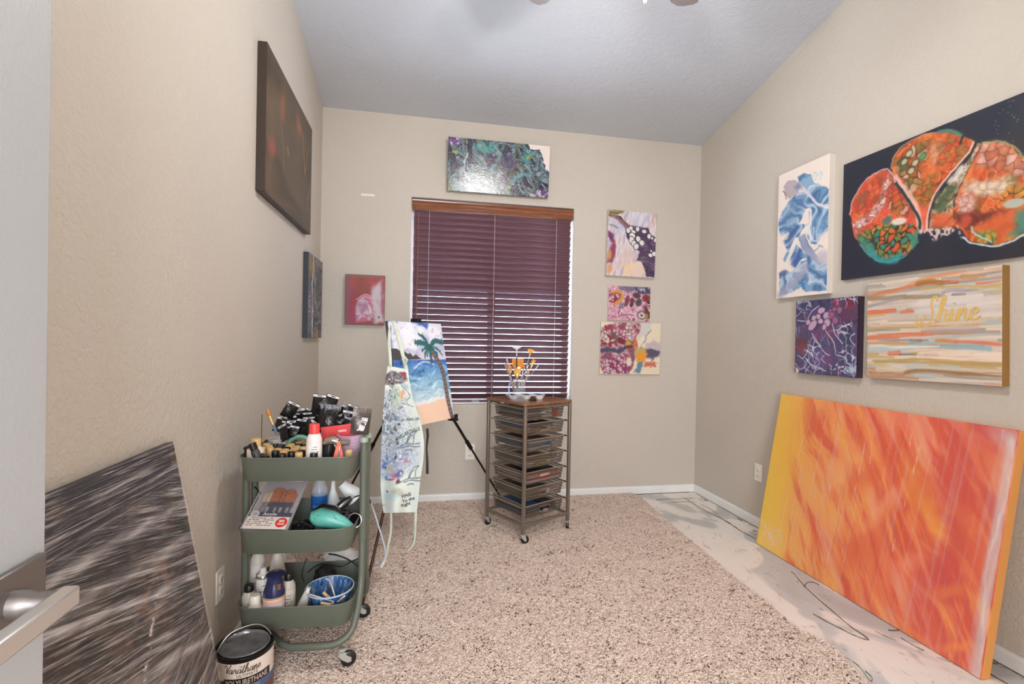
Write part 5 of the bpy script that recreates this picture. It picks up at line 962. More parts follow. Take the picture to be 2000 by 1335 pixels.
HAIR = mat('orange_brush_hair', S(200, 128, 44), .6, bump=.3, bscale=300, vary=.25, vscale=120); FERR = mat('brass_ferrule', S(206, 178, 120), .3, .7); SILV = mat('silver_ferrule', S(190, 186, 184), .3, .8)
BLUEH = mat('blue_brush_handle', S(84, 110, 140), .35); DARKH = mat('dark_brush_handle', S(44, 40, 44), .35)
def brush(label, tip, base, w=.012, hl=.03, fl_=.02, hair=HAIR, ferr=FERR, handle=DARKH, kind='round', hr=.0035, group=None, cat='brush', parts=True):
    tip, base = Vector(tip), Vector(base); t = thing('paint_brush', label, cat, tuple(base), group=group); d = (tip-base); Ln = d.length; dn = d.normalized()
    side = Vector((0, 0, 1)).cross(dn); side = side.normalized() if side.length > .1 else Vector((1, 0, 0)); view = (Vector(CAM)-base).normalized(); side = dn.cross(view).normalized(); th_ = side.cross(dn).normalized()
    def P(a, b, c): return dn*a+side*b+th_*c
    a0 = Ln-hl-fl_; MB().tube([P(0, 0, 0), P(a0*.5, 0, 0), P(a0, 0, 0)], [hr*.55, hr, hr*.9], 8).build('handle', handle, t)
    mb = MB(); fw = w*.5 if kind != 'fan' else .005
    k = [(a0-.001, hr*.95, hr*.95), (a0+fl_*.5, max(hr, fw*.7), hr*.9), (Ln-hl, fw, min(fw, .005))]
    for i in range(len(k)-1):
        vs = []
        for a, b, c in (k[i], k[i+1]): vs += [P(a, b*math.cos(q), c*math.sin(q)) for q in np.linspace(0, 2*PI, 11)[:-1]]
        mb.add(vs, [(j, (j+1) % 10, (j+1) % 10+10, j+10) for j in range(10)])
    mb.build('ferrule', ferr, t)
    mb = MB(); n = 10; rows = []
    for f in np.linspace(0, 1, 6):
        if kind == 'fan': b = fw+(w*.5-fw)*f; c = .003*(1-.6*f); bow = .22
        elif kind == 'flat': b = fw*(1+.12*f); c = min(fw, .005)*(1-.5*f); bow = 0
        else: b = fw*(1+.3*math.sin(PI*f))*(1-f**2*.92); c = b; bow = 0
        rows.append([P(Ln-hl*(1-f)-(hl*bow*f*math.cos(q)**2 if kind == 'fan' else 0), b*math.cos(q), c*math.sin(q)) for q in np.linspace(0, 2*PI, n+1)[:-1]])
    vs = [p for r in rows for p in r]; fs = [(i*n+j, i*n+(j+1) % n, (i+1)*n+(j+1) % n, (i+1)*n+j) for i in range(5) for j in range(n)]+[tuple(reversed(range(n))), tuple(5*n+j for j in range(n))]
    mb.add(vs, fs).build('bristles', hair, t); return t
brush('brush with orange bristles and blue ferrule sticking up at the left of the top tray', at(521, 797, 1, 1.99), at(541, 848, 1, 2.0), .012, .03, .035, ferr=FERR, handle=BLUEH, hr=.006)
CLEAR = mat('clear_plastic', (.85, .88, .92), .06, alpha=.22); PINKC = mat('pink_tinted_clear_plastic', S(206, 176, 198), .1, alpha=.5)
def cup(name, label, loc, r0, r1, h, m, wall=.0012, ribs=0, rot=None, cat='cup', rz=0):
    t = thing(name, label, cat, loc, rz, rot=rot)
    MB().lathe([(0, 0), (r0, 0), (r1, h), (r1-wall, h), (r0-wall, wall), (0, wall)], 28, cap=False).build('cup_wall', m, t)
    mb = MB(); mb.lathe([(r1-wall, h-.001), (r1+.002, h-.001), (r1+.0025, h+.001), (r1+.001, h+.0025), (r1-wall, h+.002)], 28, cap=False)
    for k in range(ribs): z = h*(.92-.09*k); rr_ = r0+(r1-r0)*z/h; mb.lathe([(rr_-.0005, z-.002), (rr_+.0012, z), (rr_-.0005, z+.002)], 28, cap=False)
    mb.build('rim', m, t); return t
cupL = cup('plastic_cup', 'clear plastic cup holding black pouches at the back left of the top tray', px_on(549, 2.03, FZ[0]), .030, .040, .10, CLEAR)
cupR = cup('plastic_cup', 'ribbed clear cup with purple residue at the right end of the top tray', px_on(686, 1.94, FZ[0]), .032, .046, .128, PINKC, ribs=4)
MB().lathe([(0, .004), (.030, .004), (.038, .05), (.03, .058), (0, .06)], 24, cap=False).build('paint_residue', mat('purple_residue', S(150, 112, 144), .6, vary=.3, vscale=60), cupR)

# foil pouches
FOIL = mat('black_foil_pouch', S(34, 31, 32), .22, .35, bump=.35, bscale=60); TAGM = mat('pouch_white_tag', S(204, 200, 200), .45)
def pouch_mesh(seed, w=.06, h=.085):
    rng = np.random.RandomState(seed); nx, ny = 7, 9; rows = {1: [], -1: []}
    for sg in (1, -1):
        for j in range(ny):
            row = []
            for i in range(nx):
                u, v = i/(nx-1), j/(ny-1); th_ = .010*math.sin(PI*u)**.7*math.sin(PI*min(1, v*1.25))**.8 if v < .8 else .0004
                row.append((w*(u-.5), sg*th_+rng.uniform(-.0015, .0015)*(0 < i < nx-1)*(v < .8)+.012*(v-.6)**2*math.sin(seed), h*(v-.5)))
            rows[sg].append(row)
    mb = MB(); mb.grid(rows[1]); mb.grid([list(reversed(r)) for r in rows[-1]]); return mb
def tag_mesh(w=.06, h=.085):
    mb = MB(); z = h*.405
    for sg in (1, -1):
        for dx in (-1, 1): mb.box((dx*w*.33, sg*.0022, z), (w*.30, .0008, h*.13))
        mb.box((0, sg*.0022, z+h*.045), (w*.37, .0008, h*.04)); mb.box((0, sg*.0022, z-h*.045), (w*.37, .0008, h*.04))
    return mb
pm = [pouch_mesh(s).mesh('pouch', FOIL, ang=60) for s in range(6)]; tm = tag_mesh().mesh('hang_tag', TAGM)
rng = np.random.RandomState(11)
zs = lambda a, b: (440+a/6.07, 740+b/6.07)
LBL = 'small black foil pouch in the crowded heap at the back of the top tray'
def pouch(p, rot, label=LBL, group='black foil pouches heaped on the top tray', s=1.0, i=0, tagged=True, pitch=0):
    o = bpy.data.objects.new('foil_pouch', pm[i % 6]); COL.objects.link(o); o.location = p; o.rotation_euler = rot; o.scale = (s, s, s); tag(o, label, 'pouch', group)
    if tagged: q = bpy.data.objects.new('hang_tag', tm); COL.objects.link(q); q.parent = o
    return o
for i, (a, b) in enumerate([(760, 375), (900, 400), (985, 385), (1000, 440), (850, 440), (700, 480), (760, 460), (900, 470), (960, 500), (1085, 330), (1090, 400), (1140, 450), (1235, 330), (1200, 400), (1230, 470), (1330, 390), (1420, 350), (1480, 350), (1380, 450), (1480, 420), (1430, 490), (1310, 500), (1190, 520), (850, 520), (720, 540), (790, 550), (930, 550), (1100, 510), (1480, 490), (690, 600), (760, 600), (1050, 420), (1290, 430), (1000, 500), (650, 500), (820, 490), (880, 520), (1020, 550), (1260, 520), (1350, 440), (1440, 420), (960, 430), (1140, 380), (1400, 520), (730, 590), (810, 590), (1330, 540), (1180, 450)]):
    q = zs(a, b); y = 2.105-(b-330)/300*.12+rng.uniform(-.012, .012); p = at(q[0], q[1]+6, 1, y)
    pouch(p, (rng.uniform(-.5, .35), rng.uniform(-.6, .6), rng.uniform(-.9, .9)), i=i, s=rng.uniform(.55, .78), tagged=(i % 4 != 3))
pouch(at(*zs(1110, 285), 1, 2.06), (-.1, .1, -.1), 'black pouch standing straight up at the very top of the heap', None, .85, 1); pouch(at(*zs(1250, 290), 1, 2.06), (-.1, .35, .5), 'black pouch with a pointed corner at the top of the heap, right of centre', None, .85, 2); pouch(at(*zs(770, 365), 1, 2.03), (.2, .5, .4), 'black pouch bent over at the left top of the heap', None, .8, 3)
o = pouch(at(*zs(1225, 450), 1, 1.99), (-.15, .08, .1), 'larger brown-black pouch in the middle of the heap above the red packet', None, 1.15, 4, False)
big = bpy.data.objects.new('foil_pouch', pouch_mesh(9, .068, .10).mesh('pouch', mat('grey_brown_foil', S(78, 70, 64), .3, .4, bump=.2, bscale=40))); COL.objects.link(big); big.location = at(*zs(1610, 500), 1, 1.925); big.rotation_euler = (-.1, .12, .2); tag(big, 'large grey brown foil pouch standing in the ribbed clear cup', 'pouch')
sl_ = MB(); sl_.grid([[(x*.012+.012*v, -.011-.003*math.sin(v*9+x), -.035+v*.05) for x in np.linspace(-1, 1, 5)] for v in np.linspace(0, 1, 8)]); sl_.build('silver_print', mat('silver_foil_print', S(190, 190, 192), .25, .6, bump=.6, bscale=90), big)
TEAL = mat('teal_green_plastic', S(98, 140, 122), .4)
cad = thing('plastic_caddy', 'teal green plastic caddy with an arched handle behind the spray can', 'caddy', px_on(612, 2.045, FZ[0]), CA)
mb = MB()
for c, s_ in (((0, -.05, .035), (.22, .003, .07)), ((0, .05, .035), (.22, .003, .07)), ((-.11, 0, .035), (.003, .1, .07)), ((.11, 0, .035), (.003, .1, .07)), ((0, 0, .002), (.22, .1, .004))): mb.box(c, s_)
mb.build('bin', mat('dark_green_plastic', S(50, 66, 58), .45), cad)
P = []
for a in np.linspace(PI, 0, 15): P.append((-.03+.052*math.cos(a), -.054, .055+.058*math.sin(a)))
MB().tube(P, .0085, 12).build('handle', TEAL, cad)
rp = thing('paint_packet', 'bright red packet lying behind the silver spray gun on the top tray', 'packet', tuple(at(659, 843, 1, 1.965)), rot=(.1, -.12, CA))
MB().box((0, 0, 0), (.118, .012, .050)).build('sleeve', mat('red_packet_card', S(214, 74, 76), .45), rp, bevel=.002); MB().box((0.02, -.0065, .004), (.03, .001, .008)).build('printed_strip', mat('pale_pink_print', S(226, 170, 160), .5), rp)
GUN = mat('grey_gun_metal', S(150, 138, 126), .3, .6)
gun = thing('spray_gun', 'black and grey spray gun lying head up at the right of the top tray', 'spray gun', tuple(at(648, 872, 1, 1.865)), CA)
MB().tube([(-.028, 0, .012), (-.015, 0, .022), (.005, 0, .024), (.022, 0, .018)], [.008, .014, .016, .012], 14).build('head', GUN, gun); MB().tube([(.015, -.004, .012), (.060, -.006, .016)], [.0085, .0095], 14).lathe([(.0095, 0), (.011, .002), (.011, .008), (.006, .009)], 14, (.055, -.006, .016), Matrix.Rotation(PI/2, 3, 'Y')).build('nozzle', GUN, gun)
MB().tube([(-.008, 0, .01), (-.012, 0, -.03), (-.014, 0, -.10)], [.016, .018, .015], 14).build('grip', BLACKP, gun); MB().tube([(.01, -.004, .008), (.02, -.004, -.01), (.012, -.004, -.03)], .003, 8).build('trigger', SILV, gun)
scr = thing('plastic_scraper', 'orange red plastic scraper wedged beside the spray gun', 'scraper', tuple(at(661, 886, 1, 1.835)), rot=(PI/2-.2, 0, .1))
MB().prism([(-.022, -.03), (.022, -.03), (.008, .03), (-.008, .03)], .003).build('blade', mat('orange_red_plastic', S(214, 72, 34), .4), scr, bevel=.001); MB().prism([(-.006, .026), (.006, .026), (.004, .045), (-.004, .045)], .004).build('grip', mat('orange_red_plastic', (1, 1, 1)), scr)
brush('small brush with a brass ferrule leaning on the orange scraper', at(665, 865, 1, 1.83), at(660, 892, 1, 1.815), .006, .012, .014, handle=mat('grey_handle', S(120, 120, 126), .4), hr=.003)

# ------------------------------------------------------------------ middle tray contents
pk0 = [np.array(c2w(x, y, z)) for x, y, z in ((-.182, -.138, .502), (-.030, -.146, .497), (-.030, .06, .622), (-.182, .06, .622))]
pX = (pk0[1]-pk0[0]); pw = np.linalg.norm(pX); pX = pX/pw; pY = pk0[3]-pk0[0]; pl = np.linalg.norm(pY); pY = pY/pl; pZ = np.cross(pX, pY); pZ /= np.linalg.norm(pZ); pY = np.cross(pZ, pX)
pack = bpy.data.objects.new('brush_set', None); COL.objects.link(pack); axes(pack, pX, pY, pZ, pk0[0]); tag(pack, 'clear packaged acrylic brush set with a white label leaning in the middle tray', 'brush set')
CLAM = mat('clamshell_plastic', S(226, 222, 226), .12, alpha=.06)
mb = MB().box((pw/2, pl/2, .016), (pw, pl, .001)).box((pw/2, pl*.97, .008), (pw, .012, .016))
for x in (0.002, pw-.002): mb.box((x, pl/2, .008), (.002, pl, .016))
mb.build('clamshell', CLAM, pack); MB().box((pw/2, pl/2, .001), (pw, pl, .001)).build('backing_card', mat('grey_backing_card', S(168, 160, 160), .5), pack)
RIMC = mat('clear_rim_edge', S(226, 222, 220), .2, alpha=.7); mb = MB()
mb.tube([(0, 0, .017), (pw, 0, .017), (pw, pl, .017), (0, pl, .017)], .0014, 6, closed=True); mb.tube([(.01, .06, .017), (.012, pl-.015, .017), (pw-.012, pl-.015, .017)], .001, 5); mb.build('clamshell_rim', RIMC, pack)
MB().box((pw/2, pl-.006, .017), (.05, .014, .002)).build('hang_tab', LABELW, pack)
NAVYH = mat('navy_brush_handle', S(44, 42, 66), .35); GH = mat('grey_brush_set_handle', S(120, 112, 112), .4)
for k, (x, wv, top, hm, y0) in enumerate([(.028, .010, .165, GH, .06), (.042, .012, .17, GH, .06), (.066, .036, .188, NAVYH, .055), (.088, .020, .175, NAVYH, .05), (.110, .030, .182, NAVYH, .045), (.130, .012, .165, NAVYH, .045)]):
    b_ = MB().box((x, (y0+.105)/2, .008), (max(.006, wv*.45), .105-y0, .006)).build('packed_brush', hm, pack, bevel=.002)
    MB().box((x, .112, .008), (wv*.85, .018, .007)).build('ferrule', SILV if k < 2 else NAVYH, b_); MB().prism([(x-wv/2, .12), (x+wv/2, .12), (x+wv*.55, top-.006), (x+wv*.2, top), (x-wv*.3, top-.002), (x-wv*.55, top-.008)], .006, Matrix.Translation((0, 0, .005))).build('bristles', mat('rust_brush_hair', S(176, 88, 20), .6, bump=.4, bscale=200, vary=.25, vscale=100) if k > 1 else mat('pale_brush_hair', S(200, 176, 140), .6), b_)
MB().box((pw/2, .026, .0175), (pw-.008, .050, .0006)).build('label', mat('cream_label', S(222, 210, 200), .5), pack)
MB().box((pw*.52, .060, .0174), (pw*.94, .018, .0006)).build('label_band', mat('purple_grey_band', S(84, 78, 96), .5), pack)
text('Acrylic', .017, LABELW, pack, Matrix.Translation((pw*.50, .061, .0182)), bold=.0002); text('12', .012, INK, pack, Matrix.Translation((.024, .061, .0186)))
MB().lathe([(0, 0), (.0155, 0), (.0155, .0006), (0, .0006)], 22, (.024, .061, .0177), cap=False).build('badge', mat('grey_badge', S(190, 184, 184), .5), pack)
MB().lathe([(0, 0), (.020, 0), (.020, .0006), (0, .0006)], 26, (pw*.83, .027, .0179), cap=False).build('red_sticker', mat('red_sticker', S(206, 62, 54), .5), pack)
text('BIG', .012, LABELW, pack, Matrix.Translation((pw*.83, .033, .0187)), bold=.0006); text('VALUE', .0075, LABELW, pack, Matrix.Translation((pw*.83, .021, .0187)), bold=.0004)
mb = MB()
for k in range(5):
    for j in range(7):
        if (j*3+k) % 5: mb.box((.014+j*.0125+(k % 2)*.003, .044-k*.0075, .0180), (.010, .0022, .0002))
mb.build('print', INK, pack)
wb_ = thing('water_bottle', 'clear water bottle with a blue label at the back of the middle tray', 'bottle', px_on(629, 2.03, FZ[1]))
MB().lathe([(0, 0), (.030, 0), (.031, .005), (.031, .135), (.027, .155), (.016, .182), (.0135, .19), (.0135, .20), (0, .20)], 24, cap=False).build('body', mat('clear_bottle', (.75, .84, .92), .06, alpha=.3), wb_)
lb = MB().lathe([(.0314, .068), (.0314, .128)], 28, cap=False).build('label', mat('blue_bottle_label', S(36, 92, 160), .3), wb_)
def around(r, a0, z0): return lambda p: Vector((r*math.cos(a0+p.x/r), r*math.sin(a0+p.x/r), z0+p.y))
text('AQUAFINA', .013, LABELW, lb, None, bend=around(.0318, -1.25, .088)); MB().lathe([(0, .198), (.0145, .198), (.0145, .212), (0, .213)], 18, cap=False).build('cap', LABELW, wb_)
FOAMW = mat('white_foam', S(222, 222, 220), .5)
cup('foam_cup', 'white cup tipped over at the back right of the middle tray', px_on(672, 2.03, .60), .018, .036, .08, FOAMW, rot=(.2, -.75+PI, .3)); t = thing('funnel', 'white plastic funnel beside the water bottle', 'funnel', px_on(655, 2.06, FZ[1]+.02))
MB().lathe([(.038, .02), (.040, .022), (.036, .04), (.010, .115), (.007, .15), (.006, .15), (.008, .115), (.034, .04)], 24, cap=False).build('cone', FOAMW, t); MB().lathe([(.037, .016), (.042, .018), (.042, .023), (.037, .024)], 24, cap=False).build('rim', FOAMW, t)
tag(MB().prism([(-.012, -.02), (.012, -.02), (.012, .022), (-.012, .022)], .05, Matrix.Translation(px_on(657, 2.07, .62))).build('green_block', mat('deep_green_plastic', S(30, 84, 62), .5), bevel=.003), 'deep green block peeping out between funnel and cup', 'block')
AQUA = mat('turquoise_plastic', S(92, 170, 156), .35)
dry = thing('hair_dryer', 'turquoise hair dryer with black paint marks in the middle tray', 'hair dryer', (0, 0, 0))
def A3(px, py, y): return Vector(at(px, py, 1, y))
MB().tube([A3(607, 1016, 1.86), A3(612, 1012, 1.86), A3(625, 1010, 1.858), A3(648, 1014, 1.855), A3(668, 1021, 1.85), A3(684, 1031, 1.845)], [.010, .026, .034, .031, .024, .018], 20).build('housing', AQUA, dry)
MB().tube([A3(612, 1002, 1.885), A3(630, 993, 1.90), A3(650, 997, 1.905), A3(664, 1006, 1.90)], [.012, .020, .020, .012], 14).build('rear_grille', BLACKP, dry)
mb = MB()
for px, py in ((614, 1013), (634, 1025), (637, 1022), (652, 1008), (655, 1012), (620, 1007), (668, 1017)): p = A3(px, py, 1.8255+.0002*abs(px-630)); mb.tube([p, p+Vector((.004, .001, .003))], [.0015, .0006], 6)
mb.build('paint_marks', BLACKP, dry)
noz = thing('black_nozzle', 'round black blower nozzle at the right end of the middle tray', 'nozzle', tuple(A3(692, 1016, 1.88)), rot=(1.2, .2, .5))
MB().lathe([(.024, .0), (.030, -.055), (.0, -.055)], 22, cap=False).lathe([(.020, -.04), (.022, .004), (.026, .004), (.027, 0), (.026, -.01)], 22, cap=False).build('barrel', BLACKP, noz); MB().lathe([(.0225, .003), (.0265, .005), (.0275, .002), (.0225, .003)], 22, cap=False).build('ring', SILV, noz)
tool = thing('airbrush', 'shiny grey airbrush lying across the middle tray toward the right post', 'airbrush', (0, 0, 0))
MB().tube([A3(662, 990, 1.93), A3(672, 981, 1.94), A3(686, 972, 1.95)], [.014, .017, .010], 14).build('body', mat('dark_chrome', S(110, 106, 112), .2, .9), tool); MB().tube([A3(684, 973, 1.95), A3(692, 968, 1.95)], [.006, .003], 8).build('tip', SILV, tool)
def crumple(c, r, seed, m, name, label, cat, sc=(1, 1, 1), sub=3):
    bm = bmesh.new(); bmesh.ops.create_icosphere(bm, subdivisions=sub, radius=1.0); co = np.array([v.co[:] for v in bm.verts])
    d = 1+.28*fbm(co[:, 0]*2.2+seed, co[:, 1]*2.2+co[:, 2]*1.7, seed, 4)
    for v, q, k in zip(bm.verts, co, d): v.co = Vector((q[0]*sc[0], q[1]*sc[1], q[2]*sc[2]))*float(k)*r+Vector(c)
    me = bpy.data.meshes.new(name); bm.to_mesh(me); bm.free(); me.materials.append(m); o = bpy.data.objects.new(name, me); COL.objects.link(o); return tag(o, label, cat)
BFILM = mat('black_crumpled_film', S(26, 24, 26), .2, bump=.6, bscale=40)
crumple(c2w(-.005, -.05, .470), .042, 3, BFILM, 'plastic_bag', 'crumpled black plastic bag between brush set and hair dryer', 'bag', (.9, 1.2, .9)); crumple(c2w(.12, .06, .466), .05, 5, BFILM, 'plastic_bag', 'crumpled black plastic behind the hair dryer', 'bag', (1.2, .9, .7))
WIRE = mat('black_cable', S(30, 28, 30), .45); PALEW = mat('pale_blue_cable', S(176, 188, 200), .4)
def cable(label, pts, r, m, k=6): return tag(MB().tube([Vector(p) for p in catmull(pts, k)], r, 7).build('cable', m), label, 'cable')
cable('black cable looping down at the left end of the middle tray', [A3(497, 950, 2.0), A3(508, 962, 1.99), A3(520, 985, 1.97), A3(508, 1000, 1.95), A3(499, 975, 1.96), A3(505, 998, 1.95), A3(512, 1010, 1.94)], .0028, WIRE)
cable('black cable arching from the nozzle to the right post', [A3(684, 975, 1.95), A3(695, 969, 1.96), A3(708, 967, 1.975), A3(720, 972, 2.04), A3(724, 982, 2.05)], .0028, WIRE)

# ------------------------------------------------------------------ bottom tray contents
CLOUD = mat('cloudy_plastic', S(190, 180, 168), .35); WHITEB = mat('off_white_bottle', S(214, 206, 194), .4)
def bottle(label, px, y, r, h, bodym, capm, cr=.45, ch=.022, lab=None, z=FZ[2], neck=.2, printed=True, square=False):
    t = thing('bottle', label, 'bottle', px_on(px, y, z)); b = h-ch
    MB().lathe([(0, 0), (r*.95, 0), (r, .003), (r, b*(1-neck)), (r*.9, b*(1-neck*.6)), (r*cr, b*.97), (r*cr*.9, b), (0, b)], 22, cap=False).build('body', bodym, t)
    MB().lathe([(0, b-.002), (r*cr, b-.002), (r*cr, b+ch*.8), (r*cr*.85, h), (0, h)], 18, cap=False).build('cap', capm, t)
    if lab: l_ = MB().lathe([(r+.0003, b*.12), (r+.0003, b*(1-neck)*.93)], 22, cap=False).build('label', lab, t); small_print(l_, r+.0005, b*.2, b*.65, -1.3, 5, aw=1.1)
    return t
bottle('tall white bottle with a black cap at the back left of the bottom tray', 510, 2.0, .026, .225, WHITEB, BLACKP, .42, .028, LABELW); bottle('cloudy bottle with a black cap at the front left of the bottom tray', 494, 1.885, .0235, .122, CLOUD, BLACKP, .7, .02, mat('faint_label', S(206, 194, 182), .5))
t = bottle('short white jar-shaped bottle in front of the cloudy black-capped bottle', 506, 1.845, .0305, .104, mat('white_squeeze_bottle', S(222, 214, 200), .4), mat('white_squeeze_cap', S(226, 220, 208), .4), .58, .03, None, neck=.35); MB().lathe([(.0283, .012), (.0283, .022)], 22, cap=False).build('label', BLACKP, t)
t = thing('spray_bottle', 'white spray bottle behind the blue-topped can in the bottom tray', 'bottle', px_on(548, 2.0, FZ[2])); MB().lathe([(0, 0), (.030, 0), (.030, .11), (.022, .16), (.013, .185), (.013, .20), (0, .20)], 22, cap=False).build('body', mat('pale_bottle', S(206, 196, 186), .4), t)
MB().box((0, 0, .215), (.05, .026, .035)).box((-.03, 0, .222), (.03, .012, .014)).build('spray_head', LABELW, t, bevel=.005)
t = thing('paint_can', 'small white aerosol can with dark lettering in the bottom tray', 'can', px_on(521, 1.935, FZ[2])); MB().lathe([(0, 0), (.024, 0), (.024, .125), (.022, .132), (.020, .134), (.010, .142), (0, .142)], 22, cap=False).build('body', LABELW, t)
MB().lathe([(.0245, .124), (.0248, .128), (.023, .134), (.0245, .124)], 22, cap=False).build('rim', SILV, t); MB().lathe([(0, .14), (.012, .14), (.010, .158), (0, .16)], 16, cap=False).build('cap', LABELW, t); small_print(t, .0243, .05, .11, -1.3, 3, aw=1.2)
bl_ = thing('spray_bottle', 'bottle with a dark blue shoulder and pink white label in the bottom tray', 'bottle', px_on(543.5, 1.852, FZ[2])); bl_.scale = (1.16, 1.16, 1.10)
MB().lathe([(0, 0), (.030, 0), (.031, .003), (.031, .088), (.0305, .092), (0, .092)], 26, cap=False).build('body', mat('tan_bottle', S(176, 150, 96), .4), bl_)
MB().lathe([(.0308, .09), (.0305, .102), (.024, .122), (.0205, .140), (.022, .148), (0, .150)], 26, cap=False).build('shoulder', mat('navy_blue_plastic', S(44, 46, 82), .25), bl_); MB().lathe([(0, .148), (.026, .149), (.029, .154), (.020, .160), (0, .161)], 26, (.004, 0, 0), cap=False).build('cap', mat('navy_blue_plastic', (1, 1, 1)), bl_)
mb = MB(); A_ = np.linspace(-2.7, -.15, 16); mb.grid([[(.0314*math.cos(a), .0314*math.sin(a), z) for a in A_] for z in (.006, .084)]); lb = mb.build('label', LABELW, bl_); mb = MB(); mb.grid([[(.0317*math.cos(a), .0317*math.sin(a), z) for a in A_] for z in (.070, .082)]); mb.build('pink_band', mat('pink_label_band', S(220, 170, 166), .5), bl_); small_print(lb, .0317, .012, .05, -1.4, 4, aw=1.4)
MB().box((.017, -.0185, .117), (.010, .004, .026), Matrix.Rotation(.7, 3, 'Z')).build('tag_sticker', mat('copper_sticker', S(130, 84, 60), .5), bl_)
bottle('tall cloudy bottle with a black cap right of the blue-topped bottle', 571, 1.895, .0245, .150, CLOUD, BLACKP, .62, .022, mat('faint_label', (1, 1, 1)))
t = thing('plastic_tube', 'white tapered tube leaning beside the black cloth in the bottom tray', 'tube', px_on(590, 1.855, FZ[2]+.002), rot=(0, .32, 0)); MB().tube([(0, 0, 0), (0, 0, .05), (0, 0, .1)], [.020, .017, .010], 14, flat=.6).build('tube_body', mat('grey_white_tube', S(190, 182, 174), .4), t); MB().cyl((0, 0, .1), (0, 0, .115), .007, n=12).build('cap', LABELW, t)
crumple(c2w(.052, .055, .236), .050, 8, mat('black_cloth', S(16, 15, 16), .8, bump=.5, bscale=60), 'cloth', 'crumpled black cloth behind the blue paint bucket', 'cloth', (.85, .9, 1.0))
bx, by = px_on(652, 1.894, 0)[:2]
BLUEP = mat('poured_blue_paint', S(60, 96, 150), .3)
m, n, l, p = nt('streaky_blue_paint'); tc = n.new('ShaderNodeTexCoord'); mp = n.new('ShaderNodeMapping'); mp.inputs['Scale'].default_value = (40, 40, 6); l.new(tc.outputs['Object'], mp.inputs['Vector']); a = n.new('ShaderNodeTexNoise'); a.inputs['Scale'].default_value = 1.6; a.inputs['Detail'].default_value = 4; a.inputs['Distortion'].default_value = 1; l.new(mp.outputs['Vector'], a.inputs['Vector'])
r = n.new('ShaderNodeValToRGB'); e = r.color_ramp.elements; e[0].position = .3; e[0].color = (*S(24, 30, 46), 1); e[1].position = .75; e[1].color = (*S(200, 206, 214), 1); x = e.new(.45); x.color = (*S(40, 84, 150), 1); x = e.new(.58); x.color = (*S(84, 120, 156), 1); l.new(a.outputs['Fac'], r.inputs['Fac']); l.new(r.outputs['Color'], p.inputs['Base Color']); p.inputs['Roughness'].default_value = .3; STREAK = m
bk = thing('paint_bucket', 'clear bucket streaked with blue paint at the right of the bottom tray', 'bucket', (bx, by, FZ[2]), 0)
MB().lathe([(0, 0), (.056, 0), (.083, .088), (.0815, .088), (.055, .002), (0, .002)], 32, cap=False).build('wall', STREAK, bk); MB().lathe([(.0815, .086), (.0855, .087), (.086, .091), (.083, .092), (.0815, .090)], 32, cap=False).build('rim', mat('clear_blue_rim', S(176, 196, 206), .2), bk)
MB().lathe([(0, .02), (.060, .02), (.0605, .021), (0, .022)], 24, cap=False).build('dried_paint', mat('dark_dried_paint', S(40, 36, 40), .5), bk)
STICK = mat('pale_wood_stick', S(206, 170, 130), .6); GREYR = mat('grey_plastic_rod', S(190, 180, 172), .4)
def stick(name, label, a, b, r, m, cat='stick', flat=None, n=8): return tag(MB().tube([A3(*a), A3(*b)], r, n, flat=flat).build(name, m), label, cat)
stick('mixing_stick', 'thin pale rod lying across the left of the blue bucket', (605, 1160, 1.80), (652, 1174, 1.82), .0022, GREYR); P = [A3(636, 1129, 1.90), A3(644, 1133, 1.89), A3(650, 1150, 1.86), A3(657, 1174, 1.83)]
tag(MB().tube([P[0], P[1], P[2], P[3]], .0025, 8).build('drinking_straw', mat('white_straw', S(206, 200, 194), .4)), 'bent white straw standing in the blue bucket', 'straw')
stick('wood_stick', 'short wooden dowel in the blue bucket left of the straw', (631, 1156, 1.85), (648, 1172, 1.84), .0055, STICK); stick('wood_stick', 'wooden dowel with a black end at the right of the straw', (658, 1174, 1.83), (674, 1162, 1.84), .0045, STICK); stick('wood_stick', 'wooden stick lowest in the blue bucket by its front rim', (627, 1177, 1.81), (646, 1180, 1.80), .0045, STICK); stick('wood_stick', 'wooden stick just above the lowest one in the blue bucket', (634, 1172, 1.83), (652, 1177, 1.82), .0045, STICK)
cable('black cable crossing behind the bottom tray', [A3(601, 1118, 1.98), A3(612, 1108, 2.0), A3(628, 1101, 2.03), A3(650, 1104, 2.06), A3(670, 1105, 2.08), A3(686, 1096, 2.08), A3(700, 1090, 2.06)], .0025, WIRE); cable('black cable sagging from middle tray to the right post', [A3(642, 1081, 2.06), A3(660, 1084, 2.05), A3(682, 1093, 2.04), A3(702, 1107, 2.02)], .0032, WIRE); cable('thin black cable hanging behind the black-capped bottle', [A3(599, 1090, 1.99), A3(592, 1110, 1.97), A3(590, 1125, 1.95), A3(594, 1135, 1.93)], .0022, WIRE)
cable('pale blue power cord hanging from the cart to the carpet beside the apron', [A3(718, 968, 2.10), A3(723, 978, 2.11), A3(729, 995, 2.12), A3(736, 1016, 2.13), A3(745, 1045, 2.14), A3(752, 1072, 2.15), A3(751, 1088, 2.16), A3(742, 1100, 2.2), A3(730, 1104, 2.26), A3(712, 1104, 2.3), A3(690, 1104, 2.32)], .0034, PALEW)
crumple(tuple(A3(668, 1096, 2.42)), .085, 12, mat('white_plastic_bag', S(206, 208, 208), .35, bump=.5, bscale=30), 'plastic_bag', 'crumpled white plastic bag on the floor behind the cart', 'bag', (1.1, .8, .8))

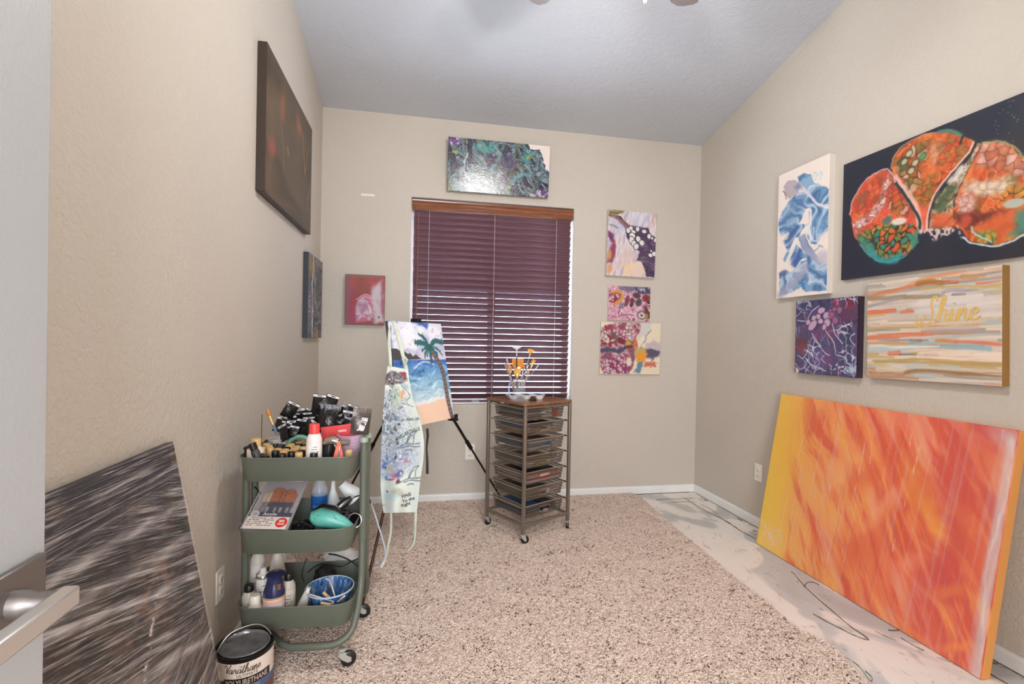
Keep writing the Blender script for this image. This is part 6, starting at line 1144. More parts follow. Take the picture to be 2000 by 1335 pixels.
# ================================================================== wire drawer tower
NP, QP, LP = np.array([1.278, 2.737]), np.array([1.598, 2.911]), np.array([1.103, 3.039])
ex = (QP-NP)/np.linalg.norm(QP-NP); TW, TD = .364, .349; ang = math.atan2(ex[1], ex[0]); ey = np.array([-ex[1], ex[0]]); oc = NP+ex*TW/2+ey*TD/2
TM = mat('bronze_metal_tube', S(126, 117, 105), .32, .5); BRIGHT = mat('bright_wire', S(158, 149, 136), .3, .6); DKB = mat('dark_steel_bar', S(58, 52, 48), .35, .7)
tow = thing('drawer_tower', 'seven drawer wire storage tower on casters with a wood top beside the window', 'drawer tower', (oc[0], oc[1], 0), ang)
def t2w(x, y, z): return (oc[0]+ex[0]*x+ey[0]*y, oc[1]+ex[1]*x+ey[1]*y, z)
TOPW = wood('walnut_top', S(110, 72, 48), S(144, 98, 66), .35, .25, (30, 3, 30))
MB().prism(rrect(TW/2+.014, TD/2+.014, .018, 5), .016, Matrix.Translation((0, 0, .803))).build('top_board', TOPW, tow, bevel=.003)
for sx in (-1, 1):
    for sy in (-1, 1):
        MB().box((sx*TW/2, sy*TD/2, .431), (.019, .019, .744)).build('post', TM, tow, bevel=.003)
        mb = MB().cyl((0, 0, .038), (0, 0, .062), .006, n=10).lathe([(.004, .050), (.013, .050), (.013, .055), (.004, .056)], 14)
        for yy in (-.010, .010): mb.prism([(-.012, .050), (.014, .050), (.020, .020), (.010, .016), (-.012, .040)], .002, Matrix(((1, 0, 0, 0), (0, 0, 1, yy), (0, 1, 0, 0), (0, 0, 0, 1))))
        c_ = mb.build('caster', CHROME, tow); c_.location = (sx*TW/2, sy*TD/2, .013); c_.rotation_euler = (0, 0, .5+sx*.6+sy*.3)
        MB().lathe([(.004, -.0085), (.020, -.0085), (.0235, -.005), (.0235, .005), (.020, .0085), (.004, .0085)], 20, (.012, 0, .0235), Matrix.Rotation(PI/2, 3, 'X')).build('wheel', RUBBER, c_)
RZ = [.787, .695, .600, .505, .409, .316, .214]
for z in RZ:
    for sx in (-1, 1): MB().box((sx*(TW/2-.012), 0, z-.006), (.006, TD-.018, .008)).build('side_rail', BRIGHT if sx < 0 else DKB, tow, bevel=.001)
for sy in (-1, 1): MB().box((0, sy*TD/2, .115), (TW-.018, .016, .016)).build('cross_bar', TM, tow, bevel=.003); MB().box((0, sy*TD/2, .792), (TW-.018, .012, .014)).build('cross_bar', TM, tow, bevel=.003)
for sx in (-1, 1): MB().box((sx*TW/2, 0, .115), (.016, TD-.018, .016)).build('cross_bar', TM, tow, bevel=.003)
m, n, l, p = nt('wire_mesh'); p.inputs['Base Color'].default_value = (*S(98, 91, 82), 1); p.inputs['Metallic'].default_value = .3; p.inputs['Roughness'].default_value = .4
tc = n.new('ShaderNodeTexCoord'); ck = []
for ax in ('X', 'Y', 'Z'):
    wv = n.new('ShaderNodeTexWave'); wv.bands_direction = ax; wv.inputs['Scale'].default_value = 130; l.new(tc.outputs['Object'], wv.inputs['Vector']); g_ = n.new('ShaderNodeMath'); g_.operation = 'GREATER_THAN'; g_.inputs[1].default_value = .87; l.new(wv.outputs['Fac'], g_.inputs[0]); ck.append(g_)
a = n.new('ShaderNodeMath'); a.operation = 'MAXIMUM'; l.new(ck[0].outputs[0], a.inputs[0]); l.new(ck[1].outputs[0], a.inputs[1]); b = n.new('ShaderNodeMath'); b.operation = 'MAXIMUM'; l.new(a.outputs[0], b.inputs[0]); l.new(ck[2].outputs[0], b.inputs[1]); l.new(b.outputs[0], p.inputs['Alpha']); MESHM = m
bw2, bd2, bh = .150, .160, .074
def drawer(z, front_hole=True):
    top = [(x*bw2, y*bd2, 0) for x, y in ((-1, -1), (1, -1), (1, 1), (-1, 1))]; bot = [(x*(bw2-.010), y*(bd2-.010), -bh) for x, y in ((-1, -1), (1, -1), (1, 1), (-1, 1))]
    mb = MB(); fs = [(4, 5, 6, 7), (1, 2, 6, 5), (2, 3, 7, 6), (3, 0, 4, 7)]
    mb.add(top+bot, fs)
    def fp(u, v): a = Vector(top[0]).lerp(Vector(top[1]), u); b = Vector(bot[0]).lerp(Vector(bot[1]), u); return a.lerp(b, v)
    U, V = (0, .36, .64, 1), (0, .30, .72, 1)
    for i in range(3):
        for j in range(3):
            if (i, j) != (1, 1): mb.add([fp(U[i], V[j]), fp(U[i+1], V[j]), fp(U[i+1], V[j+1]), fp(U[i], V[j+1])], [(0, 1, 2, 3)])
    d = mb.build('drawer', MESHM, tow, smooth=False); d.location = (0, 0, z)
    MB().tube(top, .0032, 6, closed=True).build('rim_wire', BRIGHT, d); MB().tube([fp(u, v) for u, v in ((.36, .30), (.64, .30), (.64, .72), (.36, .72))], .0022, 6, closed=True).build('handle_frame', BRIGHT, d); return d
# the near left face (between the two front posts seen from the door) is the drawers' side; their fronts look right of it
for k, z in enumerate(RZ): drawer(z)

PAPER = mat('white_paper', S(180, 173, 165), .6); PAPER2 = mat('grey_brown_paper', S(96, 87, 78), .6, vary=.15, vscale=20); KRAFT = mat('kraft_paper', S(128, 106, 80), .6); REDF = mat('red_folder', S(170, 44, 44), .5); BLKF = mat('black_folder', S(40, 36, 36), .5); PINKF = mat('pale_pink_paper', S(214, 186, 180), .6); ORG = mat('orange_pack', S(206, 130, 56), .5); BLUEF = mat('blue_pack', S(60, 96, 140), .5)
def sheets(label, c, size, m, n, rz=0, name='paper_stack', cat='paper', group=None, curl=.004):
    t = thing(name, label, cat, t2w(*c), ang+rz, group); z = 0
    for k in range(n):
        th = size[2]/n*.8; dx, dy, a = random.uniform(-.006, .006), random.uniform(-.006, .006), random.uniform(-.06, .06); rows = []
        ca, sa = math.cos(a), math.sin(a); top = []; 
        for j in range(5):
            row = []
            for i in range(5):
                x, y = size[0]*(i/4-.5), size[1]*(j/4-.5); zz = z+curl*((i/4-.5)**2+(j/4-.5)**2)*k/n*2; row.append((dx+x*ca-y*sa, dy+x*sa+y*ca, zz))
            rows.append(row)
        mb = MB(); mb.grid([[(p[0], p[1], p[2]+th) for p in r] for r in rows]); mb.grid([list(reversed(r)) for r in rows])
        ring_ = [(0, i) for i in range(4)]+[(j, 4) for j in range(4)]+[(4, i) for i in range(4, 0, -1)]+[(j, 0) for j in range(4, 0, -1)]
        A = [rows[j][i] for j, i in ring_]; B = [(p[0], p[1], p[2]+th) for p in A]; q = len(A); mb.add(A+B, [(i, (i+1) % q, (i+1) % q+q, i+q) for i in range(q)])
        mb.build('sheet', m if not isinstance(m, (list, tuple)) else m[k % len(m)], t, smooth=False); z += size[2]/n
    return t
def box_in(name, label, c, size, m, cat='box', rz=0, rot=None):
    t = MB().box((0, 0, size[2]/2), size).build(name, m, bevel=min(size)*.12); t.location = t2w(*c); t.rotation_euler = rot or (0, 0, ang+rz); return tag(t, label, cat)
def fz(k): return RZ[k]-bh+.002
sheets('loose stack of grey brown pads in the top wire drawer', (-.045, .01, fz(0)), (.16, .24, .052), [PAPER2, PAPER2, PAPER], 5, .06); box_in('paint_tube', 'white tube lying in the front of the top wire drawer', (.03, -.125, fz(0)), (.07, .022, .018), PAPER, 'tube', .2); box_in('glue_bottle', 'red and white bottle at the right of the top wire drawer', (.115, -.115, fz(0)), (.03, .03, .045), REDC, 'bottle'); box_in('label_card', 'pale card behind the handle of the top wire drawer', (.02, -.10, fz(0)+.02), (.05, .004, .04), PAPER, 'card'); box_in('black_case', 'flat black case on the papers in the top wire drawer', (.02, .05, fz(0)+.056), (.15, .16, .010), BLKF, 'case', .1)
sheets('orange and white packets at the far side of the second drawer', (-.10, .02, fz(1)), (.07, .20, .05), [ORG, PAPER, BLUEF], 3); box_in('black_case', 'black box with a red corner in the second drawer', (.02, -.07, fz(1)+.035), (.16, .09, .025), BLKF, 'case', .05); box_in('yarn_bundle', 'pale bundle at the front of the second drawer', (-.02, -.12, fz(1)), (.10, .05, .03), KRAFT, 'bundle'); box_in('orange_pencil', 'orange pencil across the front of the second drawer', (.09, -.135, fz(1)+.008), (.08, .008, .008), ORG, 'pencil', .2); sheets('white card stack under the handle of the second drawer', (.09, .0, fz(1)), (.07, .18, .03), PAPER, 3, .1)
sheets('tall slanting stack of grey and white papers in the third drawer', (-.03, .0, fz(2)), (.20, .26, .060), [PAPER2, PAPER, PAPER2, BLUEF], 7, .08); sheets('white papers at the right of the third drawer', (.115, -.02, fz(2)), (.045, .2, .035), PAPER, 4)
sheets('pale papers lying in the fourth drawer', (.0, .01, fz(3)), (.26, .26, .026), [PAPER, KRAFT], 4, .04); box_in('cork_roll', 'small dark roll at the right of the fourth drawer', (.118, -.10, fz(3)+.03), (.035, .035, .035), KRAFT, 'roll'); box_in('kraft_packet', 'brown packet at the front of the fourth drawer', (-.01, -.125, fz(3)), (.10, .03, .02), KRAFT, 'packet', .1)
sheets('red folder under pink and white sheets in the fifth drawer', (.0, .0, fz(4)), (.26, .28, .050), [PAPER, PINKF, REDF], 6, .02); sheets('dark folder on top of the red folder in the fifth drawer', (.01, .01, fz(4)+.053), (.22, .22, .008), BLKF, 1, .1)
sheets('stack of kraft cards in the sixth drawer', (-.03, .02, fz(5)), (.19, .26, .048), [KRAFT, PAPER2, KRAFT], 5, .04); sheets('pink and white scraps at the front of the sixth drawer', (.10, -.08, fz(5)), (.08, .12, .030), [PAPER, PINKF], 4, .3)
sheets('black and blue magazines in the lowest drawer', (-.05, .03, fz(6)), (.15, .24, .040), [BLKF, BLUEF, BLKF], 5, .05); box_in('black_case', 'black box behind the handle of the lowest drawer', (.075, -.06, fz(6)), (.10, .12, .050), BLKF, 'case'); box_in('kraft_packet', 'flat wooden offcut at the front of the lowest drawer', (-.07, -.13, fz(6)), (.09, .02, .012), KRAFT, 'packet', .25); box_in('pink_eraser', 'pink block in the handle opening of the lowest drawer', (.03, -.135, fz(6)), (.035, .018, .018), PINKF, 'block', .2)

# on the wood top
TZ = .819
pal = thing('paint_palette', 'white plastic palette with paint-filled wells on the wood top', 'palette', (*at(1026, 774, 2, TZ+.012)[:2], TZ), .02)
PALW = mat('white_palette', S(222, 218, 212), .4); W_, D_ = .245, .115
outl = []
for a in np.linspace(0, 2*PI, 49)[:-1]: rr_ = 1+.035*math.cos(8*a); outl.append((W_/2*rr_*math.copysign(abs(math.cos(a))**.55, math.cos(a)), D_/2*rr_*math.copysign(abs(math.sin(a))**.6, math.sin(a))))
MB().prism(outl, .003, Matrix.Translation((0, 0, .0225))).build('plate', PALW, pal, bevel=.001)
PB = [mat('palette_blue', S(46, 84, 140), .3), mat('palette_teal', S(60, 110, 120), .3), mat('palette_navy', S(40, 44, 70), .3), mat('palette_mix', S(90, 96, 110), .4)]
for i, x in enumerate((-.082, 0, .082)):
    for j, y in enumerate((-.028, .028)):
        w_ = MB().lathe([(0, 0), (.020, 0), (.027, .012), (.030, .0225), (.032, .0262), (.029, .0262), (.025, .012), (.0, .006)], 20, (x, y, 0), cap=False).build('well', PALW, pal); MB().lathe([(0, .021), (.0265, .021), (.0265, .0265), (.02, .0275), (0, .0272)], 16, (x, y, 0), cap=False).build('paint_pool', PB[(i*2+j*3) % 4], w_)
jx = np.array([px_on(1015, 2.83, 0)[0], 2.83])
jar = thing('brush_jar', 'clear glass jar with a handle holding brushes on the wood top', 'jar', (jx[0], jx[1], TZ))
JG = mat('clear_glass', (.8, .84, .9), .03, alpha=.08)
MB().lathe([(0, 0), (.036, 0), (.038, .004), (.038, .125), (.036, .125), (.036, .006), (0, .006)], 28, cap=False).build('glass', JG, jar); MB().lathe([(.0355, .122), (.0385, .121), (.0395, .125), (.0385, .129), (.0355, .128)], 28, cap=False).build('rim', mat('bright_glass_rim', S(206, 208, 214), .1), jar)
MB().tube([(-.037, 0, .110), (-.055, 0, .108), (-.062, 0, .085), (-.060, 0, .045), (-.050, 0, .025), (-.037, 0, .024)], .0055, 10).build('handle', mat('lavender_glass', S(170, 172, 200), .08, alpha=.7), jar)
def jb(label, tip, basepx, dy, **kw):
    """a brush in the jar: tip and foot taken at the jar's depth plus dy"""
    T = at(980+tip[0]/11.12, 660+tip[1]/11.12, 1, jx[1]+dy); B = at(980+basepx[0]/11.12, 660+basepx[1]/11.12, 1, jx[1]+dy*.6); B[2] = max(B[2], TZ+.007)
    return brush(label, T, B, **kw)
GREYHAIR = mat('pale_grey_hair', S(196, 196, 194), .5, bump=.3, bscale=300); TANH = mat('tan_wood_handle', S(190, 158, 130), .5); BLUEG = mat('blue_grey_handle', S(120, 130, 156), .35); PINKH = mat('pink_brown_handle', S(188, 140, 126), .4); GLH = mat('golden_brush_hair', S(212, 152, 50), .6, bump=.3, bscale=300, vary=.2, vscale=120)
jb('fan brush with pale grey bristles, tallest in the jar', (325, 175), (330, 1000), .0, w=.056, hl=.020, fl_=.04, hair=GREYHAIR, ferr=SILV, handle=DARKH, kind='fan')
jb('golden fan brush leaning right in the jar', (640, 238), (420, 1080), .008, w=.044, hl=.028, fl_=.03, hair=GLH, ferr=FERR, handle=BLUEG, kind='fan')
jb('widest flat brush with rust orange bristles at the back of the jar', (350, 445), (345, 1080), .022, w=.064, hl=.050, fl_=.022, hair=HAIR, ferr=SILV, handle=TANH, kind='flat', hr=.007); jb('flat golden brush low in front of the widest brush in the jar', (338, 660), (330, 1100), -.012, w=.040, hl=.030, fl_=.022, hair=GLH, ferr=FERR, handle=DARKH, kind='flat', hr=.006)
jb('flat tan brush leaning far right in the jar', (705, 465), (440, 1090), -.010, w=.022, hl=.018, fl_=.03, hair=HAIR, ferr=FERR, handle=TANH, kind='flat'); jb('thin brush with a pale tip, lowest and farthest right in the jar', (812, 566), (400, 1090), .0, w=.006, hl=.022, fl_=.03, hair=GREYHAIR, ferr=SILV, handle=BLUEG, hr=.0025)
jb('brush with a pink handle end up at the left of the jar', (105, 430), (250, 1080), .006, w=.010, hl=.02, fl_=.016, hair=mat('pink_hair', S(200, 150, 136), .6), ferr=PINKH, handle=PINKH, hr=.0045); jb('blue grey brush leaning farthest left in the jar', (80, 515), (235, 1090), -.014, w=.009, hl=.018, fl_=.02, hair=mat('blue_hair', S(90, 130, 170), .5), ferr=BLUEG, handle=BLUEG, hr=.004)
jb('orange bristled brush between the pink handle and the wide brush', (165, 560), (270, 1080), .010, w=.018, hl=.032, fl_=.02, handle=DARKH); jb('slim orange brush behind the blue grey brush at the left of the jar', (60, 560), (260, 1080), .016, w=.010, hl=.03, fl_=.02, handle=TANH, hr=.003)
jb('dark brown round brush right of the wide brush', (600, 505), (390, 1090), .014, w=.014, hl=.022, fl_=.02, hair=mat('brown_hair', S(96, 64, 44), .6), ferr=SILV, handle=DARKH); jb('orange brush rising beside the golden fan brush', (500, 560), (360, 1090), .004, w=.012, hl=.032, fl_=.02, ferr=SILV, handle=TANH)
for k, (a, b) in enumerate([((430, 640), (230, 1095)), ((540, 700), (300, 1100)), ((590, 690), (260, 1100)), ((470, 760), (420, 1100)), ((520, 880), (450, 1100))]): jb('plain thin brush handle in the bundle at the right of the jar', a, b, -.018+.006*k, w=.006, hl=.01, fl_=.016, hair=[HAIR, GREYHAIR][k % 2], ferr=SILV, handle=[TANH, BLUEG, DARKH][k % 3], hr=.003, group='thin brushes in the jar')
tag(MB().box((*at(1072, 771, 2, TZ+.006)[:2], TZ+.006), (.05, .018, .011), Matrix.Rotation(.3, 3, 'Z')).build('marker_pen', BLACKP, bevel=.004), 'short black marker lying at the right end of the palette', 'marker')
tag(MB().box((*px_on(1042, 2.86, 0)[:2], TZ+.004), (.045, .02, .008), Matrix.Rotation(.1, 3, 'Z')).build('black_eraser', BLACKP, bevel=.002), 'small black block behind the palette beside the jar', 'block')

# ================================================================== easel with beach canvas
EY, EL = .871, .203; ER = np.array([math.cos(EY), math.sin(EY), 0]); EB = np.array([-math.sin(EY), math.cos(EY), 0]); EU = np.array([0, 0, math.cos(EL)])+EB*math.sin(EL); EN = np.cross(ER, EU)
ebot = np.array([.734, 2.453, .762]); ew, eh, et = .406, .508, .018
def pt_beach(p):
    Z = zq(700, 600, 5.136); u = p.s/p.w; v = p.t/p.h; n3 = fbm(p.s*14, p.t*20, 4, 4)
    p.c = ramp(np.clip(v+.03*n3, 0, 1), [(0, (46, 84, 168)), (.07, (60, 104, 184)), (.14, (150, 168, 204)), (.3, (192, 190, 208)), (.395, (206, 200, 214))])
    for x, y, rx, ry in ((345, 230, .055, .045), (465, 195, .06, .05), (560, 250, .075, .05), (480, 280, .06, .035), (640, 230, .03, .03), (780, 215, .07, .055), (750, 280, .065, .05), (540, 350, .06, .04), (420, 380, .05, .03)): p.mix(.9*p.ell(*Z([(x, y)])[0], rx, ry, 0, .25, .012, 24), (226, 224, 230))
    p.mix(.5*sst(.15, .5, fbm(p.s*20, p.t*26, 9))*sst(.4, .3, v), (150, 148, 190))
    mt = Z([(300, 415), (380, 412), (430, 440), (465, 440), (500, 470), (520, 455), (545, 490), (575, 470), (610, 500), (640, 515), (900, 520), (640, 530), (330, 540)]); p.mix(p.poly(mt[:10]+[mt[-1]], .002, .002), (70, 66, 68))
    sea = sst(0, .006, p.t-[q for q in p.P(Z([(500, 524)]))][0][1]+.0*p.s-.02*(p.s-.2)); w = fbm(p.s*9, p.t*46+1.5*n3, 7, 4)
    c = ramp(np.clip((v-.38)*1.7+.10*w, 0, 1), [(0, (52, 96, 166)), (.12, (84, 134, 186)), (.3, (120, 164, 196)), (.5, (160, 192, 210)), (.7, (186, 206, 216)), (1, (206, 216, 220))]); c = c+36*sst(.1, .5, w)[..., None]-34*sst(.15, .5, -w)[..., None]; p.c = p.c*(1-sea[..., None])+c*sea[..., None]
    p.mix(.8*p.line(Z([(560, 610), (620, 560), (680, 545), (760, 570)]), .008, .004), (222, 226, 232))
    sand = p.poly(Z([(580, 1000), (640, 970), (720, 960), (800, 930), (910, 905), (960, 1120), (640, 1180)]), .006, .008, 20, 3); p.mix(.9*p.line(Z([(560, 985), (640, 960), (720, 945), (800, 915), (905, 890)]), .022, .008, .01), (226, 224, 222)); p.mix(sand, (232, 196, 170))
    p.mix(.97*p.line(Z([(725, 430), (770, 490), (815, 560), (845, 640), (865, 730), (885, 850), (905, 960), (930, 1060), (950, 1120)]), .030, .004, .003, 40), (92, 76, 74)); st = (np.floor(p.t*90+p.s*14) % 2)
    p.mix(.6*st*p.line(Z([(725, 430), (770, 490), (815, 560), (845, 640), (865, 730), (885, 850), (905, 960), (930, 1060), (950, 1120)]), .024, .004, .003, 40), (140, 124, 120))
    for pts, w_ in [([(715, 400), (690, 350), (650, 300), (605, 268)], .016), ([(715, 400), (680, 370), (630, 355), (580, 350)], .028), ([(715, 400), (750, 345), (790, 335), (840, 350)], .026), ([(715, 400), (760, 400), (810, 430), (840, 480)], .008), ([(715, 400), (670, 410), (640, 430)], .012), ([(715, 400), (680, 440), (665, 500)], .014), ([(715, 400), (725, 470), (735, 550)], .018), ([(715, 400), (760, 430), (785, 470)], .016), ([(715, 400), (700, 440), (690, 490)], .010)]:
        p.mix(.95*p.line(Z(pts), w_, .004, .010, 60, 6), (32, 88, 88))
etl = ebot-ER*ew/2+EU*eh
canvas('canvas_painting', 'beach and palm tree canvas standing on the black easel', ER, EU, EN, etl, ew, eh, et, pt_beach, .0024, .35, .3, .3, 180, edge=(60, 56, 60))
EBLK = mat('black_easel_metal', S(34, 28, 26), .35, .4); EBRZ = mat('bronze_easel_metal', S(70, 48, 40), .35, .6)
apex = np.array([.668, 2.66, 1.06])
esl = thing('easel', 'black metal tripod easel holding the beach canvas in front of the window', 'easel', tuple(apex*[1, 1, 0]))
L_ = lambda p: tuple(np.array(p)-apex*[1, 1, 0])
ctop = etl+ER*ew/2
for foot in ((.45, 2.19, .02), (1.292, 3.34, .02), (.16, 3.30, .02)):
    f = np.array(foot); mid = apex+(f-apex)*.52; lg = MB().tube([L_(apex), L_(mid)], .0085, 10).build('leg', EBLK, esl); MB().tube([L_(mid-(f-apex)*.04), L_(f)], .0065, 10).build('lower_tube', EBRZ if foot[1] < 2.5 else EBLK, lg); MB().tube([L_(mid-(f-apex)*.035), L_(mid+(f-apex)*.015)], .0125, 12).build('clamp', EBLK, lg); MB().lathe([(0, -.012), (.012, -.012), (.010, .01), (0, .012)], 12, L_(f), cap=False).build('rubber_foot', RUBBER, lg)
mt_ = np.array([.655, 2.575, 1.27]); MB().tube([L_(apex-[0, 0, .1]), L_(mt_)], .0075, 10).build('mast', EBLK, esl); MB().box(L_(mt_+[0, -.01, .0]), (.030, .05, .022), Matrix.Rotation(EY, 3, 'Z')).build('top_clamp', EBLK, esl, bevel=.003); MB().lathe([(0, -.03), (.03, -.03), (.03, .03), (.0, .03)], 14, L_(apex), cap=False).build('hub', EBLK, esl)
for sgn in (-1, 1):
    q = ebot+ER*sgn*(ew/2-.01); MB().box(L_(q+EN*(-.004)-EU*.008), (.03, .05, .010), Matrix.Rotation(EY, 3, 'Z')).box(L_(q+EN*.018+EU*.006), (.03, .004, .026), Matrix.Rotation(EY, 3, 'Z')).build('canvas_holder', EBLK, esl, bevel=.002); MB().tube([L_(q-EN*.02-EU*.004), L_(apex+(np.array((.45, 2.19, .02) if sgn < 0 else (1.292, 3.34, .02))-apex)*.25)], .006, 8).build('holder_arm', EBLK, esl)
sp = [A3(834, 836, 2.52), A3(836, 850, 2.52), A3(833, 875, 2.525), A3(834, 900, 2.52), A3(835, 925, 2.52)]
MB().grid([[tuple(q+Vector((dx, 0, 0))-Vector(apex*[1, 1, 0])) for dx in (-.006-.002*math.sin(i*2), .006+.002*math.cos(i*2))] for i, q in enumerate(sp)]).build('strap', EBLK, esl)

# ------------------------------------------------------------------ apron hung on the canvas
LE = [(757, 714), (753, 740), (751, 765), (748, 800), (746, 840), (744, 880), (743, 920), (743, 950), (746, 980), (749, 1001)]; RE = [(797, 721), (800, 745), (806, 775), (815, 805), (823, 830), (828, 862), (827, 895), (822, 930), (818, 965), (814, 1000)]
LEc, REc = [np.array(q) for q in catmull(LE, 10)], [np.array(q) for q in catmull(RE, 10)]; NV = 170; NU = 60
def edge_at(E, v): f = v*(len(E)-1); i = min(int(f), len(E)-2); return E[i]+(E[i+1]-E[i])*(f-i)
def ap(u, v, lift=0.0):
    q = edge_at(LEc, v)*(1-u)+edge_at(REc, v)*u
    y = 2.262-.015*v+.016*v*math.sin(u*9+1.5*v)+.010*math.sin(u*4.2+3*v)*(.4+v)+.006*math.sin(v*17+u*5)
    return Vector(at(q[0], q[1], 1, y))+Vector((lift*.25, -lift, 0))
pa = Paint(.20, .67, .0036, lambda x, y: (.20*np.clip((x-edge_at(LEc, np.clip((y-714)/287, 0, 1))[0])/max(8, (edge_at(REc, np.clip((y-714)/287, 0, 1))[0]-edge_at(LEc, np.clip((y-714)/287, 0, 1))[0])), -.1, 1.1), .67*(y-714)/287.0))
pa.fill((208, 214, 204)); Z = zq(700, 600, 5.136); Y_ = zq(700, 840, 4.604)
def stain(m, cols, sc, seed, al=.9): c, v = marble(pa, cols, sc, seed, 1.2, 5); k = (np.clip(m, 0, 1)*al)[..., None]; pa.c = pa.c*(1-k)+c*k
MIX = [(0, (84, 86, 96)), (.3, (156, 166, 178)), (.45, (204, 208, 206)), (.55, (136, 152, 172)), (.68, (194, 200, 200)), (.8, (104, 110, 126)), (1, (210, 212, 204))]
lft = sst(.15, .05, pa.s-.03+.03*fbm(pa.s*14, pa.t*14, 5)-.02*np.sin(pa.t*8))*sst(.11, .16, pa.t)*sst(.52, .42, pa.t); stain(lft, MIX, 26, 7, .9)
stain(pa.poly(Z([(275, 690), (330, 640), (480, 640), (495, 740), (430, 790), (370, 790), (350, 850), (265, 820)]), .006, .012, 26, 3), [(0, (60, 52, 52)), (.4, (86, 74, 74)), (.52, (160, 156, 160)), (.62, (90, 76, 76)), (.8, (206, 200, 200)), (1, (70, 60, 62))], 24, 3, .95)
pa.mix(.95*pa.ell(*Z([(458, 662)])[0], .018, .012), (176, 44, 66)); pa.mix(.9*pa.line(Z([(450, 870), (425, 950)]), .018, .004), (222, 144, 84)); pa.mix(.7*pa.ell(*Z([(470, 810)])[0], .03, .02, 0, .5, .01), (140, 170, 176)); stain(.8*pa.ell(*Z([(370, 930)])[0], .04, .05, 0, .5, .015), [(0, (190, 196, 150)), (.5, (210, 212, 196)), (.7, (60, 96, 140)), (1, (170, 180, 120))], 40, 9)
stain(pa.ell(*Y_([(350, 270)])[0], .09, .06, 0, .5, .02), [(0, (96, 112, 146)), (.4, (150, 164, 186)), (.55, (206, 206, 210)), (.8, (124, 140, 168)), (1, (200, 178, 186))], 30, 12, .8)
for x, y, rx, ry, c in ((335, 380, .02, .012, (190, 90, 130)), (290, 405, .02, .006, (150, 70, 90)), (430, 285, .012, .006, (200, 96, 90)), (287, 303, .012, .005, (206, 160, 80)), (250, 380, .006, .012, (50, 120, 170)), (355, 440, .010, .013, (80, 30, 40)), (370, 375, .016, .018, (90, 96, 140)), (230, 260, .008, .014, (60, 90, 160)), (260, 505, .004, .006, (60, 70, 110)), (350, 540, .03, .02, (170, 176, 150)), (290, 560, .04, .018, (186, 204, 206)), (225, 640, .012, .003, (90, 140, 190))): pa.mix(.85*pa.ell(*Y_([(x, y)])[0], rx, ry, .3, .4, .008, 60), c)
INKL = (70, 84, 104)
for off in (0, 296):
    yy = lambda pts: Y_([(a+(0 if off == 0 else 18), b+off) for a, b in pts])
    for pts in ([(430, 135), (450, 90), (480, 60), (525, 52), (500, 80), (492, 140)], [(350, 160), (430, 140), (500, 155), (555, 158)], [(440, 130), (465, 90), (485, 80)], [(390, 165), (450, 160), (520, 182), (555, 186)], [(420, 195), (450, 190), (480, 200)]): pa.mix(.85*pa.line(yy(pts), .0045, .0015, .001), INKL)
for pts in ([(500, 870), (520, 920), (480, 960), (505, 1000)], [(430, 1000), (500, 1005), (550, 1015)], [(300, 1090), (340, 1150), (400, 1165), (470, 1165)], [(310, 1080), (350, 1110), (400, 1140)], [(430, 800), (480, 850), (525, 900)]): pa.mix(.75*pa.line(Z(pts), .004, .0015, .002), (84, 92, 104))
pa.mix(.9*pa.poly(Z([(400, 1058), (420, 1040), (447, 1028), (440, 1040), (415, 1055)]), .002, .002), (40, 42, 50)); rngA = np.random.RandomState(5)
for i in range(36): s0, t0 = rngA.uniform(0, .11), rngA.uniform(.02, .5); pa.mix(.8*sst(1.2, .8, np.hypot((pa.s-s0)/rngA.uniform(.002, .006), (pa.t-t0)/rngA.uniform(.002, .008))), [(50, 52, 70), (70, 100, 150), (226, 226, 222)][i % 3])
ys = np.linspace(0, 1, pa.ny); xs = np.linspace(0, 1, pa.nx); V_ = [tuple(ap(u, v)) for v in ys for u in xs]; nv = len(V_); Vb = [tuple(ap(u, v, -.0022)) for v in ys for u in xs]
mb = MB(); idx = lambda j, i: j*pa.nx+i
F_ = [(idx(j, i), idx(j, i+1), idx(j+1, i+1), idx(j+1, i)) for j in range(pa.ny-1) for i in range(pa.nx-1)]; mb.add(V_, F_)
me = mb.mesh('apron', paint_mat(.75, 0, .5, 500)); ca = me.color_attributes.new('paint', 'FLOAT_COLOR', 'POINT'); ca.data.foreach_set('color', np.concatenate([np.clip(lin(np.clip(pa.c, 0, 255).reshape(-1, 3)/255)/.86, 0, .92), np.ones((nv, 1))], 1).astype(np.float32).ravel())
sd = None
apn = thing('apron', 'paint stained white cloth apron hanging by its strap over the beach canvas', 'apron', (0, 0, 0)); bd = bpy.data.objects.new('apron_cloth', me); COL.objects.link(bd); bd.parent = apn; so = bd.modifiers.new('thickness', 'SOLIDIFY'); so.thickness = .0015; so.offset = -1
STRAPM = mat('pale_green_strap', S(186, 194, 178), .7, vary=.1, vscale=40)
def ribbon(pts, w, name, parent, m, k=6, tw=0):
    P = catmull([np.array(q) for q in pts], k); rows = []
    for i, q in enumerate(P): a = tw*i/len(P); rows.append([tuple(q+np.array((math.cos(a)*w*f, -math.sin(a)*w*f, 0))) for f in (-.5, 0, .5)])
    o = MB().grid(rows).build(name, m, parent); s_ = o.modifiers.new('thickness', 'SOLIDIFY'); s_.thickness = .0016; return o
ribbon([A3(768, 626, 2.36), A3(773, 640, 2.335), A3(780, 665, 2.30), A3(786, 690, 2.275), A3(790, 706, 2.262), A3(794, 722, 2.258)], .017, 'neck_strap', apn, STRAPM); ribbon([A3(761, 640, 2.37), A3(760, 670, 2.31), A3(762, 695, 2.28), A3(763, 716, 2.262)], .014, 'neck_strap', apn, STRAPM)
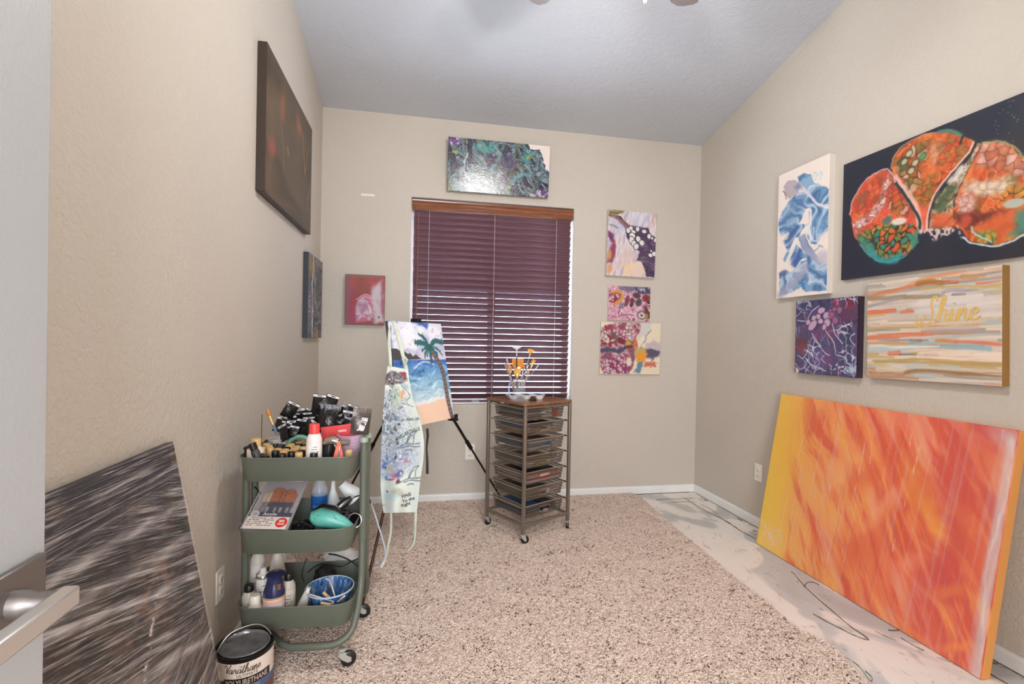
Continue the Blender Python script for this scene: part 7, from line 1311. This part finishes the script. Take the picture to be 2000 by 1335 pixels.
MB().tube([A3(786, 703, 2.262), A3(791, 697, 2.256), A3(796, 703, 2.254), A3(792, 711, 2.254), A3(787, 707, 2.256)], .006, 8, flat=.6).build('strap_knot', STRAPM, apn)
ribbon([A3(764, 1000, 2.26), A3(764, 1020, 2.26), A3(763, 1040, 2.255), A3(758, 1065, 2.25), A3(754, 1085, 2.25), A3(748, 1100, 2.24), A3(744, 1109, 2.235)], .010, 'tie_string', apn, STRAPM); ribbon([A3(812, 998, 2.26), A3(811, 1020, 2.26), A3(810, 1040, 2.26), A3(809, 1055, 2.255), A3(803, 1068, 2.24), A3(795, 1075, 2.235)], .013, 'tie_string', apn, STRAPM, 6, 1.2)
def apx(px, py): v = np.clip((py-714)/287, 0, 1); l_, r_ = edge_at(LEc, v)[0], edge_at(REc, v)[0]; return ap(np.clip((px-l_)/(r_-l_), 0.01, .99), v, .0022)
def aptext(body, x0, y0, x1, y1, size_px, m, arc=0.0, sx=1.0):
    """lettering along a line of the cloth, size in photo pixels"""
    Ln = math.hypot(x1-x0, y1-y0); dx, dy = (x1-x0)/Ln, (y1-y0)/Ln
    def bend(p):
        f = p.x/Ln; return apx(x0+dx*p.x+dy*p.y, y0+dy*p.x-dx*p.y-arc*4*f*(1-f))
    return text(body, size_px, m, apn, None, align='LEFT', bend=bend, ext=0.0, bold=.22, sx=sx)
GRNI = mat('green_lettering', S(40, 84, 62), .6); INKB = mat('blue_black_ink', S(44, 48, 70), .6)
aptext('MARGARITIVILLE', 772, 861, 828, 847, 9.6, GRNI, 3.0, .68).name = 'lettering'
aptext('FINS LEFT', 794, 827, 826, 825, 9.5, INKB, 0.0, .72); aptext('FINS', 784, 967, 802, 965, 9.5, INKB); aptext('To the', 785, 977, 806, 974, 9, INKB); aptext('Right', 783, 986, 806, 981, 9, INKB)

# ================================================================== gallon can by the door side of the cart
KX, KY, KR, KH = .141, 1.688, .0835, .186
can = thing('paint_can', 'one gallon white and blue polyurethane can with a wire handle on the carpet', 'can', (KX, KY, .014))
CANL = mat('can_label_cream', S(214, 200, 186), .35); CANB = mat('can_black_steel', S(36, 34, 34), .25, .6); LIDM = mat('grey_steel_lid', S(120, 118, 120), .22, .55, bump=.5, bscale=22, vary=.35, vscale=26); BLUEL = mat('can_label_blue', S(76, 90, 124), .35); BAND = mat('can_label_black', S(32, 26, 28), .35); BROWNI = mat('brown_black_ink', S(66, 44, 34), .5)
MB().lathe([(0, 0), (KR-.002, 0), (KR+.002, .002), (KR+.002, .007), (KR, .009), (KR, KH-.012), (KR+.002, KH-.009), (KR+.003, KH-.004), (KR+.002, KH), (KR-.004, KH+.001), (KR-.006, KH-.003), (KR-.009, KH-.006), (KR-.012, KH-.006)], 48, cap=False).build('body', CANB, can)
MB().lathe([(KR-.0115, KH-.006), (KR-.010, KH-.001), (KR-.013, KH+.002), (KR-.016, KH-.001), (KR-.018, KH-.005), (0, KH-.005)], 48, cap=False).build('lid', LIDM, can)
A0 = math.atan2(-KY, CAM[0]-KX)+.10
def cf(r, z0): return lambda p: Vector((r*math.cos(A0+p.x/r), r*math.sin(A0+p.x/r), z0+p.y))
def patch(z0, z1, a0, a1, r, m, name, zt=None):
    A_ = np.linspace(a0, a1, 40); return MB().grid([[(r*math.cos(a), r*math.sin(a), (z0, z1)[k] if zt is None or k == 0 else zt(a-A0)) for a in A_] for k in (0, 1)]).build(name, m, can)
patch(.010, KH-.014, A0-PI, A0+PI, KR+.0006, CANL, 'label'); patch(.010, .100, A0-1.6, A0+2.4, KR+.0010, BLUEL, 'blue_band'); patch(.101, .127, A0-.80, A0+.86, KR+.0013, BAND, 'black_banner'); patch(.108, .120, A0-1.6, A0-.8, KR+.0012, BAND, 'black_banner')
mb = MB(); wl_ = script_word('Varathane', .0120, .17, lambda x, y, l: cf(KR+.0016+l, .1445)(Vector((x-.066, y, 0))), mb, .18); A_ = [cf(KR+.0016, .1615)(Vector((x, 0, 0))) for x in (-.022, -.014)]; mb.grid([A_, [a+Vector((0, 0, .0018)) for a in A_]]); mb.build('script_lettering', BROWNI, can, smooth=False)
text('ULTIMATE', .0130, INK, can, None, bend=cf(KR+.0016, .1345)); text('POLYURETHANE', .0230, CANL, can, None, bend=cf(KR+.0020, .1135), bold=.0006, sx=.72); text('WATER BASED', .011, CANL, can, None, bend=cf(KR+.0016, .092))
mb = MB(); mb.grid([[cf(KR+.0014, z)(Vector((x, 0, 0))) for x in np.linspace(.030, .11, 10)] for z in (.050, .078)]); mb.build('wood_swatch', mat('brown_wood_swatch', S(110, 72, 50), .5), can)
for s_ in (-1, 1):
    a = A0+s_*PI/2+.1; d = Vector((math.cos(a), math.sin(a), 0)); MB().tube([d*KR+Vector((0, 0, KH-.045)), d*(KR+.006)+Vector((0, 0, KH-.045))], .010, 14).build('handle_ear', CANB, can)
a = A0+PI/2+.1; d = np.array((math.cos(a), math.sin(a), 0)); bk_ = np.array((-math.sin(A0-PI/2), math.cos(A0-PI/2), 0)); fwd = np.array((math.cos(A0), math.sin(A0), 0)); P = []
for q in np.linspace(-1, 1, 25): P.append(d*(KR+.008)*math.copysign(abs(q)**.85, q)*1.0-fwd*.010*(1-q*q)+np.array((0, 0, KH-.045+.092*(1-abs(q)**2.6)**.8)))
MB().tube(P, .0017, 7).build('wire_handle', mat('bright_handle_wire', S(190, 186, 180), .3, .8), can)
